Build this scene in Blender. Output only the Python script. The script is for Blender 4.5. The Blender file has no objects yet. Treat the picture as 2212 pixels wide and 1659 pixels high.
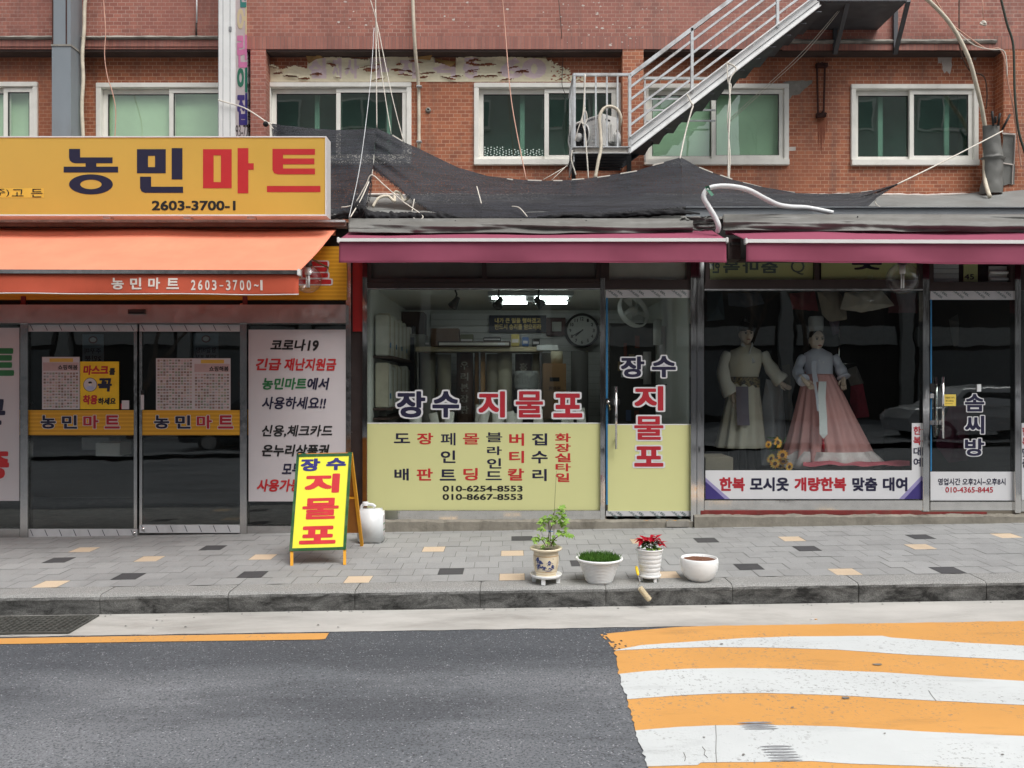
import bpy, bmesh, math, random
from mathutils import Vector, Matrix, noise

# ------------------------------------------------------------------ scene, camera, sky, sun, exposure
SC = bpy.context.scene
COL = SC.collection
PI = math.pi
random.seed(7)
R = random.random
def RU(a, b): return a + (b - a) * random.random()

F = 1755.5            # focal length in units of a 2212-wide picture
D0 = 8.5              # camera to shop front, metres
H = 1.518             # eye height above the pavement at the shop front
S = 0.0155            # the street climbs gently to the right

cam = bpy.data.cameras.new('camera'); cam.lens = 36 * F / 2212.0; cam.sensor_width = 36
cam.clip_end = 400; cam.clip_start = 0.05
camo = bpy.data.objects.new('camera', cam); COL.objects.link(camo)
camo.location = (0, -D0, H); camo.rotation_euler = (PI / 2, 0, 0)
SC.camera = camo

SUN_EL, SUN_AZ = math.radians(59), math.radians(142)
W = bpy.data.worlds.new('World'); SC.world = W; W.use_nodes = True
wn = W.node_tree; wn.nodes.clear()
sky = wn.nodes.new('ShaderNodeTexSky'); sky.sky_type = 'NISHITA'; sky.sun_disc = False
sky.sun_elevation = SUN_EL; sky.sun_rotation = SUN_AZ; sky.air_density = 1.0; sky.dust_density = 4.0; sky.ozone_density = 1.0
hs = wn.nodes.new('ShaderNodeHueSaturation'); hs.inputs['Saturation'].default_value = 0.22; hs.inputs['Value'].default_value = 1.0
bg = wn.nodes.new('ShaderNodeBackground'); bg.inputs['Strength'].default_value = 0.15
wo = wn.nodes.new('ShaderNodeOutputWorld')
wn.links.new(sky.outputs[0], hs.inputs['Color']); wn.links.new(hs.outputs[0], bg.inputs['Color']); wn.links.new(bg.outputs[0], wo.inputs['Surface'])

sun = bpy.data.lights.new('sun', 'SUN'); sun.energy = 1.9; sun.angle = math.radians(35); sun.color = (1, 0.975, 0.94)
suno = bpy.data.objects.new('sun', sun); COL.objects.link(suno)
suno.rotation_euler = (math.radians(31), 0, math.radians(38))

SC.view_settings.view_transform = 'Standard'; SC.view_settings.look = 'None'
SC.view_settings.gamma = 1.0; SC.view_settings.use_curve_mapping = False
SC.view_settings.exposure = 0.22
SC.render.engine = 'CYCLES'
SC.cycles.max_bounces = 10; SC.cycles.transparent_max_bounces = 16; SC.cycles.diffuse_bounces = 4
SC.cycles.glossy_bounces = 4; SC.cycles.transmission_bounces = 4
SC.cycles.caustics_reflective = False; SC.cycles.caustics_refractive = False
SC.cycles.sample_clamp_indirect = 4.0
SC.cycles.use_denoising = True

# ------------------------------------------------------------------ placing: picture measurements -> metres
def X(u, d=D0): return (u - 1106) / F * d
def Z(v, d=D0): return H + (829.5 - v) / F * d
def P(u, v, d=D0): return Vector((X(u, d), d - D0, Z(v, d)))
def G(u, v, z0):
    d = (H - z0) * F / ((v - 829.5) + S * (u - 1106))
    return Vector(((u - 1106) / F * d, d - D0, z0 + S * (u - 1106) / F * d))
ROAD_Z = -0.202
KERB_F, KERB_B, GUT = -2.305, -2.07, -2.787
def pave_z(x, y): return S * x + 0.018 * min(0, y)

# ------------------------------------------------------------------ objects
def tag(o, label=None, cat=None, group=None, kind=None):
    if label: o['label'] = label
    if cat: o['category'] = cat
    if group: o['group'] = group
    if kind: o['kind'] = kind
    return o
def T(name, label, cat, loc=(0, 0, 0), group=None, rot=None):
    o = bpy.data.objects.new(name, None); COL.objects.link(o); o.location = loc; o.empty_display_size = 0.1
    if rot: o.rotation_euler = rot
    return tag(o, label, cat, group)
def wloc(o):
    v = Vector((0, 0, 0))
    while o: v += o.location; o = o.parent
    return v
def copy_tree(o, parent=None):
    c = o.copy(); COL.objects.link(c); c.parent = parent
    for ch in list(o.children): copy_tree(ch, c)
    return c

class MB:
    def __init__(self): self.v = []; self.f = []; self.m = []; self.sm = []; self.mats = []
    def mi(self, mat):
        if mat not in self.mats: self.mats.append(mat)
        return self.mats.index(mat)
    def add(self, vs, fs, mat=None, smooth=False):
        b = len(self.v); i = self.mi(mat) if mat else 0
        self.v += [tuple(p) for p in vs]
        for f in fs: self.f.append(tuple(b + k for k in f)); self.m.append(i); self.sm.append(smooth)
        return self
    def box(self, x0, x1, y0, y1, z0, z1, mat=None):
        if x0 > x1: x0, x1 = x1, x0
        if y0 > y1: y0, y1 = y1, y0
        if z0 > z1: z0, z1 = z1, z0
        vs = [(x, y, z) for z in (z0, z1) for y in (y0, y1) for x in (x0, x1)]
        return self.add(vs, [(0, 2, 3, 1), (4, 5, 7, 6), (0, 1, 5, 4), (2, 6, 7, 3), (0, 4, 6, 2), (1, 3, 7, 5)], mat)
    def bbox(self, x0, x1, y0, y1, z0, z1, b=0.004, mat=None):
        """box with bevelled edges"""
        if x0 > x1: x0, x1 = x1, x0
        if y0 > y1: y0, y1 = y1, y0
        if z0 > z1: z0, z1 = z1, z0
        bm = bmesh.new(); bmesh.ops.create_cube(bm, size=1)
        for v in bm.verts: v.co = Vector(((x0 + x1) / 2 + v.co.x * (x1 - x0), (y0 + y1) / 2 + v.co.y * (y1 - y0), (z0 + z1) / 2 + v.co.z * (z1 - z0)))
        bmesh.ops.bevel(bm, geom=bm.edges[:], offset=b, segments=2, affect='EDGES')
        return self.bm(bm, mat)
    def bm(self, bm, mat=None, smooth=False, M=None):
        bm.verts.index_update()
        vs = [(M @ v.co) if M else v.co.copy() for v in bm.verts]
        fs = [[v.index for v in f.verts] for f in bm.faces]
        bm.free(); return self.add(vs, fs, mat, smooth)
    def quad(self, a, b, c, d, mat=None): return self.add([a, b, c, d], [(0, 1, 2, 3)], mat)
    def vrect(self, u0, v0, u1, v1, d, mat=None, t=0.0):
        """upright rectangle facing the street, given in picture units at depth d, thickness t behind"""
        y = d - D0
        if t: return self.box(X(u0, d), X(u1, d), y, y + t, Z(v1, d), Z(v0, d), mat)
        a = [(X(u0, d), y, Z(v1, d)), (X(u1, d), y, Z(v1, d)), (X(u1, d), y, Z(v0, d)), (X(u0, d), y, Z(v0, d))]
        return self.add(a, [(0, 1, 2, 3)], mat)
    def beam(self, a, b, w, h, mat=None, up=Vector((0, 0, 1))):
        a = Vector(a); b = Vector(b); d = (b - a).normalized()
        if abs(d.dot(up)) > 0.99: up = Vector((0, 1, 0))
        s = d.cross(up).normalized(); n = s.cross(d).normalized()
        vs = []
        for p in (a, b):
            for i, j in ((-1, -1), (1, -1), (1, 1), (-1, 1)): vs.append(p + s * (i * w / 2) + n * (j * h / 2))
        return self.add(vs, [(3, 2, 1, 0), (4, 5, 6, 7), (0, 1, 5, 4), (1, 2, 6, 5), (2, 3, 7, 6), (3, 0, 4, 7)], mat)
    def tube(self, pts, r, mat=None, n=8, cap=True, closed=False):
        pts = [Vector(p) for p in pts]; vs = []; fs = []
        L = len(pts); u = None
        for i, p in enumerate(pts):
            if closed: t = pts[(i + 1) % L] - pts[i - 1]
            else: t = pts[min(i + 1, L - 1)] - pts[max(i - 1, 0)]
            if t.length < 1e-9: t = Vector((0, 0, 1))
            t.normalize()
            if u is None:
                u = t.cross(Vector((0, 0, 1)))
                if u.length < 1e-3: u = t.cross(Vector((0, 1, 0)))
            u = u - t * u.dot(t)
            if u.length < 1e-6: u = t.orthogonal()
            u.normalize(); w = t.cross(u)
            rr = r[i] if isinstance(r, (list, tuple)) else r
            for k in range(n):
                a = 2 * PI * k / n; vs.append(p + (u * math.cos(a) + w * math.sin(a)) * rr)
        for i in range(L if closed else L - 1):
            j = (i + 1) % L
            for k in range(n): fs.append((i * n + k, i * n + (k + 1) % n, j * n + (k + 1) % n, j * n + k))
        if cap and not closed: fs.append(tuple(range(n - 1, -1, -1))); fs.append(tuple((L - 1) * n + k for k in range(n)))
        return self.add(vs, fs, mat, True)
    def lathe(self, prof, c=(0, 0, 0), mat=None, n=32, sx=1, sy=1, M=None):
        c = Vector(c); vs = []; fs = []
        for r, z in prof:
            for k in range(n):
                a = 2 * PI * k / n; p = Vector((r * math.cos(a) * sx, r * math.sin(a) * sy, z))
                vs.append((M @ p if M else p) + c)
        for i in range(len(prof) - 1):
            for k in range(n): fs.append((i * n + k, i * n + (k + 1) % n, (i + 1) * n + (k + 1) % n, (i + 1) * n + k))
        return self.add(vs, fs, mat, True)
    def disc(self, c, r, normal=(0, -1, 0), mat=None, n=32, ry=None):
        c = Vector(c); nn = Vector(normal).normalized(); u = nn.orthogonal().normalized() if abs(nn.z) > .9 else Vector((0, 0, 1)).cross(nn).normalized(); w = nn.cross(u)
        return self.add([c + u * (r * math.cos(2 * PI * k / n)) + w * ((ry or r) * math.sin(2 * PI * k / n)) for k in range(n)], [tuple(range(n))], mat)
    def ball(self, c, r, mat=None, n=16, m=10, s=(1, 1, 1)):
        prof = [(max(1e-4, math.sin(PI * i / m)) * r, -math.cos(PI * i / m) * r * s[2]) for i in range(m + 1)]
        return self.lathe(prof, c, mat, n, s[0], s[1])
    def grid(self, fn, nu, nv, mat=None, smooth=True, skip=None, mats=None):
        vs = [fn(i / nu, j / nv) for j in range(nv + 1) for i in range(nu + 1)]
        b = len(self.v); self.v += [tuple(p) for p in vs]
        for j in range(nv):
            for i in range(nu):
                if skip and skip((i + .5) / nu, (j + .5) / nv): continue
                q = b + j * (nu + 1) + i
                mm = mats((i + .5) / nu, (j + .5) / nv) if mats else mat
                self.f.append((q, q + 1, q + nu + 2, q + nu + 1)); self.m.append(self.mi(mm) if mm else 0); self.sm.append(smooth)
        return self
    def build(self, name, mat=None, parent=None, local=False, solid=0, bevel=0):
        me = bpy.data.meshes.new(name)
        off = wloc(parent) if (parent is not None and not local) else Vector((0, 0, 0))
        me.from_pydata([(p[0] - off.x, p[1] - off.y, p[2] - off.z) for p in self.v], [], self.f)
        for m in (self.mats or [mat]): me.materials.append(m)
        me.polygons.foreach_set('material_index', self.m); me.polygons.foreach_set('use_smooth', self.sm)
        me.update(); me.validate()
        o = bpy.data.objects.new(name, me); COL.objects.link(o)
        if parent is not None: o.parent = parent
        if solid:
            md = o.modifiers.new('Solidify', 'SOLIDIFY'); md.thickness = solid; md.offset = 0
        if bevel:
            md = o.modifiers.new('Bevel', 'BEVEL'); md.width = bevel; md.segments = 2; md.limit_method = 'ANGLE'
        return o

def resample(pts, n):
    pts = [Vector(p) for p in pts]; L = [0]
    for a, b in zip(pts, pts[1:]): L.append(L[-1] + (b - a).length)
    out = []
    for k in range(n):
        s = L[-1] * k / (n - 1); i = 0
        while i < len(pts) - 2 and L[i + 1] < s: i += 1
        t = (s - L[i]) / max(1e-9, L[i + 1] - L[i]); out.append(pts[i].lerp(pts[i + 1], min(1, max(0, t))))
    return out
def smooth_path(pts, n=8):
    pts = [Vector(p) for p in pts]; out = []
    for i in range(len(pts) - 1):
        p0 = pts[max(i - 1, 0)]; p1 = pts[i]; p2 = pts[i + 1]; p3 = pts[min(i + 2, len(pts) - 1)]
        for k in range(n):
            t = k / n
            out.append(0.5 * ((2 * p1) + (p2 - p0) * t + (2 * p0 - 5 * p1 + 4 * p2 - p3) * t * t + (3 * p1 - p0 - 3 * p2 + p3) * t ** 3))
    out.append(pts[-1]); return out
def loft(mb, A, B, nu, nv, mat, fn=None):
    A = resample(A, nu + 1); B = resample(B, nu + 1)
    def f(s, t):
        i = round(s * nu); p = A[i].lerp(B[i], t)
        return p + fn(s, t, p) if fn else p
    return mb.grid(f, nu, nv, mat)
def nz(p, s=1.0): return noise.noise(Vector(p) * s)

# ------------------------------------------------------------------ materials
def lin(r, g, b):
    f = lambda c: (c / 255 / 12.92) if c / 255 <= 0.04045 else ((c / 255 + 0.055) / 1.055) ** 2.4
    return (f(r), f(g), f(b))
class NT:
    def __init__(self, name):
        self.m = bpy.data.materials.new(name); self.m.use_nodes = True; self.t = self.m.node_tree; self.t.nodes.clear()
        self.out = self.n('ShaderNodeOutputMaterial')
    def n(self, t, **k):
        nd = self.t.nodes.new(t)
        for a, b in k.items(): setattr(nd, a, b)
        return nd
    def l(self, a, b): self.t.links.new(a, b)
    def coord(self, kind='Object', scale=(1, 1, 1), rot=(0, 0, 0), loc=(0, 0, 0)):
        c = self.n('ShaderNodeTexCoord'); mp = self.n('ShaderNodeMapping')
        mp.inputs['Scale'].default_value = scale; mp.inputs['Rotation'].default_value = rot; mp.inputs['Location'].default_value = loc
        self.l(c.outputs[kind], mp.inputs[0]); return mp.outputs[0]
    def noise(self, vec, scale, detail=4, rough=.6, dist=0):
        t = self.n('ShaderNodeTexNoise'); t.inputs['Scale'].default_value = scale; t.inputs['Detail'].default_value = detail
        t.inputs['Roughness'].default_value = rough; t.inputs['Distortion'].default_value = dist
        if vec: self.l(vec, t.inputs['Vector'])
        return t.outputs['Fac']
    def ramp(self, fac, stops):
        r = self.n('ShaderNodeValToRGB'); e = r.color_ramp.elements
        while len(e) < len(stops): e.new(0.5)
        for k, (p, c) in enumerate(stops):
            e[k].position = p; e[k].color = (c, c, c, 1) if isinstance(c, (int, float)) else (*c, 1)
        self.l(fac, r.inputs[0]); return r.outputs[0]
    def mix(self, fac, a, b, mode='MIX'):
        m = self.n('ShaderNodeMix', data_type='RGBA', blend_type=mode)
        for s, v in ((m.inputs[0], fac), (m.inputs[6], a), (m.inputs[7], b)):
            if hasattr(v, 'node'): self.l(v, s)
            elif isinstance(v, (int, float)): s.default_value = v if s == m.inputs[0] else (v, v, v, 1)
            else: s.default_value = (*v, 1)
        return m.outputs[2]
    def math(self, op, a, b=None):
        m = self.n('ShaderNodeMath', operation=op)
        for s, v in zip(m.inputs, (a, b)):
            if v is None: continue
            if hasattr(v, 'node'): self.l(v, s)
            else: s.default_value = v
        return m.outputs[0]
    def bsdf(self, color, rough=.6, metal=0, bump=None, bstr=.3, bdist=.01, spec=.5):
        p = self.n('ShaderNodeBsdfPrincipled')
        for s, v in ((p.inputs['Base Color'], color), (p.inputs['Roughness'], rough), (p.inputs['Metallic'], metal)):
            if hasattr(v, 'node'): self.l(v, s)
            elif isinstance(v, (int, float)): s.default_value = v
            else: s.default_value = (*v, 1)
        p.inputs['Specular IOR Level'].default_value = spec
        if bump is not None:
            b = self.n('ShaderNodeBump'); b.inputs['Strength'].default_value = bstr; b.inputs['Distance'].default_value = bdist
            self.l(bump, b.inputs['Height']); self.l(b.outputs[0], p.inputs['Normal'])
        return p
    def done(self, sh): self.l(sh.outputs[0] if hasattr(sh, 'outputs') else sh, self.out.inputs['Surface']); return self.m

def mat(name, col, rough=.55, metal=0, var=.12, scale=6, bump=0.0, bscale=60, spec=.5, dirt=0.0, dirtcol=(.05, .045, .04), stretch=(1, 1, 1)):
    k = NT(name); vec = k.coord('Object', stretch)
    n1 = k.noise(vec, scale, 6)
    c = k.mix(k.ramp(n1, [(.3, 0.0), (.7, 1.0)]), tuple(x * (1 - var) for x in col), tuple(min(1, x * (1 + var)) for x in col))
    if dirt:
        n2 = k.noise(vec, scale * .6, 8, .7, .4)
        c = k.mix(k.math('MULTIPLY', k.ramp(n2, [(.48, 0.0), (.72, 1.0)]), dirt), c, dirtcol)
    rr = k.ramp(k.noise(vec, scale * 2, 4), [(.2, max(0, rough - .1)), (.8, min(1, rough + .1))])
    bp = k.noise(vec, bscale, 4) if bump else None
    return k.done(k.bsdf(c, rr, metal, bp, bump, .01, spec))
def glass(name, tint=(.86, .9, .88), refl=.05):
    k = NT(name); fr = k.n('ShaderNodeFresnel'); fr.inputs['IOR'].default_value = 1.5
    tr = k.n('ShaderNodeBsdfTransparent'); tr.inputs['Color'].default_value = (*tint, 1)
    gl = k.n('ShaderNodeBsdfGlossy'); gl.inputs['Roughness'].default_value = .0; gl.inputs['Color'].default_value = (.95, 1, .98, 1)
    # float-glass waviness
    b = k.n('ShaderNodeBump'); b.inputs['Strength'].default_value = .06; b.inputs['Distance'].default_value = .02
    k.l(k.noise(k.coord('Object'), 1.6, 2), b.inputs['Height']); k.l(b.outputs[0], gl.inputs['Normal'])
    mx = k.n('ShaderNodeMixShader'); geo = k.n('ShaderNodeNewGeometry')      # only the outer skin of the pane mirrors; leaving rays pass straight through
    k.l(k.math('MULTIPLY', k.math('ADD', k.math('MULTIPLY', fr.outputs[0], 1.3), refl), k.math('SUBTRACT', 1.0, geo.outputs['Backfacing'])), mx.inputs[0])
    k.l(tr.outputs[0], mx.inputs[1]); k.l(gl.outputs[0], mx.inputs[2])
    return k.done(mx)
def emit(name, col, s):
    k = NT(name); e = k.n('ShaderNodeEmission'); e.inputs[0].default_value = (*col, 1); e.inputs[1].default_value = s
    return k.done(e)

def canvas(name, col, thru=.22):
    k = NT(name); v = k.coord('Object')
    c = k.mix(k.ramp(k.noise(v, 2.2, 5), [(.3, 0.0), (.7, 1.0)]), tuple(x * .92 for x in col), tuple(min(1, x * 1.07) for x in col))
    c = k.mix(k.math('MULTIPLY', k.ramp(k.noise(k.coord('Object', (1, .3, .3)), 5, 6, .7), [(.5, 0.0), (.8, 1.0)]), .25), c, tuple(x * .62 + .02 for x in col))
    p = k.bsdf(c, .85, 0, k.noise(v, 260, 2), .12, .004, .25); t = k.n('ShaderNodeBsdfTranslucent'); k.l(c, t.inputs[0])
    mx = k.n('ShaderNodeMixShader'); mx.inputs[0].default_value = thru; k.l(p.outputs[0], mx.inputs[1]); k.l(t.outputs[0], mx.inputs[2]); return k.done(mx)

def brick_mat(name, c1, c2, mortar, soldier=False, patch=.5):
    k = NT(name)
    vec = k.coord('Object')
    sx = k.n('ShaderNodeSeparateXYZ'); k.l(vec, sx.inputs[0])
    cx = k.n('ShaderNodeCombineXYZ'); k.l(k.math('ADD', sx.outputs[0], k.math('MULTIPLY', sx.outputs[1], 1.0)), cx.inputs[0]); k.l(sx.outputs[2], cx.inputs[1])
    bt = k.n('ShaderNodeTexBrick'); k.l(cx.outputs[0], bt.inputs['Vector'])
    bt.inputs['Scale'].default_value = 1.0
    bw, bh = (.045, .19) if soldier else (.1, .0475)
    bt.inputs['Brick Width'].default_value = bw; bt.inputs['Row Height'].default_value = bh
    bt.inputs['Mortar Size'].default_value = .0036; bt.inputs['Mortar Smooth'].default_value = .15; bt.inputs['Bias'].default_value = -.1
    if soldier: bt.offset = 0
    bt.inputs['Color1'].default_value = (*c1, 1); bt.inputs['Color2'].default_value = (*c2, 1); bt.inputs['Mortar'].default_value = (*mortar, 1)
    # broad tone drift, pale bloom, soot
    n1 = k.noise(vec, .9, 5, .6); n2 = k.noise(vec, 3.2, 7, .7, .6); n3 = k.noise(k.coord('Object', (1, 1, .25)), 2.6, 7, .7, .3)
    c = k.mix(k.math('MULTIPLY', k.ramp(n1, [(.35, 0.0), (.65, 1.0)]), patch), bt.outputs[0], tuple(a * b for a, b in zip(c1, (.74, .74, .82))))
    c = k.mix(k.math('MULTIPLY', k.ramp(n2, [(.6, 0.0), (.78, 1.0)]), .35), c, (.42, .33, .30))
    c = k.mix(k.math('MULTIPLY', k.ramp(n3, [(.52, 0.0), (.75, 1.0)]), .55), c, (.06, .04, .035))
    n4 = k.noise(k.coord('Object', (1, 1, .12)), 5.5, 6, .7, .2); n5 = k.noise(vec, .45, 4, .6)
    c = k.mix(k.math('MULTIPLY', k.math('MULTIPLY', k.ramp(n4, [(.5, 0.0), (.7, 1.0)]), k.ramp(n5, [(.42, 0.0), (.58, 1.0)])), .5), c, (.10, .075, .065))
    c = k.mix(k.math('MULTIPLY', k.math('MULTIPLY', k.ramp(k.noise(k.coord('Object', (1, 1, .2), (0, 0, 0), (7, 3, 1)), 7, 7, .75), [(.56, 0.0), (.74, 1.0)]), k.ramp(n5, [(.40, 1.0), (.55, 0.0)])), .45), c, (.50, .41, .36))
    wn_ = k.noise(vec, 38, 3, .5); c = k.mix(k.math('MULTIPLY', k.ramp(wn_, [(.3, 1.0), (.5, 0.0)]), .25), c, tuple(a * .6 for a in c1))
    hgt = k.math('SUBTRACT', k.math('MULTIPLY', wn_, .3), bt.outputs['Fac'])
    return k.done(k.bsdf(c, .62, 0, hgt, .55, .004))

MAT = {}
def mk():
    m = MAT
    m['brick'] = brick_mat('brick_wall', lin(186, 112, 76), lin(146, 80, 55), lin(206, 168, 140))
    m['brick_top'] = brick_mat('brick_band', lin(178, 114, 96), lin(142, 86, 74), lin(192, 162, 148), patch=.6)
    m['soldier'] = brick_mat('brick_soldier', lin(176, 116, 100), lin(150, 94, 82), lin(120, 100, 92), True)
    m['cement'] = mat('cement', lin(150, 146, 138), .9, 0, .2, 5, .4, 40, dirt=.5)
    m['soffit_brown'] = mat('dark_soffit', lin(70, 58, 54), .9, 0, .3, 5, .3, 40)
    m['upvc'] = mat('white_window_frame', lin(240, 238, 230), .4, 0, .05, 5, dirt=.18, dirtcol=lin(150, 145, 130))
    m['gasket'] = mat('rubber_gasket', (.02, .02, .02), .6)
    m['pane'] = glass('window_glass', (.80, .92, .87), .12); m['pane_light'] = glass('pale_window_glass', (.95, .99, .95), .07)
    m['shopglass'] = glass('shop_glass', (.90, .93, .92), .05)
    m['film_green'] = mat('green_window_film', lin(196, 222, 192), .7, 0, .12, 1.2)
    m['room_dark'] = mat('dim_room', lin(128, 150, 142), .9, 0, .15, 2)
    m['room_sash'] = mat('inner_sash', lin(170, 190, 178), .6)
    m['steel'] = mat('stainless_steel', (.72, .71, .69), .07, 1.0, .05, 14, .10, 7, stretch=(1, 1, .15))
    m['steel_dull'] = mat('brushed_aluminium', (.56, .55, .54), .2, 1.0, .08, 10)
    m['bronze'] = mat('dark_aluminium', lin(76, 66, 64), .4, .6, .1, 8)
    m['dark'] = mat('dark_gap', (.012, .012, .012), .8)
    m['galv'] = mat('galvanised_grey_paint', lin(202, 206, 208), .5, .25, .12, 9, .1, dirt=.55, dirtcol=lin(112, 88, 70))
    m['galv_dark'] = mat('weathered_steel', lin(86, 88, 92), .6, .4, .2, 9, .15, dirt=.4)
    m['rust'] = mat('rusty_steel', lin(70, 40, 34), .8, .2, .35, 20, .4, 60)
    m['col'] = mat('grey_painted_steel', lin(138, 146, 152), .5, .1, .08, 2, dirt=.35, dirtcol=lin(110, 96, 84), stretch=(1, 1, .35))
    m['rope'] = mat('white_rope', lin(222, 216, 204), .8, 0, .12, 40)
    m['cable_cream'] = mat('cream_cable_sleeve', lin(214, 204, 184), .6, 0, .16, 9, .2, dirt=.25, dirtcol=lin(120, 108, 92))
    m['cable_dark'] = mat('dark_cable', lin(52, 54, 50), .6)
    m['cable_pink'] = mat('pinkish_wire', lin(206, 160, 140), .6)
    m['tarp'] = mat('grey_tarpaulin', lin(112, 112, 108), .55, 0, .16, 3, .25, 25, dirt=.3, dirtcol=lin(70, 66, 60))
    m['tarp_roof'] = mat('grey_roof_membrane', lin(128, 130, 128), .6, 0, .14, 2.2, .3, 18, dirt=.35, dirtcol=lin(86, 80, 72))
    m['flash'] = mat('metal_flashing', lin(158, 164, 168), .45, .3, .12, 2, dirt=.25)
    m['white_paint'] = mat('white_coated_metal', lin(232, 232, 230), .35, 0, .03, 4, dirt=.1)
    m['burg'] = canvas('burgundy_canvas', lin(152, 78, 100), .06)
    m['orange'] = canvas('orange_canvas', lin(250, 160, 128))
    m['orange_v'] = canvas('orange_valance', lin(218, 104, 78))
    m['yellow_sign'] = mat('yellow_sign_face', lin(212, 172, 76), .4, 0, .04, 1.2, dirt=.06)
    m['navy'] = mat('navy_lettering', lin(28, 26, 56), .5, 0, .04)
    m['red'] = mat('red_lettering', lin(190, 40, 44), .5, 0, .04)
    m['crimson'] = mat('crimson_lettering', lin(172, 34, 48), .5, 0, .04)
    m['black'] = mat('black_lettering', lin(28, 28, 28), .5, 0, .05)
    m['green'] = mat('green_lettering', lin(44, 116, 66), .5)
    m['white'] = mat('white_vinyl', lin(216, 216, 218), .4, 0, .02)
    m['paper'] = mat('white_banner', lin(200, 194, 196), .6, 0, .04, 1.5)
    m['film_yellow'] = mat('pale_yellow_film', lin(212, 212, 152), .35, 0, .03, .8)
    m['lemon'] = mat('lemon_board', lin(244, 238, 70), .45, 0, .03, 3, dirt=.04)
    m['dkgreen'] = mat('dark_green_frame', lin(26, 86, 44), .5, 0, .15, 14, dirt=.3, dirtcol=lin(150, 150, 120))
    m['ywood'] = mat('yellow_painted_wood', lin(226, 160, 34), .6, 0, .12, 9, .2, dirt=.3, dirtcol=lin(96, 62, 30), stretch=(1, 1, .3))
    m['tan_in'] = mat('amber_board_back', lin(176, 112, 44), .7, 0, .15, 6)
    m['plastic_w'] = mat('white_plastic', lin(226, 228, 228), .35, 0, .03, 4, dirt=.08)
    m['backing_blk'] = mat('dim_backing_black', (.02, .02, .022), .85)
mk()
M = MAT

# ------------------------------------------------------------------ lettering (the built-in typeface, turned into flat vinyl meshes)
_G = {}
def glyph(s, bold=0.0, shear=0.0):
    key = (s, bold, shear)
    if key in _G: return _G[key]
    c = bpy.data.curves.new('lettering_source', 'FONT'); c.body = s; c.size = 1; c.offset = bold; c.shear = shear; c.resolution_u = 3
    o = bpy.data.objects.new('lettering_source', c); COL.objects.link(o)
    dg = bpy.context.evaluated_depsgraph_get(); me = bpy.data.meshes.new_from_object(o.evaluated_get(dg), depsgraph=dg)
    vs = [(v.co.x, v.co.y) for v in me.vertices]; fs = [tuple(p.vertices) for p in me.polygons]
    bpy.data.objects.remove(o); bpy.data.curves.remove(c); bpy.data.meshes.remove(me)
    _G[key] = (vs, fs); return _G[key]
def bounds(vs):
    xs = [p[0] for p in vs]; ys = [p[1] for p in vs]; return min(xs), max(xs), min(ys), max(ys)
def put(mb, mp, s, u0, v0, u1, v1, m, bold=.03, shear=0, outline=None, omat=None, eps=.0015, layer=1):
    """fit string s into the box u0..u1, v0(top)..v1(bottom) of the surface mp(u, v, lift)"""
    vs, fs = glyph(s, 0.0, shear); x0, x1, y0, y1 = bounds(vs); x0 -= bold; x1 += bold; y0 -= bold; y1 += bold
    def tr(x, y): return (u0 + (x - x0) / (x1 - x0) * (u1 - u0), v1 + (y - y0) / (y1 - y0) * (v0 - v1))
    def stamp(r, n, mm, lay):       # thicken the strokes by stamping shifted copies, each a hair above the last
        sh = [(0, 0)] if r < .002 else [(r * max(-1, min(1, 1.25 * math.cos(2 * PI * k / n))), r * max(-1, min(1, 1.25 * math.sin(2 * PI * k / n)))) for k in range(n)]
        for q, (dx, dy) in enumerate(sh): mb.add([mp(*tr(p[0] + dx, p[1] + dy), eps * lay + q * 4e-5) for p in vs], fs, mm)
    if outline:
        stamp(bold + outline, 16, omat, layer); layer += 1
    stamp(bold, 8, m, layer)
def flat(d):
    return lambda u, v, l=0: P(u, v, d) + Vector((0, -l, 0))
def bil(a, b, c, e, nrm):
    """corner points tl, tr, br, bl -> map of (0..1, 0..1)"""
    a, b, c, e = map(Vector, (a, b, c, e)); nrm = Vector(nrm).normalized()
    return lambda s, t, l=0: (a.lerp(b, s)).lerp(e.lerp(c, s), t) + nrm * l
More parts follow.
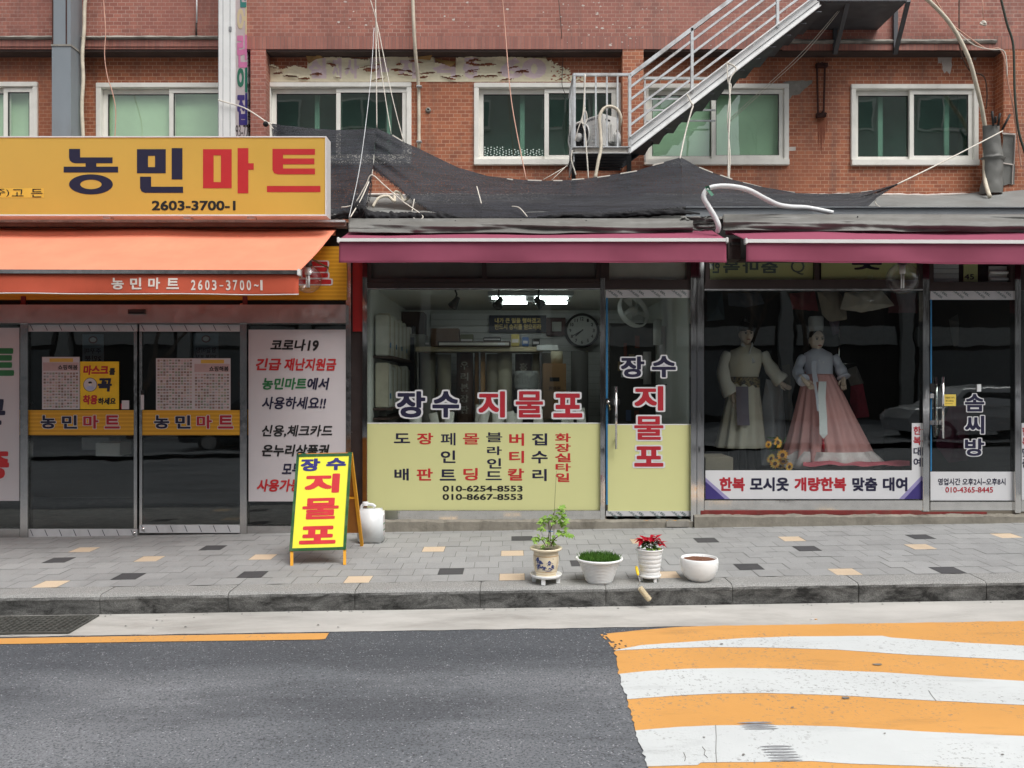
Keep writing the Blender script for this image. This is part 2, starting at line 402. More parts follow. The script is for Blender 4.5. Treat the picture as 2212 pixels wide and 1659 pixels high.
# ================================================================== GROUND
def road_mats():
    k = NT('asphalt'); v = k.coord('Object')
    big = k.noise(v, .55, 5, .6); mid = k.noise(k.coord('Object', (.35, 1.4, 1), (0, 0, .5)), 1.6, 5, .6); fine = k.noise(v, 75, 4, .8)
    c = k.mix(k.ramp(big, [(.35, 0.0), (.65, 1.0)]), lin(104, 108, 113), lin(128, 131, 135))
    c = k.mix(k.math('MULTIPLY', k.ramp(mid, [(.5, 0.0), (.68, 1.0)]), .75), c, lin(80, 83, 88))
    # darker, fresher band along the gutter
    sp = k.n('ShaderNodeSeparateXYZ'); k.l(v, sp.inputs[0])
    edge = k.ramp(k.math('ADD', k.math('MULTIPLY', k.math('ADD', sp.outputs[1], 3.75), 1.1), k.math('MULTIPLY', big, .9)), [(.45, 0.0), (.85, 1.0)])
    c = k.mix(k.math('MULTIPLY', edge, .7), c, lin(68, 72, 78))
    c = k.mix(k.math('MULTIPLY', k.ramp(fine, [(.36, 1.0), (.52, 0.0)]), .9), c, lin(44, 46, 50))
    vo = k.n('ShaderNodeTexVoronoi'); vo.inputs['Scale'].default_value = 62; k.l(v, vo.inputs['Vector'])
    spk = k.math('MULTIPLY', k.ramp(vo.outputs['Distance'], [(.18, 1.0), (.32, 0.0)]), k.ramp(k.noise(v, 27, 2), [(.5, 0.0), (.62, 1.0)]))
    c = k.mix(k.math('MULTIPLY', spk, .65), c, lin(186, 188, 192))
    h = k.math('ADD', fine, k.math('MULTIPLY', vo.outputs['Distance'], .6))
    M['asphalt'] = k.done(k.bsdf(c, .82, 0, h, .6, .006))
    def paint(name, col, worn, amount):
        k = NT(name); v = k.coord('Object')
        f1 = k.noise(v, 90, 3, .7); f2 = k.noise(k.coord('Object', (.25, 1, 1)), 5, 6, .7)
        c = k.mix(k.ramp(k.noise(v, 1.4, 5), [(.3, 0.0), (.7, 1.0)]), tuple(x * .93 for x in col), tuple(min(1, x * 1.05) for x in col))
        c = k.mix(k.math('MULTIPLY', k.ramp(f2, [(.56, 0.0), (.8, 1.0)]), amount), c, worn)
        spots = k.math('MULTIPLY', k.ramp(k.noise(v, 42, 3, .75), [(.57, 0.0), (.64, 1.0)]), k.ramp(k.noise(v, 2.1, 3), [(.44, 0.0), (.60, 1.0)]))
        c = k.mix(k.math('MULTIPLY', spots, .7), c, lin(120, 120, 118))
        return k.done(k.bsdf(c, .6, 0, f1, .5, .004))
    M['paint_y'] = paint('yellow_road_paint', lin(212, 156, 86), lin(150, 114, 70), .6)
    M['paint_w'] = paint('white_road_paint', lin(206, 211, 211), lin(150, 154, 154), .5)
    k = NT('granite_kerb'); v = k.coord('Object')
    f = k.noise(v, 130, 2, .8); st = k.noise(k.coord('Object', (1.0, 1, 2.2), (0, .5, 0)), 3.2, 8, .75, .5); b = k.noise(v, 1.1, 4)
    c = k.mix(k.ramp(f, [(.35, 0.0), (.65, 1.0)]), lin(120, 120, 118), lin(172, 172, 169))
    g = k.n('ShaderNodeNewGeometry'); sp = k.n('ShaderNodeSeparateXYZ'); k.l(g.outputs['Normal'], sp.inputs[0])
    face = k.ramp(sp.outputs[2], [(.25, 1.0), (.8, 0.12)])      # blotchy grime over an even darkening of the upright street face
    dm = k.math('MULTIPLY', k.math('ADD', k.math('MULTIPLY', k.ramp(st, [(.4, 0.0), (.62, 1.0)]), .5), .5), face)
    c = k.mix(dm, c, lin(28, 28, 27))
    M['kerb'] = k.done(k.bsdf(c, .8, 0, f, .35, .004))
    M['gutter'] = mat('gutter_concrete', lin(178, 176, 171), .85, 0, .16, 3.4, .35, 70, dirt=.55, dirtcol=lin(120, 116, 108), stretch=(.4, 1, 1))
    M['joint'] = mat('paver_joint', lin(112, 111, 108), .95, 0, .3, 6, .2)
    def paver(name, col):
        k = NT(name); v = k.coord('Object'); at = k.n('ShaderNodeAttribute'); at.attribute_name = 'tone'
        f = k.noise(v, 150, 2, .8); s_ = k.noise(v, 1.3, 7, .7, .5); w = k.noise(k.coord('Object', (.6, 1, 1)), 7, 6, .7)
        c = k.mix(k.ramp(f, [(.3, 0.0), (.7, 1.0)]), tuple(x * .86 for x in col), tuple(min(1, x * 1.12) for x in col))
        c = k.mix(1.0, c, at.outputs['Color'], 'MULTIPLY')
        c = k.mix(k.math('MULTIPLY', k.ramp(s_, [(.5, 0.0), (.75, 1.0)]), .5), c, tuple(x * .55 for x in col))
        c = k.mix(k.math('MULTIPLY', k.ramp(w, [(.58, 0.0), (.8, 1.0)]), .3), c, lin(100, 96, 88))
        return k.done(k.bsdf(c, .8, 0, f, .3, .003))
    M['pav'] = paver('grey_paver', lin(154, 155, 154)); M['pav_t'] = paver('tan_paver', lin(206, 186, 160)); M['pav_b'] = paver('black_paver', lin(72, 72, 74))
road_mats()

def sheet(name, y0, y1, z0, z1, m, x0=-40, x1=40, n=80):
    mb = MB()
    mb.grid(lambda s, t: Vector((x0 + (x1 - x0) * s, y0 + (y1 - y0) * t, S * (x0 + (x1 - x0) * s) + z0 + (z1 - z0) * t)), n, 1, m, False)
    return tag(mb.build(name), kind='structure')
sheet('ground', -90, 60, ROAD_Z - .05, ROAD_Z - .05, M['asphalt'], -90, 90, 20)
sheet('road', -11.5, GUT, ROAD_Z, ROAD_Z, M['asphalt'])
# gutter strip with a ragged asphalt edge
def gut(s, t):
    x = -12 + 24 * s
    y = KERB_F + .01 + (GUT - .03 - KERB_F) * t + (.012 * nz((x, 0, 0), 5) + .006 * nz((x, 3, 0), 21) if t > .5 else 0)
    return Vector((x, y, S * x + ROAD_Z + .004 + .006 * (1 - t)))
mb = MB(); mb.grid(gut, 500, 1, M['gutter'], False); tag(mb.build('gutter'), kind='structure')
# kerb: one continuous line of stones with joints
mb = MB()
joints = [X(u, 6.195) for u in (215, 492, 766, 1037, 1309, 1583, 1856, 2132)]
sp_ = (joints[-1] - joints[0]) / 7
xs = [joints[0] - sp_ * k for k in range(8, 0, -1)] + joints + [joints[-1] + sp_ * k for k in range(1, 8)]
prof = [(KERB_F + .012, ROAD_Z - .03), (KERB_F + .004, -.10), (KERB_F, -.075), (KERB_F + .006, -.058), (KERB_F + .02, -.046), (KERB_F + .045, -.040), (KERB_B, -.036), (KERB_B, -.10)]
for a, b in zip(xs, xs[1:]):
    a += .003; b -= .003; n = 24; j0 = RU(-.003, .003); vs = []; fs = []
    for i in range(n + 1):
        x = a + (b - a) * i / n
        e = .004 if i in (0, n) else 0
        for q, (y, z) in enumerate(prof):
            w = .004 * nz((x * 3, q, 0), 1.7) + .003 * nz((x * 11, q * 2, 4))
            vs.append((x, y + j0 + w + e, z + S * x + (w - e if 1 < q < 7 else 0)))
    m_ = len(prof)
    for i in range(n):
        for q in range(m_ - 1): fs.append((i * m_ + q, (i + 1) * m_ + q, (i + 1) * m_ + q + 1, i * m_ + q + 1))
    fs.append(tuple(range(m_))); fs.append(tuple(n * m_ + q for q in range(m_ - 1, -1, -1)))
    mb.add(vs, fs, M['kerb'], False)
    mb.box(b, b + .006, KERB_F + .02, KERB_B, -.2 + S * b, -.05 + S * b, M['joint'])
tag(mb.build('kerb'), kind='structure')

# pavement: pavers in running bond, a few of them tan or black
TW, TL = .206, .212
tan = [(86, 1263), (180, 1188), (328, 1206), (563, 1204), (765, 1253), (922, 1185), (1120, 1192), (1133, 1246), (1410, 1174), (1448, 1243), (1690, 1164), (1812, 1227), (1966, 1182), (2185, 1157)]
blk = [(137, 1207), (295, 1244), (446, 1183), (548, 1243), (951, 1235), (1137, 1165), (1265, 1220), (1514, 1166), (1728, 1187), (1612, 1228), (1958, 1158), (2018, 1223)]
special = {}
NR = 10
def rowof(y): return int((KERB_B - y) / -(TL))
for lst, mm in ((tan, 'pav_t'), (blk, 'pav_b')):
    for u, v in lst:
        p = G(u, v, -.02); r = rowof(p.y); off = (r % 2) * .5
        special[(r, round(p.x / TW - off))] = mm
mb = MB(); tones = []
mb.grid(lambda s, t: Vector((-12 + 24 * s, KERB_B - .005 + (-KERB_B + .4) * t, S * (-12 + 24 * s) - .0405 + .0373 * t * (-KERB_B) / (-KERB_B) )), 60, 1, M['joint'], False)
rnd = random.Random(3); tones += [1.0] * 60
for r in range(NR + 1):
    off = (r % 2) * .5
    for q in range(-52, 53):
        cx = (q + off) * TW + .012 * math.sin(r * 2.3); y0 = KERB_B + r * TL + .003; y1 = min(y0 + TL - .004, .3)
        x0 = cx - TW / 2 + .002; x1 = cx + TW / 2 - .002
        if y0 > .2: continue
        dz = rnd.uniform(-.0012, .0012) + .001
        tx = rnd.uniform(-.0008, .0008)
        mm = special.get((r, q), 'pav'); y_ = lambda y: .018 * (y) if y < 0 else 0
        zz = lambda x, y: S * x + .0178 * min(y, .3) + dz + (tx if x == x0 else 0)
        b = .004
        mb.add([(x0, y0, zz(x0, y0)), (x1, y0, zz(x1, y0)), (x1, y1, zz(x1, y1)), (x0, y1, zz(x0, y1))], [(0, 1, 2, 3)], M[mm])
        tones.append(rnd.uniform(.92, 1.05) * (1 - .10 * (nz((cx, y0, 2), .9) + .2)))
pv = mb.build('pavement'); tag(pv, kind='structure')
at = pv.data.attributes.new('tone', 'FLOAT_COLOR', 'FACE')
for i, t in enumerate(tones): at.data[i].color = (t, t, t, 1)

# road paint
def q2(u, v): return (u / 2 + 1106, v / 2 + 1244)
L = [[(380, 255), (540, 238), (700, 224), (1020, 212), (1030, 201), (1500, 200), (2212, 195), (3000, 196)],
     [(447, 324), (560, 302), (780, 287), (1000, 272), (1200, 265), (1600, 262), (1640, 270), (1960, 292), (2212, 305), (3000, 350)],
     [(445, 326), (640, 316), (870, 311), (1100, 313), (1400, 322), (1700, 343), (2212, 368), (3000, 425)],
     [(462, 427), (580, 415), (750, 405), (960, 401), (1200, 405), (1600, 420), (1900, 440), (2212, 458), (3000, 520)],
     [(497, 537), (700, 522), (900, 512), (1100, 510), (1400, 520), (1800, 542), (2212, 562), (3000, 625)],
     [(535, 672), (700, 658), (880, 650), (1100, 648), (1400, 655), (1800, 678), (2212, 697), (3000, 760)],
     [(585, 828), (800, 822), (815, 811), (1300, 806), (1500, 818), (1760, 826), (2212, 840), (3000, 900)],
     [(655, 1030), (900, 1020), (1300, 1006), (1760, 1030), (2212, 1050), (3000, 1110)],
     [(760, 1300), (1000, 1290), (1400, 1280), (1900, 1300), (3000, 1400)]]
def line_pts(l, n):
    return resample([G(*q2(u, v), ROAD_Z) for u, v in l], n)
def ragged(p, k, amt): return p + Vector((amt * (nz(p, 9 + k) + .6 * nz(p, 31)), amt * .5 * (nz(p + Vector((5, 0, 0)), 13) + .5 * nz(p, 40)), 0))
for i in range(len(L) - 1):
    m = M['paint_y'] if i % 2 == 0 else M['paint_w']; n = 260
    A = line_pts(L[i], n); B = line_pts(L[i + 1], n); mb = MB()
    def fn(s, t):
        a = A[round(s * (n - 1))]; b = B[round(s * (n - 1))]; p = a.lerp(b, t)
        lift = .004 + .0015 * (i % 2)
        if s == 0: p = p + Vector((.012 * nz((p.y * 6, i, 0)) + .012 * nz((p.y * 31, 1, 0)) + .012 * nz((p.y * 90, 4, 0)), 0, 0))
        if 0 < t < 1: return p + Vector((0, 0, lift))
        w = .004 if not (i == 0 and t == 0) else .006
        return ragged(p, 2, w) + Vector((0, 0, lift))
    holes = (lambda s, t: i == 0 and s < .03 and nz((s * 900, t * 7, 3), 1.0) > .1 + s * 12) if i == 0 else None
    mb.grid(fn, n - 1, 12, m, False, holes)
    tag(mb.build('crosswalk'), kind='structure')
M['chip_dark'] = mat('bare_asphalt_chip', lin(122, 120, 116), .85, 0, .2, 40)
mb = MB(); rr = random.Random(61)
for (u, v, w, h) in ((1578, 388, 22, 4), (1441, 533, 20, 6), (1212, 575, 6, 3), (1610, 688, 5, 3), (906, 300, 8, 3), (1000, 780, 7, 4), (1385, 600, 5, 2), (830, 705, 6, 3), (2120, 780, 7, 3)):
    n = 11; mb.add([G(*q2(u + w * rr.uniform(.7, 1.2) * math.cos(2 * PI * k / n), v + h * rr.uniform(.6, 1.3) * math.sin(2 * PI * k / n)), ROAD_Z) + Vector((0, 0, .0095)) for k in range(n)], [tuple(range(n - 1, -1, -1))], M['chip_dark'])
for pts in (((822, 745), (835, 760), (830, 778), (845, 792)), ((880, 650), (883, 700), (881, 760), (884, 812)), ((1800, 500), (1812, 520), (1832, 545)), ((742, 770), (750, 790), (746, 806))):
    a = [G(*q2(u, v), ROAD_Z) for u, v in pts]
    for p, q in zip(a, a[1:]): mb.beam(p + Vector((0, 0, .0075)), q + Vector((0, 0, .0075)), .0022, .0015, M['chip_dark'])
tag(mb.build('paint_wear'), kind='structure')
mb = MB(); rr = random.Random(62)
for k in range(90):
    x = rr.uniform(-5, 5); y = rr.choice((KERB_F - .02, KERB_F - .05, rr.uniform(GUT - .05, KERB_F - .03))); r = rr.uniform(.003, .011); c = Vector((x, y, S * x + ROAD_Z + .012)); n = 6
    mb.add([c + Vector((r * rr.uniform(.6, 1.5) * math.cos(2 * PI * i / n), r * rr.uniform(.5, 1) * math.sin(2 * PI * i / n), 0)) for i in range(n)] + [c + Vector((0, 0, r * .5))], [(i, (i + 1) % n, n) for i in range(n)], rr.choice((M['chip_dark'], M['joint'], M['kerb'])))
tag(mb.build('grit'), 'loose grit and crumbs scattered along the gutter strip', 'grit', kind='stuff')
# tyre scuffs on the second white band, thin dark smears of rubber
M['scuff'] = mat('rubber_smear', lin(150, 152, 155), .7, 0, .2, 30)
mb = MB()
for (cu, cv, wu, hv, n) in ((1050, 655, 150, 26, 4), (1140, 775, 140, 60, 6)):
    for k in range(n):
        v = cv + (k / (n - 1) - .5) * hv; sft = k * 9
        a = [G(*q2(cu - wu / 2 + sft + t * wu, v - 6 * t + 4 * t * t), ROAD_Z) for t in (0, .25, .5, .75, 1)]
        for j, (p, q) in enumerate(zip(a, a[1:])):
            w0 = .008 * math.sin(PI * (j + .1) / 4.2) + .001; w1 = .008 * math.sin(PI * (j + 1.1) / 4.2) + .001; l = Vector((0, 0, .0085))
            mb.add([p + Vector((0, -w0, 0)) + l, q + Vector((0, -w1, 0)) + l, q + Vector((0, w1, 0)) + l, p + Vector((0, w0, 0)) + l], [(0, 1, 2, 3)], M['scuff'])
tag(mb.build('road_scuff'), kind='structure')
A = [G(u / 2, v / 2 + 1244, ROAD_Z) for u, v in ((-700, 285), (0, 272), (700, 260), (1422, 249))]
B = [G(u / 2, v / 2 + 1244, ROAD_Z) for u, v in ((-700, 310), (0, 297), (700, 286), (1385, 277), (1405, 274))]
mb = MB(); A = resample(A, 160); B = resample(B, 160)
mb.grid(lambda s, t: ragged(A[round(s * 159)].lerp(B[round(s * 159)], t), 1, .004) + Vector((0, 0, .004)), 159, 1, M['paint_y'], False)
tag(mb.build('road_line'), kind='structure')

# drain grate in the gutter
g = T('drain_grate', 'rusty steel drain grate in the gutter at the end of the yellow line', 'drain grate', G(90, 1350, ROAD_Z))
gx0, gx1 = G(-160, 1350, ROAD_Z).x, G(186, 1350, ROAD_Z).x; gy0, gy1 = GUT + .03, KERB_F - .05
M['grate'] = mat('grate_steel', lin(92, 92, 88), .7, .3, .3, 20, .3, dirt=.5)
gz = lambda x: S * x + ROAD_Z + .012
mb = MB()
M['pit'] = mat('drain_pit', lin(36, 35, 33), .9)
mb.add([(gx0, gy0, gz(gx0) - .004), (gx1, gy0, gz(gx1) - .004), (gx1 , gy1, gz(gx1) - .004), (gx0, gy1, gz(gx0) - .004)], [(0, 1, 2, 3)], M['pit']); mb.build('pit', None, g)
mb = MB()
for k in range(9):
    y = gy0 + (gy1 - gy0) * k / 8
    mb.beam((gx0, y, gz(gx0) + .004), (gx1, y, gz(gx1) + .004), .008 if 0 < k < 8 else .02, .012, M['grate'])
x = gx0
while x < gx1 + .01:
    mb.beam((x, gy0, gz(x) + .003), (x, gy1, gz(x) + .003), .012, .010, M['grate']); x += .045
mb.build('bars', None, g)
mb = MB(); p = G(1751, 1338, ROAD_Z + .01)
mb.tube([p, p + Vector((.028, .004, .0))], .004, M['white'], 8); mb.tube([p + Vector((.028, .004, 0)), p + Vector((.048, .006, 0))], .0042, mat('filter_tan', lin(206, 160, 110)), 8)
tag(mb.build('cigarette_butt'), 'white cigarette butt lying on the pale gutter strip above the crosswalk', 'cigarette butt')
# ================================================================== THE BRICK BUILDING BEHIND
DW, DB = 10.4, 10.2       # window wall, projecting upper band
YW, YB = DW - D0, DB - D0
bld = T('brick_building', 'reddish brown brick building with white framed windows above the shop roofs', 'building', (0, YW, 3.6))
wins = [(-62, 178, 83, 356, 12, 'pale'), (209, 180, 500, 356, 370, 'pale'), (575, 179, 889, 356, 731, 'dark'), (1024, 180, 1341, 358, 1181, 'dark'), (1390, 182, 1703, 358, 1542, 'mint'), (1837, 183, 2112, 359, 1970, 'dark')]
def wallpiece(mb, u0, v0, u1, v1): mb.box(X(u0, DW), X(u1, DW), YW, YW + .12, Z(v1, DW), Z(v0, DW), M['brick'])
mb = MB(); u = -900
for w in wins:
    if w[0] > u: wallpiece(mb, u, 40, w[0], 520)
    wallpiece(mb, w[0], 40, w[2], w[1]); wallpiece(mb, w[0], w[3], w[2], 520); u = w[2]
wallpiece(mb, u, 40, 3100, 520)
mb.build('wall', None, bld)
# window assemblies
for k, (u0, v0, u1, v1, um, kind) in enumerate(wins):
    y = YW; x0, x1, z0, z1 = X(u0, DW), X(u1, DW), Z(v1, DW), Z(v0, DW); xm = X(um, DW)
    fw = .062
    mb = MB(); yy0, yy1 = y - .03, y + .09
    mb.bbox(x0, x1, yy0, yy1, z1 - fw, z1, .006, M['upvc']); mb.bbox(x0, x1, yy0 - .02, yy1, z0, z0 + fw * 1.25, .006, M['upvc'])
    mb.bbox(x0, x0 + fw, yy0 + .002, yy1, z0 + fw * 1.2, z1 - fw + .004, .006, M['upvc']); mb.bbox(x1 - fw, x1, yy0 + .002, yy1, z0 + fw * 1.2, z1 - fw + .004, .006, M['upvc'])
    win = mb.build('window', None, bld)
    def sash(a, b, ya, nm):
        mb = MB(); t = .058; za, zb = z0 + fw * 1.2, z1 - fw - .004
        mb.bbox(a, b, ya, ya + .035, zb - t, zb, .004, M['upvc']); mb.bbox(a, b, ya, ya + .035, za, za + t * 1.1, .004, M['upvc'])
        mb.bbox(a, a + t, ya + .002, ya + .033, za + t, zb - t, .004, M['upvc']); mb.bbox(b - t, b, ya + .002, ya + .033, za + t, zb - t, .004, M['upvc'])
        g_ = .006
        for (p, q, r, s_) in ((a + t, a + t + g_, za + t, zb - t), (b - t - g_, b - t, za + t, zb - t), (a + t, b - t, za + t, za + t + g_), (a + t, b - t, zb - t - g_, zb - t)):
            mb.box(p, q, ya + .004, ya + .03, r, s_, M['gasket'])
        mb.build('sash', None, win)
        MB().box(a + t, b - t, ya + .014, ya + .02, za + t, zb - t, M['pane'] if kind == 'dark' else M['pane_light']).build('pane', None, win)
    sash(x0 + fw, xm + .03, y + .045, 'l'); sash(xm - .03, x1 - fw, y + .0, 'r')
    # the room or film behind
    if kind == 'dark':
        d_ = .55
        mb = MB(); a, b, c, e = x0 - .05, x1 + .05, z0 - .05, z1 + .05; ya, yb = y + .121, y + d_
        mb.add([(a, ya, c), (b, ya, c), (b, yb, c), (a, yb, c), (a, ya, e), (b, ya, e), (b, yb, e), (a, yb, e)], [(3, 2, 6, 7), (0, 3, 7, 4), (2, 1, 5, 6), (7, 6, 5, 4), (1, 2, 3, 0)], M['room_dark'])
        mb.build('room', None, win)
        xs_ = x0 + (x1 - x0) * (.33 if k != 5 else .28)
        mb = MB().box(xs_ - .03, xs_ + .03, y + .16, y + .19, z0 + .06, z1 - .06, M['room_sash'])
        mb.box(x1 - .34, x1 - .28, y + .16, y + .19, z0 + .06, z1 - .06, M['room_sash'])
        mb.box(x0 + .06, x1 - .06, y + .165, y + .185, z0 + .04, z0 + .12, M['room_sash'])
        mb.build('inner_frame', None, win)
    else:
        mb = MB(); MB().box(x0 + .03, x1 - .03, y + .1, y + .115, z0 + .05, z1 - .03, M['film_green'] if kind == 'pale' else mat('mint_curtain', lin(190, 224, 196), .8, 0, .1, 1.5)).build('blind', None, win)
# dots on the second dark window
mb = MB(); rr = random.Random(5); dm = mat('frosted_dot', lin(214, 230, 222), .6)
for r in range(5):
    for q in range(20):
        if r == 0 and q > 6: continue
        u_ = 1047 + q * 6.6 + rr.uniform(-1.2, 1.2); v_ = 318 + r * 5.2 + (q % 2) * 2.5
        if u_ < 1172: mb.disc(P(u_, v_, DW + .056), .0085, (0, -1, 0), dm, 8)
mb.build('frosted_dots', None, bld)

# projecting band above, its soldier course, pilasters
zb = Z(106, DB); zt = 12.0
mb = MB(); xl, xr = X(-900, DB), X(3100, DB)
mb.box(xl, xr, YB, YW + .1, zb + .16, zt, M['brick_top']); mb.build('upper_wall', None, bld)
mb = MB(); mb.box(xl, xr, YB - .001, YW + .1, zb, zb + .1595, M['soldier']); mb.box(xl, xr, YB + .012, YW - .002, zb - .025, zb - .002, M['soffit_brown'])  # thin dark brown strip along the underside of the band
mb.build('soldier_course', None, bld)
for a, b in ((541, 574), (1345, 1390), (2168, 2240), (-300, -180)):
    MB().box(X(a, DB), X(b, DB), YB + .002, YW - .001, Z(520, DB), zb - .001, M['brick_top'] if b < 600 else M['brick']).build('pilaster', None, bld)
# cement ledges, weathered
def ledge(u0, u1, v0, v1, proud):
    mb = MB(); x0, x1, z0, z1 = X(u0, DB), X(u1, DB), Z(v1, DB), Z(v0, DB)
    n = 70
    def fn(s, t):
        x = x0 + (x1 - x0) * s; w = .010 * nz((x * 4, t * 3, 0)) + .006 * nz((x * 17, t * 5, 1))
        pr = [(YB + .02, z0), (YB - proud, z0 + .01), (YB - proud - .01, (z0 + z1) / 2), (YB - proud * .6, z1), (YB + .02, z1 + .012)]
        y, z = pr[round(t * 4)]; return Vector((x, y - abs(w), z + w))
    mb.grid(fn, n, 4, M['cement'], False); return mb.build('ledge', None, bld)
ledge(-300, 473, 79, 87, .035); ledge(1680, 2150, 86, 96, .03)
mb = MB(); mb.box(X(-300, DB), X(473, DB), YB - .012, YB - .0015, Z(101, DB), Z(87, DB), M['soldier']); mb.build('ledge_course', None, bld)
mb = MB(); mb.box(X(1690, DB), X(2150, DB), YB - .012, YB - .0015, Z(109, DB), Z(96, DB), M['soldier']); mb.build('ledge_course', None, bld)
# white lime runs and bare cement patches on the wall
M['lime'] = mat('lime_bloom', lin(206, 196, 188), .9, 0, .12, 12, .3, 50)
def patch(name, pts, d, m, jit=.012, n=60, proud=.003):
    pts = [P(u, v, d) for u, v in pts]; pts = resample(pts + [pts[0]], n)[:-1]
    o = Vector((0, -proud, 0)); c = sum(pts, Vector()) / len(pts)
    q = [p + o + Vector((jit * nz(p, 14), 0, jit * nz(p + Vector((3, 1, 0)), 14))) for p in pts]
    mb = MB(); mb.add([c + o] + q, [(0, 1 + i, 1 + (i + 1) % len(q)) for i in range(len(q))], m); return mb.build(name, None, bld)
for (u0, v0, w, h, d) in ((2045, 118, 26, 44, DW), (2030, 118, 8, 20, DW), (1988, 112, 7, 14, DW), (2078, 112, 8, 16, DW), (2105, 110, 10, 22, DW)):
    pts = [(u0 - w / 2, v0), (u0 + w / 2, v0 - 1), (u0 + w * .42, v0 + h * .5), (u0 + w * .2, v0 + h), (u0, v0 + h * .8), (u0 - w * .22, v0 + h * .97), (u0 - w * .4, v0 + h * .55)]
    patch('lime_stain', pts, d, M['lime'], .014, 90)
patch('cement_patch', [(1688, 176), (1755, 174), (1754, 180), (1738, 192), (1728, 205), (1712, 206), (1708, 214), (1703, 214), (1703, 182)], DW, M['cement'], .012, 80)
patch('cement_patch', [(1703, 318), (1719, 317), (1719, 325), (1704, 326)], DW, M['lime'], .006)
rr = random.Random(11)
mb = MB()
for k in range(70):
    u_, v_ = (rr.gauss(1330, 60), rr.uniform(5, 100)) if k < 46 else (rr.uniform(700, 1300), rr.uniform(2, 60)); r = rr.choice((.008, .012, .02)) * rr.uniform(.5, 1.1)
    c = P(u_, v_, DB - .0025); n = 7
    mb.add([c + Vector((r * rr.uniform(.6, 1.4) * math.cos(2 * PI * i / n), 0, r * .7 * rr.uniform(.5, 1.3) * math.sin(2 * PI * i / n))) for i in range(n)], [tuple(range(n))], M['lime'])
mb.build('chipped_spots', mat('chip', lin(196, 170, 160)), bld)
# vent hole with mortar collar
mb = MB(); c = P(925, 238, DW); RX = Matrix.Rotation(PI / 2, 3, 'X')
mb.lathe([(.012, .01), (.014, .03), (.03, .022), (.036, 0)], c, M['cement'], 18, M=RX); mb.disc(c + Vector((0, -.004, 0)), .014, (0, -1, 0), M['dark'], 14); mb.build('vent_hole', None, bld)
# building flanks and roof, so it is solid from the side
mb = MB(); mb.box(X(-900, DW), X(3100, DW), YW + 3.9, YW + 4, 0, 12, M['cement']); mb.box(X(-900, DW), X(3100, DW), YW, YW + 4, 12, 12.2, M['cement'])
mb.box(X(-900, DW) - .1, X(-900, DW), YW, YW + 4, 0, 12, M['brick']); mb.box(X(3100, DW), X(3100, DW) + .1, YW, YW + 4, 0, 12, M['brick'])
mb.build('rear_wall', None, bld)

# peeling vinyl banner above the windows
M['peel'] = mat('peeling_cream_vinyl', lin(234, 224, 194), .6, 0, .06, 3, dirt=.2, dirtcol=lin(170, 140, 100)); M['peel_p'] = mat('faded_pink_print', lin(220, 198, 200), .6, 0, .06, 4); M['peel_b'] = mat('vinyl_back', lin(150, 118, 70), .7, 0, .2, 9)
NU, NV = 400, 34; U0, U1, V0, V1 = 577, 1262, 118, 177
tri = []
for s_, a, b in (('실', 666, 706), ('제', 718, 738), ('사', 745, 775), ('무', 795, 840), ('자', 862, 905), ('격', 935, 985), ('증', 1000, 1035), ('60', 1080, 1180)):
    vs, fs = glyph(s_, .05); x0, x1, y0, y1 = bounds(vs)
    pts = [(a + (p[0] - x0) / (x1 - x0) * (b - a), 170 - (p[1] - y0) / (y1 - y0) * 44) for p in vs]
    for f in fs:
        for i in range(1, len(f) - 1): tri.append((pts[f[0]], pts[f[i]], pts[f[i + 1]]))
buck = {}
for t in tri:
    for bx in range(int(min(p[0] for p in t)) // 8, int(max(p[0] for p in t)) // 8 + 1): buck.setdefault(bx, []).append(t)
def inside(u, v):
    for (a, b, c) in buck.get(int(u) // 8, ()):
        d1 = (u - b[0]) * (a[1] - b[1]) - (a[0] - b[0]) * (v - b[1]); d2 = (u - c[0]) * (b[1] - c[1]) - (b[0] - c[0]) * (v - c[1]); d3 = (u - a[0]) * (c[1] - a[1]) - (c[0] - a[0]) * (v - a[1])
        if not ((d1 < 0 or d2 < 0 or d3 < 0) and (d1 > 0 or d2 > 0 or d3 > 0)): return True
    return False
rr = random.Random(21); tears = []
for k in range(46):
    tears.append((rr.uniform(590, 1150), rr.uniform(132, 174), rr.uniform(6, 20), rr.uniform(.9, 3.2), rr.uniform(-.25, .25)))
def top_edge(u):
    if u < 665: return 146 + 5 * nz((u * .12, 0, 0)) + 8 * nz((u * .04, 7, 0))
    if u < 775: return 124 + 3 * nz((u * .1, 1, 0)) + 5 * abs(u - 720) / 55 + (7 if u < 690 else 0) * (690 - u) / 25
    if u < 800: return 130 + 6 * nz((u * .2, 2, 0))
    if u < 940: return 122 + 2.5 * nz((u * .09, 3, 0)) + 4 * abs(u - 870) / 70
    if u < 985: return 136 + (u - 940) * .25
    if u < 1180: return 124 + 2 * nz((u * .1, 4, 0)) + 2 * abs(u - 1080) / 100
    return 128 + (u - 1180) * .5 + 8 * nz((u * .16, 5, 0)) + 3 * nz((u * .5, 5, 0))
def hole(s, t):
    u = U0 + (U1 - U0) * s; v = V0 + (V1 - V0) * t
    if v < top_edge(u): return True
    if u > 1190 and nz((u * .13, v * .3, 8)) > .34 - (u - 1190) * .006: return True
    for (a, b, w, h, sl) in tears:
        dx = (u - a) / w
        if abs(dx) < 1 and abs(v - b - sl * (u - a) - 1.2 * nz((u * .3, b, 0))) < h * (1 - dx * dx): return True
    return False
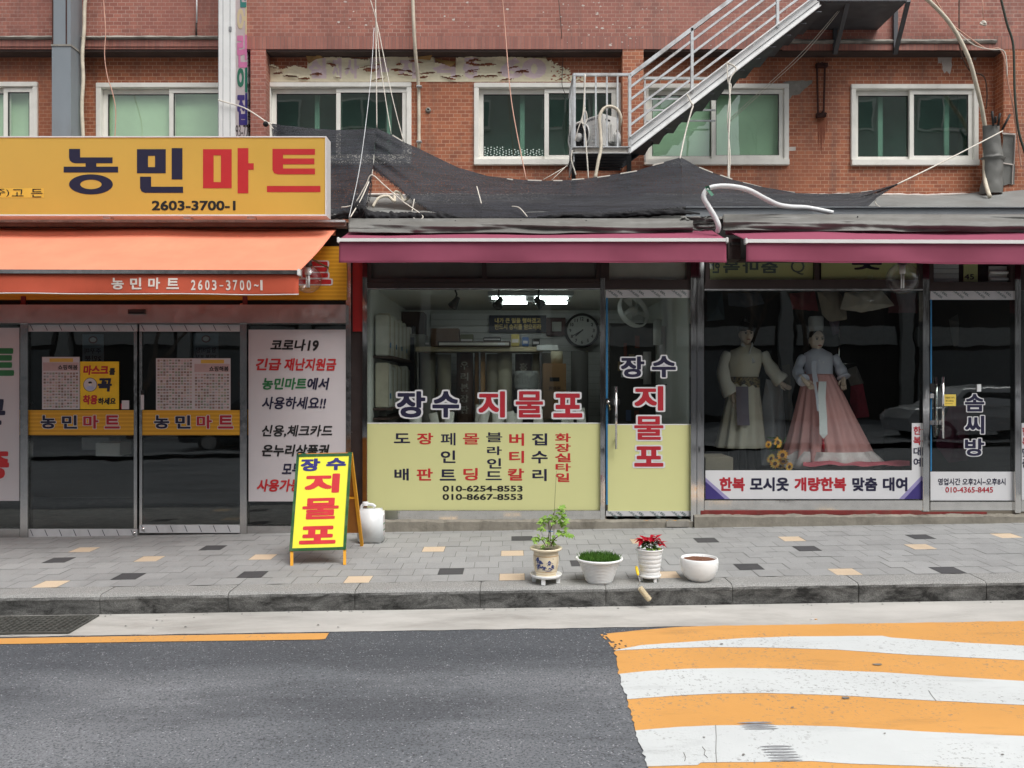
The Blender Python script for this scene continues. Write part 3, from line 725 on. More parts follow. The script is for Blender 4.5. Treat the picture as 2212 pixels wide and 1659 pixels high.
def surf(s, t):
    u = U0 + (U1 - U0) * s; v = V0 + (V1 - V0) * t
    e = max(0.0, 1 - abs(v - top_edge(u)) / 9) if v < top_edge(u) + 12 else 0
    l = .004 + .006 * abs(nz((u * .06, v * .15, 0))) + .05 * e * e * (0.3 + abs(nz((u * .03, 2, 2))))
    for (a, b, w, h, sl) in tears:
        dx = (u - a) / w
        if abs(dx) < 1:
            dv = (v - b - sl * (u - a)) / (h + 4)
            if -1.2 < dv < 1.2: l += .020 * (1 - dx * dx) * (1 - abs(dv) / 1.2)
    return P(u, v, DW) + Vector((0, -l, 0))
mb = MB(); mb.grid(surf, NU, NV, None, True, hole, lambda s, t: M['peel_p'] if inside(U0 + (U1 - U0) * s, V0 + (V1 - V0) * t) else M['peel'])
pb = mb.build('peeling_banner'); tag(pb, 'torn cream vinyl banner with faded pink lettering peeling off the brick wall above the windows', 'banner')
# curled-back flaps
mb = MB()
for (a, b, c) in (((668, 140), (664, 126), (694, 124)), ((700, 127), (692, 122), (668, 133)), ((934, 128), (975, 150), (986, 136)), ((880, 127), (935, 124), (930, 133)), ((1090, 124), (1180, 131), (1184, 127))):
    A_ = P(*a, DW) + Vector((0, -.03, 0)); B_ = P(*b, DW) + Vector((0, -.075, 0)); C_ = P(*c, DW) + Vector((0, -.04, 0))
    MB().add([A_, B_, C_], [(0, 1, 2)], M['peel_b']).build('curled_flap', None, pb)

# rust-streaked hanger bracket on the wall between two windows
br = T('wall_bracket', 'blackened rusty iron bracket frame fixed to the brick between two windows', 'bracket', P(1770, 195, DW))
mb = MB()
for u_ in (1765, 1782): mb.beam(P(u_, 142, DW - .04), P(u_ + (2 if u_ < 1770 else -3), 250, DW - .04), .018, .02, M['rust'])
mb.beam(P(1762, 142, DW - .04), P(1787, 141, DW - .04), .05, .05, M['rust']); mb.beam(P(1763, 250, DW - .04), P(1784, 248, DW - .05), .05, .05, M['rust'])
for u_, v_ in ((1766, 138), (1774, 137), (1784, 140), (1768, 246), (1776, 242), (1783, 247)): mb.beam(P(u_, v_, DW), P(u_ + 2, v_ - 2, DW - .12), .014, .014, M['rust'])
mb.build('bracket_bars', None, br)
k = NT('rust_run'); v = k.coord('Object', (1, 1, .2)); c = k.mix(k.ramp(k.noise(v, 6, 6), [(.4, 0.0), (.6, 1.0)]), lin(124, 66, 46), lin(160, 94, 64))
M['rustrun'] = k.done(k.bsdf(c, .8))
for u_, w_, h_ in ((1768, 3, 66), (1774, 4.5, 80), (1780, 3, 60), (1785, 2, 34)): patch('rust_streak', [(u_ - w_, 254), (u_ + w_, 254), (u_ + w_ * .6, 254 + h_ * .6), (u_, 254 + h_), (u_ - w_ * .6, 254 + h_ * .5)], DW, M['rustrun'], .006, 40, .0025)

# duct wrapped in grey sheet at the far right, with dark pipe stubs
wp = T('wrapped_pipes', 'pipes wrapped in grey sheeting with dark stubs on the far right wall', 'pipes', P(2160, 330, DB))
mb = MB()
def wrap(s, t):
    a = PI * 1.1 * (s - .5); r = .085 * (1 + .15 * nz((s * 4, t * 6, 0))) * (1.0 + .35 * t + (.35 if .45 < t < .5 else 0))
    cx, cz = X(2150 + 4 * math.sin(t * 3), DB - .1), Z(268 + 148 * t, DB - .1)
    return Vector((cx + r * math.sin(a) * 1.15, YB - .02 - r * math.cos(a) + .02, cz + .012 * nz((s * 5, t * 5, 3))))
mb.grid(wrap, 20, 40, M['tarp'], True); mb.build('wrapping', None, wp)
mb = MB()
for a, b in (((2146, 272), (2143, 240)), ((2156, 272), (2160, 244)), ((2165, 280), (2182, 247)), ((2150, 265), (2151, 252))): mb.tube([P(*a, DB - .1), P(*b, DB - .14)], .014, M['gasket'], 8)
mb.build('pipe_stubs', None, wp)
mb = MB()
def flap(s, t): return P(2166 + 26 * s + 2 * nz((t * 5, 0, 0)), 289 + 110 * t + 3 * nz((s * 3, 0, 0)), DB - .012 - .01 * abs(nz((s * 4, t * 4, 1))))
mb.grid(flap, 10, 20, M['tarp'], True); mb.build('sheet_flap', None, wp)
mb = MB()
for a, b, w in (((2165, 288), (2194, 290), .02), ((2193, 290), (2190, 355), .02), ((2188, 355), (2186, 398), .02), ((2166, 352), (2190, 356), .015)): mb.beam(P(*a, DB - .028), P(*b, DB - .028), .006, w, M['lime'])
mb.build('sealant_bead', None, wp)

# steel column on the left
cl = T('steel_column', 'grey painted square steel column in front of the brick wall above the yellow sign', 'column', (X(140, 10), YB - .1, Z(300, 10)))
dcf = 9.93; x0, x1 = X(112, dcf), X(153, dcf)
mb = MB(); mb.box(x0, x1, dcf - D0, YB - .002, Z(480, dcf), Z(100, dcf), M['col']); mb.box(x0 + .004, x1 - .004, dcf - D0 + .004, YB - .002, Z(96, dcf), zt - 4, M['col']); mb.build('shaft', None, cl)
mb = MB(); mb.box(x0 - .008, x1 + .008, dcf - D0 - .008, YB - .002, Z(100, dcf), Z(96, dcf), M['cement']); mb.build('splice_plate', None, cl)
mb = MB()
for q in (.0, .72): mb.box(x0 + .004 + q * (x1 - x0), x0 + .016 + q * (x1 - x0), dcf - D0 - .004, dcf - D0 + .0035, Z(95, dcf), zt - 5, M['rust'])
mb.build('angle_trim', None, cl)
# ================================================================== THE THREE SHOPS (one storey, in front of the brick building)
GX = lambda u: X(u, D0)
ZR = Z(474, 8.5)                      # roof edge
def vbox(mb, u0, v0, u1, v1, y0, y1, m):
    """box whose front face sits at depth y0 and is outlined in picture units there"""
    d = D0 + y0; return mb.box(X(u0, d), X(u1, d), y0, y1, Z(v1, d), Z(v0, d), m)
def post(mb, u0, u1, v0, v1, y0=-.05, y1=.05, m=None): return vbox(mb, u0, v0, u1, v1, y0, y1, m or M['steel'])
def bpost(mb, u0, u1, v0, v1, y0=-.05, y1=.05, m=None):
    d = D0 + y0; return mb.bbox(X(u0, d), X(u1, d), y0, y1, Z(v1, d), Z(v0, d), .004, m or M['steel'])
M['int_wall'] = mat('interior_wall', lin(206, 208, 202), .8, 0, .06, 2)
M['int_ceil'] = mat('interior_ceiling', lin(226, 226, 220), .85, 0, .04, 2)
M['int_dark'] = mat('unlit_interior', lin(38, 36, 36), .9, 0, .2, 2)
M['int_floor'] = mat('interior_floor', lin(120, 112, 100), .5, 0, .12, 3)
M['door_film'] = mat('protective_film_white', lin(206, 206, 208), .4, .1, .05, 6, dirt=.15)
M['film_ink'] = mat('protective_film_ink', lin(96, 112, 112), .5)
M['hatch'] = mat('hatch_ink', lin(70, 70, 80), .5)
M['blue_tape'] = mat('blue_tape', lin(46, 120, 168), .5)
M['step'] = mat('rough_step_concrete', lin(142, 137, 126), .92, 0, .22, 4, .6, 30, dirt=.55, dirtcol=lin(74, 68, 58))
M['redpaint'] = mat('flaking_red_paint', lin(120, 42, 40), .8, 0, .25, 9, .3, 40, dirt=.3, dirtcol=lin(120, 104, 90))
M['keys'] = mat('brass_key', lin(150, 140, 110), .3, 1)

def shell(parent, u0, u1, depth, wall, ceil, floor, zc, zf, back=None):
    x0, x1 = GX(u0), GX(u1)
    MB().box(x0, x1, depth, depth + .1, zf - .05, zc + .05, back or wall).build('back_wall', None, parent)
    MB().box(x0, x0 + .06, .06, depth, zf, zc, wall).build('side_wall', None, parent); MB().box(x1 - .06, x1, .06, depth, zf, zc, wall).build('side_wall', None, parent)
    MB().box(x0, x1, .06, depth, zc, zc + .06, ceil).build('ceiling', None, parent)
    MB().box(x0, x1, -.02, depth, zf - .3, zf, floor).build('floor', None, parent)
    MB().box(x0, x1, .06, .12, zc + .06, ZR - .02, M['dark']).build('fascia_backing', None, parent)
def ledge_strip(name, parent, u0, u1, v0, v1, y0, y1, m):
    """rough concrete step"""
    mb = MB(); d = D0 + y0; x0, x1, z1 = X(u0, d), X(u1, d), Z(v0, d); z0 = Z(v1, d) - .06
    n = max(10, int((x1 - x0) * 30)); pr = [(y0, z0), (y0 - .004, z1 - .02), (y0 + .015, z1), (y1, z1 + .002)]
    def fn(s, t):
        x = x0 + (x1 - x0) * s; q = round(t * 3); y, z = pr[q]
        w = .012 * nz((x * 6, q * 3, 1)) + .008 * nz((x * 19, q, 5)) + .02 * min(0, nz((x * 2.2, 7, 0)) + .1)
        return Vector((x, y - .6 * w if q < 3 else y, z + (w if q in (1, 2) else 0)))
    mb.grid(fn, n, 3, m, False); return mb.build(name, None, parent)
def striped_plate(mb, u0, v0, u1, v1, y0, y1, words=False, step=19, m=None):
    vbox(mb, u0, v0, u1, v1, y0, y1, m or M['door_film']); d = D0 + y0
    mp = flat(d)
    if not words:
        u = u0 + 4
        while u < u1 - 8:
            h = v1 - v0
            mb.add([mp(u, v0 + 1, .002), mp(u + 1.6, v0 + 1, .002), mp(u + 7.6, v1 - 2, .002), mp(u + 6, v1 - 2, .002)], [(3, 2, 1, 0)], M['hatch'])
            u += step
    else:
        h = v1 - v0; u = u0 - 4
        while u < u1 - 10:
            for row, tx in enumerate(('STAINLESS', 'STEEL')):
                vs, fs = glyph(tx, .03); a, b, c, e = bounds(vs); w = 34 if row == 0 else 24; hh = 4.6
                ca, sa = math.cos(.62), math.sin(.62); ou = u + row * 20; ov = v0 - 3 + row * 2
                pts = []
                for p in vs:
                    px = (p[0] - a) / (b - a) * w; py = -(p[1] - c) / (e - c) * hh
                    q = (ou + px * ca - py * sa, ov + px * sa + py * ca); pts.append(q)
                keep = [f for f in fs if all(u0 < pts[k][0] < u1 and v0 < pts[k][1] < v1 for k in f)]
                mb.add([mp(q[0], q[1], .002) for q in pts], keep, M['film_ink'])
            u += 46
def bar_handle(parent, uc, v0, v1, uu=4, y=-.09, r=.013):
    mb = MB(); d = D0 + y
    mb.tube([P(uc, v0, d), P(uc, v1, d)], r, M['steel'], 12)
    for v in (v0 + (v1 - v0) * .14, v1 - (v1 - v0) * .14): mb.tube([P(uc, v, d), P(uc, v, d) + Vector((0, -y - .012, 0))], r * .7, M['steel'], 8)
    return mb.build('handle', None, parent)

# ------------------------------------------------------------------ wallpaper shop, middle
ws = T('wallpaper_shop', 'shop with glass front, pale yellow lower panels and rolls of wallpaper inside', 'shop', (GX(1140), 0, .1))
ZC = 2.56
shell(ws, 786, 1500, 3.0, M['int_wall'], M['int_ceil'], M['int_floor'], ZC, .14)
for q in ((783, 793, 560, 1135), (1297, 1307, 600, 1126), (1492.5, 1505, 560, 1138, -.06), (1506, 1521, 560, 1138, -.05)): bpost(MB(), *q).build('frame_post', None, ws)
bpost(MB(), 793, 1297, 1103, 1124, -.03, .05).build('base_rail', None, ws); vbox(MB(), 1297, 560, 1307, 600, -.04, .05, M['bronze']).build('frame_post', None, ws)
vbox(vbox(MB(), 793, 610.5, 1297, 623, -.02, .05, M['bronze']), 793, 622.5, 1297, 625, -.03, .03, M['steel_dull']).build('transom_bar', None, ws); vbox(MB(), 1307, 612, 1492, 624, -.02, .05, M['bronze']).build('transom_bar', None, ws)
def transom(parent, u0, u1, v0, v1, um, paneM=None):
    mb = MB(); f = 9
    vbox(mb, u0, v0, u1, v0 + 6, -.02, .06, M['bronze']); vbox(mb, u0, v1 - 8, u1, v1, -.02, .06, M['bronze']); vbox(mb, u0, v0 + 6, u0 + f, v1 - 8, -.02, .06, M['bronze']); vbox(mb, u1 - f, v0 + 6, u1, v1 - 8, -.02, .06, M['bronze'])
    if um: vbox(mb, um - 5, v0 + 6, um + 5, v1 - 8, -.015, .06, M['bronze'])
    t = mb.build('transom_window', None, parent)
    mb = MB(); vbox(mb, u0 + f, v0 + 6, u1 - f, v1 - 8, .02, .028, M['shopglass']); mb.build('pane', None, t)
    return t
transom(ws, 793, 1297, 556, 610, 1046); transom(ws, 1307, 1492, 556, 612, None)
# paint the inside of the transoms: a light board behind the door one, dim storage behind the other
mb = MB(); vbox(mb, 1307, 556, 1492, 612, .035, .05, mat('transom_panel_pale', lin(196, 194, 186), .6)); mb.build('transom_board', None, ws)
mb = MB(); vbox(mb, 793, 545, 1297, 612, .035, .05, mat('transom_paper', lin(120, 118, 116), .8)); mb.build('transom_board', None, ws)
MB().box(GX(793), GX(1297), .0, .012, Z(1103), Z(625), M['shopglass']).build('window_pane', None, ws)
mb = MB(); vbox(mb, 794, 914, 1296.5, 1102, -.006, -.001, M['film_yellow']); vbox(mb, 794, 913, 1296.5, 915.3, -.008, -.0065, M['white_paint']); wf = mb.build('yellow_film', None, ws)
ledge_strip('step', ws, 783, 1497, 1123, 1142, -.06, .1, M['step'])
mb = MB(); vbox(mb, 1390, 1124, 1470, 1129, -.05, .04, M['ywood']); vbox(mb, 1440, 1126, 1488, 1138, -.075, -.01, M['cement']); mb.build('door_sill', None, ws)
# lettering
f0 = flat(D0 - .006)
mb = MB()
for s_, a, b, m in (('장', 857, 919, 'navy'), ('수', 934, 992, 'navy'), ('지', 1033, 1091, 'crimson'), ('물', 1114, 1173, 'crimson'), ('포', 1195, 1258, 'crimson')):
    put(mb, f0, s_, a, 845 if s_ != '포' else 850, b, 902, M[m], .036 if s_ != '물' else .026, 0, .055, M['white'])
for s_, a, v0, v1, w, m in (
    ('도', 851, 936, 957, 35, 'navy'), ('배', 852, 1012, 1038, 31, 'navy'), ('장', 901, 935, 960, 35, 'red'), ('판', 900, 1012, 1038, 35, 'red'),
    ('페', 952, 935, 962, 32, 'navy'), ('인', 952, 973, 1000, 32, 'navy'), ('트', 950, 1014, 1038, 35, 'navy'), ('몰', 1000, 936, 960, 35, 'red'), ('딩', 1001, 1011, 1038, 31, 'red'),
    ('블', 1050, 934, 955, 35, 'navy'), ('라', 1052, 964, 983, 32, 'navy'), ('인', 1052, 990, 1012, 31, 'navy'), ('드', 1049, 1018, 1037, 35, 'navy'),
    ('버', 1100, 936, 963, 32, 'red'), ('티', 1100, 974, 1000, 32, 'red'), ('칼', 1097, 1012, 1038, 35, 'red'),
    ('집', 1149, 936, 962, 33, 'navy'), ('수', 1148, 974, 1001, 35, 'navy'), ('리', 1150, 1013, 1039, 31, 'navy'),
    ('화', 1199, 936, 955, 34, 'red'), ('장', 1199, 958, 976, 34, 'red'), ('실', 1199, 979, 998, 34, 'red'), ('타', 1200, 1001, 1018, 33, 'red'), ('일', 1200, 1022, 1041, 30, 'red')):
    put(mb, f0, s_, a, v0, a + w, v1, M[m], .024 if s_ not in '몰블페' else .014)
put(mb, f0, '010-6254-8553', 956, 1049, 1129, 1062, M['black'], .028); put(mb, f0, '010-8667-8553', 956, 1067, 1129, 1080, M['black'], .028)
mb.build('lettering', None, ws)
# door
mb = MB()
striped_plate(mb, 1309, 626, 1490, 643, -.02, .02, True)
wd = mb.build('door', None, ws); mb = MB(); striped_plate(mb, 1309, 1104, 1490, 1122, -.02, .02, True); vbox(mb, 1308, 1122, 1491, 1125, -.01, .02, M['dark']); mb.build('bottom_rail', None, wd)
mb = MB(); vbox(mb, 1309, 643, 1490, 1104, -.006, .006, M['shopglass']); mb.build('pane', None, wd)
mb = MB(); vbox(mb, 1313, 917, 1490, 1103.5, -.0115, -.0075, M['film_yellow']); vbox(mb, 1309, 643, 1313, 1090, -.012, -.0065, M['blue_tape']); vbox(mb, 1313, 916, 1490, 918, -.013, -.012, M['white_paint']); mb.build('yellow_film', None, wd)
mb = MB(); f1 = flat(D0 - .0125)
put(mb, f1, '장', 1341, 770, 1392, 815, M['navy'], .036, 0, .055, M['white']); put(mb, f1, '수', 1408, 769, 1460, 815, M['navy'], .036, 0, .055, M['white'])
for s_, v0, v1 in (('지', 834, 887), ('물', 899, 950), ('포', 964, 1008)): put(mb, f1, s_, 1370, v0, 1433, v1, M['crimson'], .038 if s_ != '물' else .026, 0, .055, M['white'])
mb.build('lettering', None, wd)
bar_handle(wd, 1331, 835, 970)
mb = MB(); bpost(mb, 1309, 1339, 861, 874, -.05, -.014); d_ = D0 - .055
mb.tube([P(1314, 868, d_), P(1314, 868, d_ - .03)], .014, M['steel'], 12); mb.tube([P(1316, 874, d_ - .01), P(1318, 886, d_ - .012)], .006, M['keys'], 6); mb.build('lock', None, wd)

# ------------------------------------------------------------------ dress shop, right
ds = T('dress_shop', 'shop whose dark window shows two mannequins in traditional Korean dress', 'shop', (GX(1860), 0, .2))
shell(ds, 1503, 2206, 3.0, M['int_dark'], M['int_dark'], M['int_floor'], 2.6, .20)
for q in ((1994, 2008, 560, 1105, -.04), (2193, 2206, 560, 1108, -.05)): bpost(MB(), *q).build('frame_post', None, ds)
bpost(MB(), 1522, 1994, 1081, 1103, -.03, .05).build('base_rail', None, ds); vbox(MB(), 1522, 624, 1994, 627.5, -.03, .03, M['steel_dull']).build('head_rail', None, ds)
mb = MB(); vbox(mb, 1522, 612, 1994, 624, -.02, .05, M['bronze']); vbox(mb, 2008, 617, 2193, 627, -.02, .05, M['bronze']); mb.build('transom_bar', None, ds)
transom(ds, 1524, 1994, 560, 612, 1765); transom(ds, 2008, 2193, 560, 617, None)
mb = MB(); vbox(mb, 1534, 560, 1756, 604, .034, .04, M['film_yellow']); vbox(mb, 1774, 560, 1986, 604, .034, .04, M['film_yellow']); fy = flat(D0 + .0335)
for s_, a, b in (('한', 1537, 1556), ('복', 1562, 1598), ('마', 1604, 1638), ('춤', 1644, 1680)):
    put(mb, lambda u, v, l=0, a=a, b=b: fy(a + b - u, v, l), s_, a, 561, b, 590, M['film_ink'], .03)
put(mb, fy, 'Q', 1708, 562, 1738, 594, M['film_ink'], 0); put(mb, fy, '옷', 1840, 556, 1905, 583, M['navy'], .05)
tb = mb.build('transom_sign', None, ds)
mb = MB()
for k_ in range(4): vbox(mb, 2010, 570 + k_ * 11, 2071, 580 + k_ * 11, .05, .06, M['door_film'])
mb.build('blind', None, ds)
mb = MB(); vbox(mb, 2082, 565, 2112, 610, .05, .06, M['film_yellow']); put(mb, flat(D0 + .049), '45', 2083, 592, 2104, 604, M['navy'], .02); vbox(mb, 2136, 575, 2198, 613, .05, .06, M['paper']); mb.build('transom_sign', None, ds)
for (a, b, c, e) in ((2138, 585, 2196, 592), (2138, 600, 2196, 607)):
    mb = MB(); mb.tube([P(a, (b + e) / 2, D0 + .04), P(c, (b + e) / 2, D0 + .04)], .02, M['plastic_w'], 10); tag(mb.build('paper_roll'), 'white patterned roll lying above the dress shop door, %s of two' % ('upper' if b < 590 else 'lower'), 'roll')
MB().box(GX(1522), GX(1994), .0, .012, Z(1081), Z(627), M['shopglass']).build('window_pane', None, ds)
mb = MB(); vbox(mb, 1524, 1016, 1993, 1078, -.006, -.001, M['white']); vbox(mb, 1970, 914, 1993, 1016, -.006, -.001, M['white'])
k = NT('violet_corner'); v = k.coord('Object'); M['violet'] = mat('violet_corner_print', lin(62, 52, 118), .45); M['violet2'] = mat('lilac_corner_print', lin(150, 142, 186), .45)
fd = flat(D0 - .0062)
mb.add([fd(1524, 1032, .001), fd(1577, 1078, .001), fd(1524, 1078, .001)], [(0, 2, 1)], M['violet2']); mb.add([fd(1524, 1040, .002), fd(1566, 1078, .002), fd(1524, 1078, .002)], [(0, 2, 1)], M['violet'])
mb.add([fd(1992, 1026, .001), fd(1992, 1078, .001), fd(1942, 1078, .001)], [(0, 2, 1)], M['violet2']); mb.add([fd(1992, 1036, .002), fd(1992, 1078, .002), fd(1953, 1078, .002)], [(0, 2, 1)], M['violet'])
wsn = mb.build('window_sign', None, ds)
mb = MB()
for s_, a, b, m in (('한복', 1554, 1609, 'crimson'), ('모시옷', 1620, 1704, 'navy'), ('개량한복', 1716, 1828, 'crimson'), ('맞춤', 1841, 1895, 'navy'), ('대여', 1907, 1960, 'navy')): put(mb, fd, s_, a, 1031, b, 1061, M[m], .04)
for s_, v0, v1, m in (('한', 921, 939, 'crimson'), ('복', 943, 961, 'crimson'), ('대', 966, 984, 'navy'), ('여', 989, 1008, 'navy')): put(mb, fd, s_, 1973, v0, 1989, v1, M[m], .03)
mb.build('lettering', None, ds)
mb = MB(); vbox(mb, 1514, 1103.5, 1990, 1112, -.06, .05, M['redpaint']); vbox(mb, 1990, 1106, 2132, 1111, -.04, .05, M['redpaint']); mb.build('painted_strip', None, ds)
ledge_strip('step', ds, 1500, 2400, 1112, 1137, -.09, .1, M['step'])
mb = MB(); striped_plate(mb, 2010, 628.5, 2190, 647, -.02, .02, True); dd = mb.build('door', None, ds); mb = MB(); vbox(mb, 2010, 1084, 2190, 1103, -.02, .02, M['steel']); vbox(mb, 2009, 1103, 2191, 1106, -.01, .02, M['dark']); mb.build('bottom_rail', None, dd)
mb = MB(); vbox(mb, 2010, 647, 2190, 1084, -.006, .006, M['shopglass']); mb.build('pane', None, dd)
mb = MB(); vbox(mb, 2010, 1019, 2190, 1081, -.011, -.0065, M['white']); vbox(mb, 2010, 647, 2013, 1018, -.011, -.0065, M['blue_tape']); mb.build('white_film', None, dd)
mb = MB(); f1 = flat(D0 - .0115)
for s_, v0, v1 in (('솜', 851, 889), ('씨', 898, 937), ('방', 947, 985)): put(mb, f1, s_, 2084, v0, 2126, v1, M['navy'], .032, 0, .045, M['white'])
put(mb, f1, '영업시간 오후2시~오후8시', 2026, 1033, 2172, 1048, M['navy'], .02); put(mb, f1, '010-4365-8445', 2042, 1052, 2145, 1064, M['crimson'], .015)
mb.build('lettering', None, dd)
bar_handle(dd, 2023, 814, 945, y=.07); bar_handle(dd, 2037, 814, 947)
mb = MB(); bpost(mb, 2009, 2020, 828, 848, -.04, -.014, M['black']); bpost(mb, 2009, 2018, 850, 860, -.04, -.014); bpost(mb, 2009, 2038, 908, 918, -.045, -.014); mb.build('lock', None, dd)
mb = MB(); vbox(mb, 2111, 830, 2119.5, 846, -.02, -.007, M['plastic_w']); mb.build('door_sensor', None, dd)
mb = MB(); vbox(mb, 2039, 852, 2065, 877, -.0125, -.0115, mat('sticky_note_yellow', lin(226, 198, 90), .7))
fn_ = flat(D0 - .0126)
put(mb, fn_, '외출중 연락', 2042, 857, 2062, 861, M['black'], 0); put(mb, fn_, '주세요', 2042, 864, 2060, 868, M['black'], 0); mb.box(X(2042, 8.487), X(2058, 8.487), -.0128, -.0126, Z(872.5), Z(871.7), M['black'])
tag(mb.build('sticky_note'), 'small yellow handwritten note stuck on the dress shop door beside its handle', 'note')

# sliver of the next shop at the right edge
ns = T('neighbour_shop', 'narrow sliver of the shopfront beyond the dress shop door, white panel with letters', 'shop', (GX(2400), 0, .2))
shell(ns, 2206, 2700, 2.0, M['int_dark'], M['int_dark'], M['int_floor'], 2.6, .20)
mb = MB(); bpost(mb, 2600, 2615, 560, 1108); bpost(mb, 2206, 2700, 1081, 1105, -.03, .05); vbox(mb, 2206, 560, 2700, 627, -.02, .05, M['bronze']); mb.build('frame', None, ns)
MB().box(GX(2206), GX(2700), 0, .012, Z(1081), Z(627), M['shopglass']).build('window_pane', None, ns)
mb = MB(); vbox(mb, 2207, 1016, 2699, 1080, -.006, -.001, M['white']); vbox(mb, 2207, 914, 2228, 1016, -.006, -.001, M['white'])
for s_, v0, v1, m in (('한', 922, 941, 'crimson'), ('복', 945, 964, 'crimson'), ('맞', 968, 987, 'navy'), ('춤', 990, 1010, 'navy')): put(mb, fd, s_, 2208, v0, 2225, v1, M[m], .03)
mb.build('window_sign', None, ns)

# ------------------------------------------------------------------ grocery, left
gs = T('grocery_shop', 'grocery with dark automatic sliding doors and yellow striped bands', 'shop', (GX(290), 0, 0))
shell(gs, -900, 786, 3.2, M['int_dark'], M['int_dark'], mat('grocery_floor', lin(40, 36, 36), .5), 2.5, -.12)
for a, b in ((43, 60), (518, 533), (-420, -405)): bpost(MB(), a, b, 655, 1165, -.05, .05, M['steel_dull']).build('frame_post', None, gs)
bpost(MB(), 747, 758, 540, 1145, -.04, .05, M['steel_dull']).build('frame_post', None, gs)
for q in ((533, 747, 1136, 1156), (-900, 43, 1142, 1170)): bpost(MB(), *q, -.03, .05, M['steel_dull']).build('base_rail', None, gs)
mb = MB(); vbox(mb, 758, 560, 783, 1145, .02, .06, M['bronze']); mb.build('corner_panel', None, gs)
mb = MB(); vbox(mb, 762, 563, 783, 716, -.01, .0195, mat('red_corner_panel', lin(170, 32, 30), .45)); mb.build('red_panel', None, gs)
mb = MB(); bpost(mb, -900, 747, 658, 698, -.12, .05, mat('satin_steel_header', (.52, .50, .49), .38, 1.0, .08, 6)); mb.build('door_header', None, gs)
mb = MB(); vbox(mb, 276, 668, 312, 678, -.15, -.12, M['bronze']); vbox(mb, 278, 674, 310, 677, -.152, -.15, M['dark']); mb.build('motion_sensor', None, gs)
# yellow fascia with thin horizontal stripes
def stripes(name, c1, c2, pitch):
    k = NT(name); v = k.coord('Object'); s_ = k.n('ShaderNodeSeparateXYZ'); k.l(v, s_.inputs[0])
    w = k.math('FRACT', k.math('MULTIPLY', s_.outputs[2], 1 / pitch)); c = k.mix(k.ramp(w, [(.35, 0.0), (.5, 1.0)]), c1, c2); return k.done(k.bsdf(c, .45))
M['ystripe'] = stripes('yellow_striped_vinyl', lin(222, 166, 44), lin(206, 148, 34), .04)
mb = MB(); vbox(mb, -900, 532, 749, 648, -.06, .04, M['ystripe']); fasc = mb.build('fascia', None, gs)
mb = MB(); vbox(mb, -900, 648, 747, 658, -.03, .04, M['dark']); mb.build('fascia_gap', None, gs)
mb = MB()
for u_ in (45, 524): vbox(mb, u_, 640, u_ + 10, 658, -.07, -.0605, M['redpaint'])
mb.build('fascia_clip', None, gs)
mb = MB(); fq = flat(D0 - .061)
put(mb, fq, '트', 645, 565, 716, 614, M['red'], .05, 0, .04, M['white']); put(mb, fq, '마', 545, 562, 620, 616, M['red'], .05, 0, .04, M['white']); mb.build('fascia_lettering', None, gs)
# fixed panes and doors
mb = MB(); vbox(mb, 533, 700, 747, 1136, 0, .012, M['shopglass']); mb.build('window_pane', None, gs)
mb = MB(); vbox(mb, -405, 700, 43, 1142, 0, .012, M['shopglass']); mb.build('window_pane', None, gs)
mb = MB(); vbox(mb, 640, 1080, 690, 1136, .05, .06, mat('checker_plate', lin(96, 98, 100), .5, .6, .3, 60)); mb.build('kick_plate', None, gs)
mb = MB(); vbox(mb, 533, 885, 537, 940, -.01, -.0005, M['ystripe']); vbox(mb, 40, 885, 43, 940, -.01, -.0005, M['ystripe']); mb.build('yellow_band', None, gs)
for (a, b, va, vb, yo, tx) in ((61, 296, 701, 1160, -.03, 88), (301, 518, 701, 1151, -.045, 333)):
    mb = MB(); striped_plate(mb, a, va, b, 716, yo, yo + .03, False, 31)
    vbox(mb, b - 7 if a < 100 else a, 716, b if a < 100 else a + 6, vb - 17, yo, yo + .03, M['steel_dull'])
    dr = mb.build('sliding_door', None, gs); mb = MB(); striped_plate(mb, a, vb - 17, b, vb, yo, yo + .03, False, 31); mb.build('bottom_rail', None, dr)
    mb = MB(); vbox(mb, a, 716, b, vb - 17, yo + .012, yo + .02, M['shopglass']); mb.build('pane', None, dr)
    mb = MB(); vbox(mb, a + (0 if a < 100 else 6), 886, b - (7 if a < 100 else 0), 940, yo + .006, yo + .0115, M['ystripe']); mb.build('yellow_band', None, dr)
    mb = MB(); ff = flat(D0 + yo + .0055)
    for q, (s_, m) in enumerate((('농', 'navy'), ('민', 'navy'), ('마', 'crimson'), ('트', 'crimson'))):
        u_ = tx + q * 46; put(mb, ff, s_, u_, 897, u_ + 33, 926, M[m], .035, 0, .03, M['white'])
    mb.build('lettering', None, dr)
    mb = MB(); c = P(b - 6 if a < 100 else a + 8, vb - 8, D0 + yo); mb.lathe([(.001, .012), (.014, .010), (.02, 0)], c, M['steel'], 14, M=Matrix.Rotation(PI / 2, 3, 'X')); mb.build('lock', None, dr)
ledge_strip('step', gs, -900, 783, 1161, 1180, -.03, .1, M['step'])
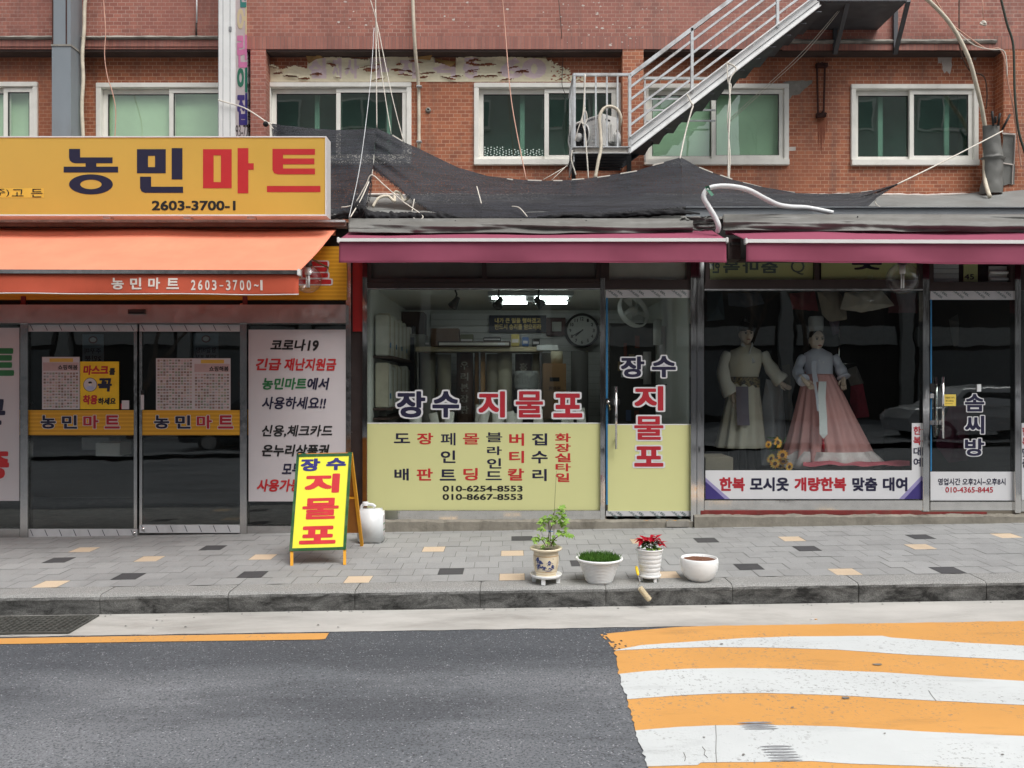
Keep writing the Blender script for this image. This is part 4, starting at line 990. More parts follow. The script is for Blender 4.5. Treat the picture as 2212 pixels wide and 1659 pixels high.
# ================================================================== ROOFS, TARPS, AWNINGS, SIGNS, STAIR
# roof membrane over the shop row, rising to the brick wall
def roofpt(s, t):
    x = X(715, 8.5) + (X(3000, 8.5) - X(715, 8.5)) * s
    z0, z1 = Z(461, 8.6), Z(424, DW); y = .1 + (YB + .15 - .1) * t
    bulge = .10 * max(0, 1 - abs(x - X(2190, DW)) / .8) * t
    return Vector((x, y, z0 + (z1 - z0) * t + .03 * nz((x * 1.4, t * 3, 0)) + .012 * nz((x * 5, t * 8, 2)) + bulge))
mb = MB(); mb.grid(roofpt, 160, 16, M['tarp_roof'], True)
rf = mb.build('roof_membrane'); tag(rf, 'wrinkled grey membrane roof sloping up from the burgundy awnings to the brick wall', 'roof')
mb = MB()
def bead(s, t):
    x = X(760, DW) + (X(2130, DW) - X(760, DW)) * s; a = 2 * PI * t
    z = Z(424, DW) + .01 + .02 * nz((x * 2, 0, 0)); r = .022 + .012 * nz((x * 9, 3, 0))
    return Vector((x, YW - .02 + r * math.cos(a) * .8, z + r * math.sin(a)))
mb.grid(bead, 200, 6, M['lime'], True); mb.build('sealant_bead', None, rf)
mb = MB(); mb.box(X(1480, 8.6), X(3000, 8.6), .08, .16, Z(468, 8.58), Z(448, 8.58), M['flash']); mb.box(X(1480, 8.6), X(3000, 8.6), .05, .16, Z(448, 8.55), Z(446.5, 8.55), M['flash']); mb.build('flashing', None, rf)
mb = MB(); mb.box(X(770, 8.6), X(1480, 8.6), .1, .2, Z(476, 8.6), Z(465, 8.6), M['tarp']); mb.build('parapet', None, rf)
# left roof over the grocery, hidden behind its sign
mb = MB(); mb.grid(lambda s, t: Vector((X(-900) + (X(720) - X(-900)) * s, .1 + (YB - .1) * t, Z(478) + .5 * t)), 30, 6, M['tarp_roof'], True); tag(mb.build('grocery_roof'), 'weathered flat roof behind the big yellow sign of the grocery', 'roof')

# hanging grey tarps that cover the awning cassettes
def tarp(label, u0, u1, v0, v1l, v1r, seed):
    a, b = 8.30, 8.28
    def fn(s, t):
        u = u0 + (u1 - u0) * s; vb = v1l + (v1r - v1l) * s
        v = v0 + (vb - v0) * t + 1.2 * nz((u * .02, seed, 0)) * (1 if t > .9 else .3) + (2.2 * nz((u * .012, seed, 4)) if t > .5 else 0) * t
        d = 8.36 - .16 * math.sin(min(1, t * 1.5) * PI / 2) + .05 * nz((u * .006, t * 4.2 - u * .0012, seed)) + .06 * math.sin(t * 9 + 3 * nz((u * .004, 1, seed))) * t * (.4 + abs(nz((u * .008, seed, 9)))) + .012 * nz((u * .05, t * 3, seed))
        return P(u, v, d)
    mb = MB(); mb.grid(fn, 220, 26, M['tarp'], True); o = mb.build('tarpaulin', None, None, solid=.004); tag(o, label, 'tarpaulin')
    mb = MB()
    for k in range(5): mb.ball(P(u0 + (u1 - u0) * (.12 + .19 * k), v0 + 5, 8.31), .008, M['gasket'], 8, 6)
    mb.build('nail_heads', None, o)
    return o
tarp('wrinkled grey tarpaulin hanging over the top of the wallpaper shop awning', 753, 1497, 472, 503, 503, 1.3)
tarp('wrinkled grey tarpaulin hanging over the top of the dress shop awning', 1562, 2500, 463, 497, 503, 6.1)
# loose tarp bunch between
mb = MB()
def bunch(s, t):
    u = 1470 + 95 * s + 4 * nz((t * 5, 1, 0)); v = 468 + 34 * t - 10 * s * t + 6 * nz((s * 4, t * 4, 1)); return P(u, v, 8.38 - .1 * abs(nz((s * 5, t * 6, 2))) - .04)
mb.grid(bunch, 40, 20, M['tarp'], True); mb.build('loose_flap', None, bpy.data.objects['tarpaulin'])

def awning(label, lt, rt, lb, rb, dt, db, vh_l, vh_r, canvas, valm, barm, bar_h, ends=True, sag=.01, seed=0):
    """lt, rt: picture points of the canvas at the wall; lb, rb: at the front bar; valance bottoms vh_l, vh_r"""
    A0, A1, B0, B1 = P(*lt, dt), P(*rt, dt), P(*lb, db), P(*rb, db)
    t_ = T('awning', label, 'awning', ((A0 + A1) / 2)[:])
    mb = MB()
    def cv(s, t):
        p = A0.lerp(A1, s).lerp(B0.lerp(B1, s), t)
        return p + Vector((0, 0, -sag * math.sin(PI * t) + .010 * nz((p.x * .9, t * 1.5, seed)) * (1 - .5 * t) + .006 * math.sin(p.x * 3.0 + seed) * (1 - t)))
    mb.grid(cv, 120, 24, canvas, True); mb.build('canopy', None, t_, solid=.003)
    mb = MB(); a = B0 + Vector((-.01, -.02, -bar_h / 2)); b = B1 + Vector((.01, -.02, -bar_h / 2)); mb.beam(a, b, .045, bar_h, barm); mb.build('front_bar', None, t_)
    if ends:
        for q, sg in ((a, -1), (b, 1)): MB().bbox(q.x - .004 if sg < 0 else q.x - .02, q.x + .02 if sg < 0 else q.x + .004, q.y - .03, q.y + .03, q.z - bar_h * .9, q.z + bar_h * .8, .006, M['white_paint']).build('end_cap', None, t_)
    # valance
    C0, C1 = P(lb[0], vh_l, db), P(rb[0], vh_r, db); T0, T1 = a + Vector((.012, .0, -bar_h * .4)), b + Vector((-.012, .0, -bar_h * .4))
    def va(s, t):
        p = T0.lerp(T1, s); q = C0.lerp(C1, s); q.y = p.y
        r = p.lerp(q, t); return r + Vector((0, .016 * t * math.sin(r.x * 5 + seed) + .012 * t * nz((r.x * 2.5, t, seed)), .004 * nz((r.x * 2, 3, seed)) * t))
    mb = MB(); mb.grid(va, 160, 12, valm, True); v_ = mb.build('valance', None, t_, solid=.003)
    mb = MB(); mb.tube([va(i / 80, 1.0) for i in range(81)], .0045, M['white_paint'] if seed == 0 else valm, 6); mb.build('hem', None, t_)
    # folding arms, roller
    for f in (.12, .88):
        p = A0.lerp(A1, f) + Vector((0, .02, -.12)); e = B0.lerp(B1, f) + Vector((0, .03, -.05)); mdl = p.lerp(e, .5) + Vector((.25 if f < .5 else -.25, 0, -.07))
        mb = MB(); mb.tube([p, mdl], .016, M['steel_dull'], 8); mb.tube([mdl, e], .014, M['steel_dull'], 8); mb.build('folding_arm', None, t_)
    mb = MB(); mb.tube([A0 + Vector((.02, .03, -.02)), A1 + Vector((-.02, .03, -.02))], .035, canvas, 12); mb.build('roller', None, t_)
    return t_, va
aw1, va1 = awning('orange canvas awning with white lettering on its valance over the grocery', (-760, 492), (727, 496), (-1010, 581), (647, 585), 8.44, 6.93, 629, 637, M['orange'], M['orange_v'], M['steel_dull'], .033, True, .015, 0)
aw2, va2 = awning('burgundy awning over the wallpaper shop', (754, 501), (1535, 498), (733, 516), (1568, 516), 8.36, 7.93, 567, 567, M['burg'], M['burg'], M['white_paint'], .032, True, .004, 2)
aw3, va3 = awning('burgundy awning over the dress shop', (1566, 495), (2640, 501), (1610, 518), (2720, 522), 8.36, 7.93, 565, 577, M['burg'], M['burg'], M['white_paint'], .034, True, .004, 5)
# lettering on the orange valance
mb = MB(); d_ = 6.93
def vmap(u, v, l=0):
    x = X(u, d_ - .02); s_ = (x - va1(0, 0).x) / (va1(1, 0).x - va1(0, 0).x); z = Z(v, d_ - .02); t_ = (va1(s_, 0).z - z) / (va1(s_, 0).z - va1(s_, 1).z)
    p = va1(s_, t_); return Vector((x, p.y - .0035 - l, z))
M['print'] = mat('pale_print', lin(226, 214, 204), .7)
for s_, a, b, v0, v1 in (('농', 240, 267, 600, 625), ('민', 281, 306, 600, 625), ('마', 321, 347, 600, 625), ('트', 361, 388, 601, 625)): put(mb, vmap, s_, a, v0, b, v1, M['print'], .03)
u_ = 414
for ch in '2603-3700~1':
    w = 9.5 if ch not in '-~1' else (9 if ch != '1' else 5)
    if ch == '-': put(mb, vmap, ch, u_ + 1, 616, u_ + 9, 618.5, M['print'], .02)
    elif ch == '~': put(mb, vmap, ch, u_ + 1, 614, u_ + 11, 619, M['print'], .02)
    else: put(mb, vmap, ch, u_, 605, u_ + w, 627, M['print'], .02)
    u_ += 14.8
mb.build('lettering', None, aw1)
# weathered rail and gap under the big sign
mb = MB(); mb.box(X(-900, 8.4), X(748, 8.4), -.14, .1, Z(489, 8.36), Z(477, 8.36), mat('weathered_rail', lin(134, 112, 104), .8, 0, .2, 5, .3, 30, dirt=.5)); mb.box(X(-900, 8.4), X(748, 8.4), -.17, -.141, Z(479.5, 8.33), Z(475, 8.33), M['galv']); mb.build('canopy_rail', None, gs)
mb = MB(); mb.box(X(-900, 8.4), X(786, 8.4), .0, .3, Z(532, 8.5), Z(488, 8.5), M['dark']); mb.box(X(786), X(2700), .02, .3, Z(560), Z(474), M['dark']); mb.build('awning_backing', None, gs)
mb = MB(); mb.box(X(1572, 8.2), X(1600, 8.2), -.3, -.1, Z(560, 8.2), Z(515, 8.2), M['bronze']); mb.box(X(1577, 8.2), X(1597, 8.2), -.32, -.301, Z(530, 8.2), Z(524, 8.2), M['dark']); tag(mb.build('awning_box'), 'dark awning motor box between the two burgundy awnings', 'box')

# ------------------------------------------------------------------ big yellow sign box
sg = T('shop_sign', 'wide yellow sign box with huge navy and red Korean letters above the orange awning', 'sign', P(350, 466, 8.2))
dS = 8.05; mb = MB(); mb.vrect(-420, 297, 702, 463.5, dS, M['yellow_sign'], .01); mb.build('face', None, sg)
mb = MB(); y0 = dS - D0; x1 = X(702.5, dS); x0 = X(-420, dS)
mb.box(x0, x1 + .012, y0 - .006, y0 + .19, Z(297, dS), Z(294.5, dS), M['white_paint']); mb.box(x0, x1 + .012, y0 - .006, y0 + .19, Z(466.5, dS), Z(463.5, dS), M['white_paint'])
mb.box(x1 + .001, x1 + .012, y0 - .006, y0 + .19, Z(463.5, dS), Z(297, dS), M['white_paint']); mb.box(x0, x1, y0 + .02, y0 + .19, Z(463, dS), Z(297.5, dS), M['white_paint']); mb.build('casing', None, sg)
mb = MB()
for u_ in (228, 402, 540): mb.box(X(u_ - 8, dS), X(u_ + 8, dS), y0 + .02, y0 + .1, Z(472, dS), Z(466.5, dS), M['galv'])
mb.build('mount', None, sg)
mb = MB()
def poly(pts, m, hole=None):
    c = lambda p: P(p[0] / 3, p[1] / 3, dS) + Vector((0, -.002, 0))
    if not hole: 
        bm = bmesh.new(); vs = [bm.verts.new(c(p)) for p in pts]; f = bm.faces.new(vs); f.normal_update(); bmesh.ops.triangulate(bm, faces=[f]); mb.bm(bm, m)
    else:
        n = len(pts); vs = [c(p) for p in pts] + [c(p) for p in hole]; mb.add(vs, [(i, (i + 1) % n, n + (i + 1) % n, n + i) for i in range(n)], m)
def rrect(x0, y0, x1, y1): return [(x0, y0), (x1, y0), (x1, y1), (x0, y1)]
def ell(cx, cy, rx, ry, n=48): return [(cx + rx * math.cos(2 * PI * k / n), cy + ry * math.sin(2 * PI * k / n)) for k in range(n)]
nv, rd = M['navy'], M['red']
poly([(448, 965), (520, 965), (520, 1020), (730, 1020), (730, 1058), (488, 1058), (468, 1053), (453, 1040), (448, 1020)], nv); poly(rrect(555, 1057.5, 625, 1080.5), nv); poly(rrect(413, 1080, 766, 1118), nv); poly(ell(590, 1195, 142, 65), nv, ell(590, 1195, 69, 31))
poly([(888, 967), (1075, 967), (1075, 1123), (888, 1123)], nv, rrect(960, 1010, 1005, 1083)); poly(rrect(1113, 960, 1183, 1163), nv); poly([(908, 1145), (980, 1145), (980, 1210), (1187, 1210), (1187, 1250), (940, 1250), (918, 1241), (908, 1220)], nv)
poly([(1316, 967), (1502, 967), (1502, 1220), (1316, 1220)], rd, rrect(1385, 1007, 1432, 1180)); poly(rrect(1540, 960, 1610, 1253), rd); poly(rrect(1609.5, 1058, 1645, 1100), rd)
poly([(1766, 965), (2042, 965), (2042, 1003), (1835, 1003), (1835, 1027), (2038, 1027), (2038, 1065), (1835, 1065), (1835, 1092), (2042, 1092), (2042, 1130), (1800, 1130), (1776, 1122), (1766, 1100)], rd); poly(rrect(1730, 1205, 2077, 1245), rd)
fs_ = flat(dS - .001)
put(mb, fs_, '2603-3700-1', 328, 433.5, 509, 454.5, M['black'], .03)
mb.vrect(-12, 406.5, 94.5, 427, dS - .0015, mat('pale_patch', lin(232, 188, 74), .4))
fs2 = flat(dS - .0025)
put(mb, fs2, '(주)', -18, 408, 20, 425, M['black'], 0); put(mb, fs2, '고', 26, 409, 51, 424, M['black'], .005); put(mb, fs2, '든', 67, 408, 92, 426, M['black'], .005)
mb.build('lettering', None, sg)

# ------------------------------------------------------------------ projecting blade sign
bs = T('blade_sign', 'tall white projecting sign with coloured Korean letters down its side', 'sign', P(508, 300, 9.9))
dfr, dbk = 9.79, 10.36; u0, u1 = 471.5, 508
xa, xb = X(u0, dfr), X(u1, dfr); z0, z1 = Z(330, dfr), Z(-420, dfr)
mb = MB(); mb.box(xa, xb, dfr - D0, dbk - D0, z0, z1, M['white_paint']); mb.build('casing', None, bs)
mb = MB()
for f in (.28, .70): mb.box(xa + (xb - xa) * f - .003, xa + (xb - xa) * f + .003, dfr - D0 - .0015, dfr - D0 + .01, z0, z1, M['steel_dull'])
mb.box(xa + (xb - xa) * .64, xa + (xb - xa) * .80, dfr - D0 - .008, dfr - D0 - .0015, Z(68, dfr), Z(58, dfr), M['steel_dull']); mb.box(xa, xa + .006, dfr - D0 - .003, dfr - D0, z0, z1, M['steel_dull']); mb.build('edge_trim', None, bs)
mb = MB(); mb.box(xb + .0005, xb + .004, dfr - D0 + .012, dbk - D0 - .012, z0, z1, M['paper']); mb.build('face', None, bs)
def side(u, v, l=0):      # the face turns its edge to the street: solve depth from the picture column
    d = xb * F / (u - 1106); d = min(max(d, dfr), dbk); return Vector((xb + .005 + l, d - D0, Z(v, d)))
mb = MB(); P5 = [('어', 10, 75, lin(214, 206, 170)), ('린', 68, 146, lin(214, 132, 180)), ('이', 139, 200, lin(30, 120, 100)), ('집', 197, 270, lin(54, 52, 128))]
for s_, v0, v1, c in P5: put(mb, side, s_, 511, v0 + 4, 533, v1, mat('blade_letter', c, .5, 0, .02), .045)
put(mb, side, '한', 515, -54, 533, 16, mat('blade_letter', lin(34, 140, 134), .5), .045)
for s_, v0 in (('대', 18), ('환', 46), ('영', 74), ('24', 124), ('시', 152), ('반', 178), ('대', 214), ('환', 240), ('영', 266)): put(mb, side, s_, 533.5, v0, 541, v0 + 19, M['black'], 0)
put(mb, side, '93-777', 508, 270, 542, 296, M['black'], 0)
mb.build('lettering', None, bs)
mb = MB()
for v in (20, 260): mb.beam((xb - .1, dbk - D0, Z(v, dbk)), (xb - .1, YW + .01, Z(v, dbk)), .04, .04, M['galv'])
mb.build('wall_mount', None, bs)

# ------------------------------------------------------------------ external steel stair with landing
st = T('external_stair', 'light grey steel stair rising from a small landing on the brick wall', 'stair', P(1300, 332, 9.9))
dL = 9.43; yL = dL - D0
def LP(u, v): return P(u, v, dL)
mb = MB(); mb.box(X(1237, dL), X(1361, dL), yL, yL + .012, Z(332, dL), Z(318, dL), mat('rusty_white_channel', lin(206, 200, 190), .6, .1, .1, 8, .1, 40, dirt=.55, dirtcol=lin(112, 76, 48))); mb.box(X(1237, dL), X(1361, dL), yL - .03, yL, Z(319.5, dL), Z(317.5, dL), M['galv']); mb.box(X(1237, dL), X(1361, dL), yL - .03, yL, Z(332.5, dL), Z(331, dL), M['galv']); mb.build('landing_channel', None, st)
mb = MB(); mb.box(X(1237, dL), X(1361, dL), yL + .012, YB, Z(319.5, dL), Z(318, dL), M['galv_dark'])
for k_ in range(6): mb.box(X(1238, dL), X(1360, dL), yL + .1 + k_ * .13, yL + .13 + k_ * .13, Z(331, dL), Z(319.6, dL), M['galv_dark'])
mb.build('landing_deck', None, st)
mb = MB()
for u_ in (1239, 1359): 
    mb.beam(P(u_, 332, dL + .05), P(u_, 416, DB + .1), .05, .05, M['galv_dark']); mb.beam(P(u_, 325, DB), P(u_, 420, DB), .05, .05, M['galv_dark'])
mb.build('landing_bracket', None, st)
# stringers
up = lambda u: 296 - .762 * (u - 1360); lo = lambda u: 332 - .775 * (u - 1362)
uE = 1770
def stringer(yo, name, mm):
    d = dL; mb = MB(); t = .012
    pts = [LP(1360, up(1360)), LP(uE, up(uE)), LP(uE, lo(uE)), LP(1360, 333)]
    off = Vector((0, yo, 0)); f = [p + off for p in pts]; b = [p + off + Vector((0, t, 0)) for p in pts]
    mb.add(f + b, [(3, 2, 1, 0), (4, 5, 6, 7), (0, 1, 5, 4), (1, 2, 6, 5), (2, 3, 7, 6), (3, 0, 4, 7)], mm)
    for g_ in (0, 1):
        a, c = (pts[0], pts[1]) if g_ == 0 else (pts[3], pts[2]); mb.beam(a + off + Vector((0, -.022, -.006 if g_ == 0 else .006)), c + off + Vector((0, -.022, -.006 if g_ == 0 else .006)), .044, .012, mm)
    m1, m2 = (pts[0] * .42 + pts[3] * .58), (pts[1] * .42 + pts[2] * .58); mb.beam(m1 + off + Vector((0, -.004, 0)), m2 + off + Vector((0, -.004, 0)), .006, .006, M['galv_dark'])
    return mb.build(name, None, st)
M['stair_light'] = mat('stair_light_grey', lin(240, 241, 240), .5, .05, .08, 7, .1, 40, dirt=.3, dirtcol=lin(150, 148, 142))
stringer(0, 'stringer', M['stair_light']); stringer(.62, 'stringer', M['galv_dark'])
n = 12
for k_ in range(n):
    u_ = 1372 + (uE - 1372) * k_ / n; a = LP(u_, up(u_) + 14)
    mb = MB(); mb.box(a.x, a.x + .21, yL + .013, yL + .618, a.z - .012, a.z, M['galv_dark']); mb.box(a.x, a.x + .006, yL + .013, yL + .618, a.z - .075, a.z - .012, M['galv_dark']); mb.build('tread', None, st)
# railings
rl = lambda u: 161 - .752 * (u - 1362)
for k_ in range(6):
    dv = 0 if k_ == 0 else (25 + (k_ - 1) * 27.3); r = .022 if k_ == 0 else .0125
    if k_ == 5: continue
    mb = MB(); a, b = LP(1361, rl(1361) + dv + 2), LP(uE, rl(uE) + dv + 2)
    mb.beam(a, b, r * 2, r * 2, M['galv']); mb.build('handrail' if k_ == 0 else 'rail', None, st)
for u_, vt, vb in ((1360, 161, 330), (1494.5, rl(1494.5), up(1494.5) + 8), (1679, rl(1679), up(1679) + 8)):
    MB().bbox(X(u_ - 3.2, dL), X(u_ + 3.2, dL), yL - .022, yL + .016, Z(vb, dL), Z(vt, dL), .003, M['galv']).build('rail_post', None, st)
mb = MB(); mb.beam(LP(1239, 161.5), LP(1361, 161.5), .03, .03, M['galv']); mb.build('handrail', None, st)
for u_ in (1241, 1263, 1287, 1311, 1334):
    w = 2.6 if u_ == 1241 else 1.8
    MB().box(X(u_ - w, dL), X(u_ + w, dL), yL - .012, yL + .012, Z(319, dL), Z(162.5, dL), M['galv']).build('baluster', None, st)
xq = X(1240, dL); za, zb_ = Z(161.5, dL), Z(319, dL)
mb = MB(); mb.beam((xq, yL, za), (xq, YB - .01, za), .03, .03, M['galv']); mb.beam((xq, yL, zb_ - .08), (xq, YB, zb_ - .08), .01, .16, M['galv']); mb.build('handrail', None, st)
for k_ in range(1, 6): MB().box(xq - .011, xq + .011, yL + .13 * k_ - .01, yL + .13 * k_ + .01, zb_, za - .015, M['galv']).build('baluster', None, st)
# upper landing with knee braces
mb = MB(); mb.box(X(1765, dL), X(1960, dL), yL, YB, Z(2, dL), Z(-8, dL), M['galv_dark']); mb.build('upper_landing', None, st)
for u_, uf in ((1808, 1800), (1938, 1928)):
    mb = MB(); mb.beam(P(u_ + 24, 2, dL + .05), P(u_ - 4, 116, DB - .03), .05, .03, M['galv_dark']); mb.beam(P(u_ - 4, -4, DB - .03), P(u_ - 4, 116, DB - .03), .05, .04, M['galv_dark']); mb.build('knee_brace', None, st)

# window guard bars of the window behind the stair
wg = T('window_guard', 'grey steel guard bars across the window behind the stair', 'guard rail', P(1450, 250, 10.3))
dg_ = 10.28
mb = MB(); mb.beam(P(1378, 169, dg_), P(1531, 170, dg_), .028, .03, M['galv']); mb.beam(P(1393, 169, dg_), P(1393, 350, dg_), .02, .02, M['galv'])
mb.build('top_bar', None, wg)
for v_ in (214, 238, 261): MB().beam(P(1395, v_, dg_), P(1545, v_, dg_), .016, .02, M['galv']).build('cross_bar', None, wg)

# ------------------------------------------------------------------ air conditioner standing on the landing
ac = T('air_conditioner', 'white air conditioner outdoor unit standing on the stair landing', 'air conditioner', (X(1300, 9.5), 9.5 - D0, Z(318, dL) + .002), rot=(0, 0, math.radians(-50)))
ac_w, ac_d, ac_h = .56, .28, .42
# local: corner at origin, front face along -x at y=0 (normal -y), side face along +y
M['ac_white'] = mat('ac_casing', lin(236, 236, 232), .45, 0, .05, 6, dirt=.3, dirtcol=lin(150, 146, 138))
MB().bbox(-ac_w, 0, 0, ac_d, .03, ac_h, .012, M['ac_white']).build('casing', None, ac, local=True)
mb = MB(); c = Vector((-.365, -.004, .215)); rx = Matrix.Rotation(PI / 2, 3, 'X')
mb.lathe([(.180, 0), (.180, .02), (.168, .02), (.165, 0)], c, M['ac_white'], 40, M=rx); mb.disc(c + Vector((0, -.001, 0)), .166, (0, -1, 0), M['dark'], 40); mb.lathe([(.001, .024), (.05, .022), (.052, .0)], c, M['ac_white'], 24, M=rx)
for k_ in range(16): mb.tube([c + Vector((r_ * math.cos(2 * PI * k_ / 16 + r_ * 3), -.014, r_ * math.sin(2 * PI * k_ / 16 + r_ * 3))) for r_ in (.05, .08, .11, .14, .167)], .0022, M['galv_dark'], 4)
for r_ in (.07, .095, .12, .145): mb.tube([c + Vector((r_ * math.cos(2 * PI * k_ / 32), -.016, r_ * math.sin(2 * PI * k_ / 32))) for k_ in range(32)], .002, M['galv_dark'], 4, closed=True)
mb.build('fan_grille', None, ac, local=True)
mb = MB()
for k_ in range(7): mb.bbox(-.16, -.09, -.006, .002, .06 + k_ * .042, .083 + k_ * .042, .003, M['ac_white'])
mb.build('vent_slats', None, ac, local=True)
mb = MB(); mp = lambda u, v, l=0: Vector((u, -.001 - l, v))
put(mb, mp, 'SAMSUNG', -.24, .395, -.06, .368, M['navy'], .02); mb.build('lettering', None, ac, local=True)
mb = MB(); mb.bbox(.0, .05, .09, .26, .08, .32, .02, M['ac_white']); mb.tube([(.05, .19, .2), (.075, .19, .16), (.075, .19, .05)], .04, M['ac_white'], 12); mb.box(.001, .004, .06, .14, .345, .365, M['dark']); mb.build('valve_cover', None, ac, local=True)
mb = MB()
for a in (-.48, -.08): mb.box(a - .02, a + .02, -.02, ac_d + .02, 0, .03, M['galv_dark'])
mb.build('feet', None, ac, local=True)
# ================================================================== SHADE NET, ROPES, CABLES
k = NT('black_shade_net'); v = k.coord('Object')
w1 = k.n('ShaderNodeTexNoise'); w1.inputs['Scale'].default_value = 1; w1.inputs['Detail'].default_value = 3
mp_ = k.coord('Object', (60, 60, 60)); k.l(mp_, w1.inputs['Vector'])
st_ = k.noise(k.coord('Object', (1.2, 5, 30)), 2.2, 4, .6)
holes = k.ramp(w1.outputs['Fac'], [(.36, 0.0), (.5, 1.0)])
c = k.mix(k.ramp(st_, [(.35, 0.0), (.68, 1.0)]), lin(10, 12, 18), lin(40, 43, 52))
p = k.bsdf(c, .75, 0, w1.outputs['Fac'], .5, .006); tr = k.n('ShaderNodeBsdfTransparent'); mx = k.n('ShaderNodeMixShader')
k.l(k.math('ADD', k.math('MULTIPLY', holes, .24), .74), mx.inputs[0]); k.l(tr.outputs[0], mx.inputs[1]); k.l(p.outputs[0], mx.inputs[2]); M['net'] = k.done(mx)
sn = T('shade_net', 'black shade netting slung in sagging sheets above the shop roofs', 'netting', P(1200, 470, 8.9))
def depthcurve(pts): return [P(u, v, d) for u, v, d in pts]
fold = lambda sd: (lambda s, t, p: Vector((0, .05 * nz((s * 5, t * 2, sd)) * math.sin(PI * t) - .02 * math.sin(t * 22 + 4 * nz((s * 3, 0, sd))) * .5, .02 * nz((s * 7, t * 3, sd + 2)) * math.sin(PI * min(1, t + .05)))))
# left sheet, hangs straight behind the sign
A = depthcurve([(587, 267, 9.35), (610, 271, 9.3), (660, 276, 9.3), (726, 281, 9.3), (780, 279, 9.3), (814, 277, 9.3)])
B = depthcurve([(590, 440, 8.75), (660, 458, 8.7), (720, 464, 8.65), (757, 466, 8.6), (790, 447, 8.62), (803, 380, 8.9)])
mb = MB(); loft(mb, A, B, 70, 40, M['net'], fold(3)); mb.build('net_sheet', None, sn)
# main sheet
A = depthcurve([(814, 277, 9.3), (845, 291, 9.3), (873, 307, 9.3), (906, 321, 9.3), (990, 362, 9.3), (1054, 380, 9.3), (1137, 389, 9.3), (1204, 390, 9.3), (1271, 385, 9.3), (1371, 370, 9.25), (1430, 351, 9.22), (1471, 339.5, 9.2)])
B = depthcurve([(806, 366, 9.05), (830, 381, 8.95), (860, 404, 8.85), (888, 430, 8.75), (930, 455, 8.65), (977, 470, 8.52), (1060, 471, 8.48), (1171, 470, 8.48), (1304, 461, 8.5), (1400, 453, 8.52), (1475, 448, 8.55)])
mb = MB(); loft(mb, A, B, 200, 60, M['net'], fold(8)); mb.build('net_sheet', None, sn)
A = depthcurve([(1471, 339.5, 9.2), (1498, 355, 9.2), (1525, 367, 9.2), (1585, 388, 9.2), (1641, 403, 9.2), (1721, 417, 9.2), (1775, 419, 9.2), (1835, 417, 9.2), (1888, 412, 9.2), (1915, 405, 9.2), (1938, 398, 9.2)])
B = depthcurve([(1475, 448, 8.55), (1540, 448, 8.58), (1608, 448, 8.6), (1700, 447, 8.62), (1811, 448, 8.65), (1872, 449, 8.7), (1893, 428, 8.95), (1938, 399, 9.19)])
mb = MB(); loft(mb, A, B, 140, 40, M['net'], fold(15)); mb.build('net_sheet', None, sn)
# frayed lower edges and crumpled bundle: many short threads
rr = random.Random(9)
def fray(pts, n, ln, sd):
    mb = MB(); q = resample(pts, n)
    for i, p in enumerate(q):
        for _ in range(2):
            a = p + Vector((rr.uniform(-.01, .01), rr.uniform(-.02, .02), rr.uniform(-.004, .012))); b = a + Vector((rr.uniform(-.02, .02), rr.uniform(-.02, .01), -rr.uniform(.3, 1) * ln)); w = .0028
            mb.add([a + Vector((-w, 0, 0)), a + Vector((w, 0, 0)), b + Vector((w * .3, 0, 0)), b + Vector((-w * .3, 0, 0))], [(0, 1, 2, 3)], M['net'])
    mb.build('frayed_edge', None, sn)
fray(depthcurve([(806, 366, 9.04), (830, 381, 8.94), (860, 404, 8.84), (888, 430, 8.74), (930, 455, 8.64), (977, 470, 8.5)]), 150, .04, 1)
fray(depthcurve([(977, 471, 8.46), (1060, 472, 8.45), (1171, 471, 8.45), (1304, 462, 8.47), (1475, 449, 8.5)]), 220, .03, 2)
fray(depthcurve([(803, 380, 8.89), (797, 430, 8.62), (790, 448, 8.6), (757, 468, 8.58)]), 90, .04, 3)
mb = MB(); M['net_dense'] = mat('bunched_black_net', lin(30, 30, 33), .85, 0, .35, 40, .5, 80)
def bundle(pts, r0, sd):
    pa = resample(depthcurve(pts), 120)
    def fn(s, t):
        p = pa[round(s * 119)]; a = 2 * PI * t; r = r0 * (1 + .55 * nz((s * 30, math.cos(a) * 1.5, sd + math.sin(a) * 1.5)) + .5 * nz((s * 11, math.cos(a), sd + 5 + math.sin(a)))) * (.25 + .75 * min(1, 6 * s, 6 * (1 - s)))
        return p + Vector((0, r * math.cos(a), r * math.sin(a)))
    mb.grid(fn, 119, 18, M['net_dense'], True)
bundle([(712, 470, 8.42), (745, 463, 8.42), (780, 462, 8.42), (815, 468, 8.42), (860, 470, 8.42), (905, 470, 8.42), (1000, 471, 8.42)], .05, 1)
bundle([(1160, 469, 8.42), (1304, 466, 8.42), (1400, 461, 8.42), (1470, 458, 8.42), (1512, 462, 8.42)], .03, 4)
bundle([(756, 440, 8.45), (775, 450, 8.42), (790, 462, 8.40), (800, 470, 8.40)], .055, 7)
mb.build('bunched_net', None, sn)
# white hem tape that shows in dashes
mb = MB()
for a, b in (((1095, 386), (1108, 388)), ((1140, 389), (1170, 390)), ((1195, 390), (1215, 390)), ((1235, 388), (1262, 386)), ((1290, 383), (1318, 379)), ((1340, 375), (1376, 369)), ((1410, 357), (1434, 351)), ((1510, 361), (1540, 373)), ((1556, 378), (1582, 387)), ((1605, 394), (1644, 404)), ((1680, 411), (1717, 416)), ((1770, 419), (1782, 419)), ((1820, 418), (1835, 417)), ((1860, 415), (1885, 412)), ((1890, 425), (1912, 414)), ((848, 292), (870, 305))):
    mb.beam(P(*a, 9.19), P(*b, 9.19), .004, .012, M['rope'])
mb.build('hem_tape', None, sn)

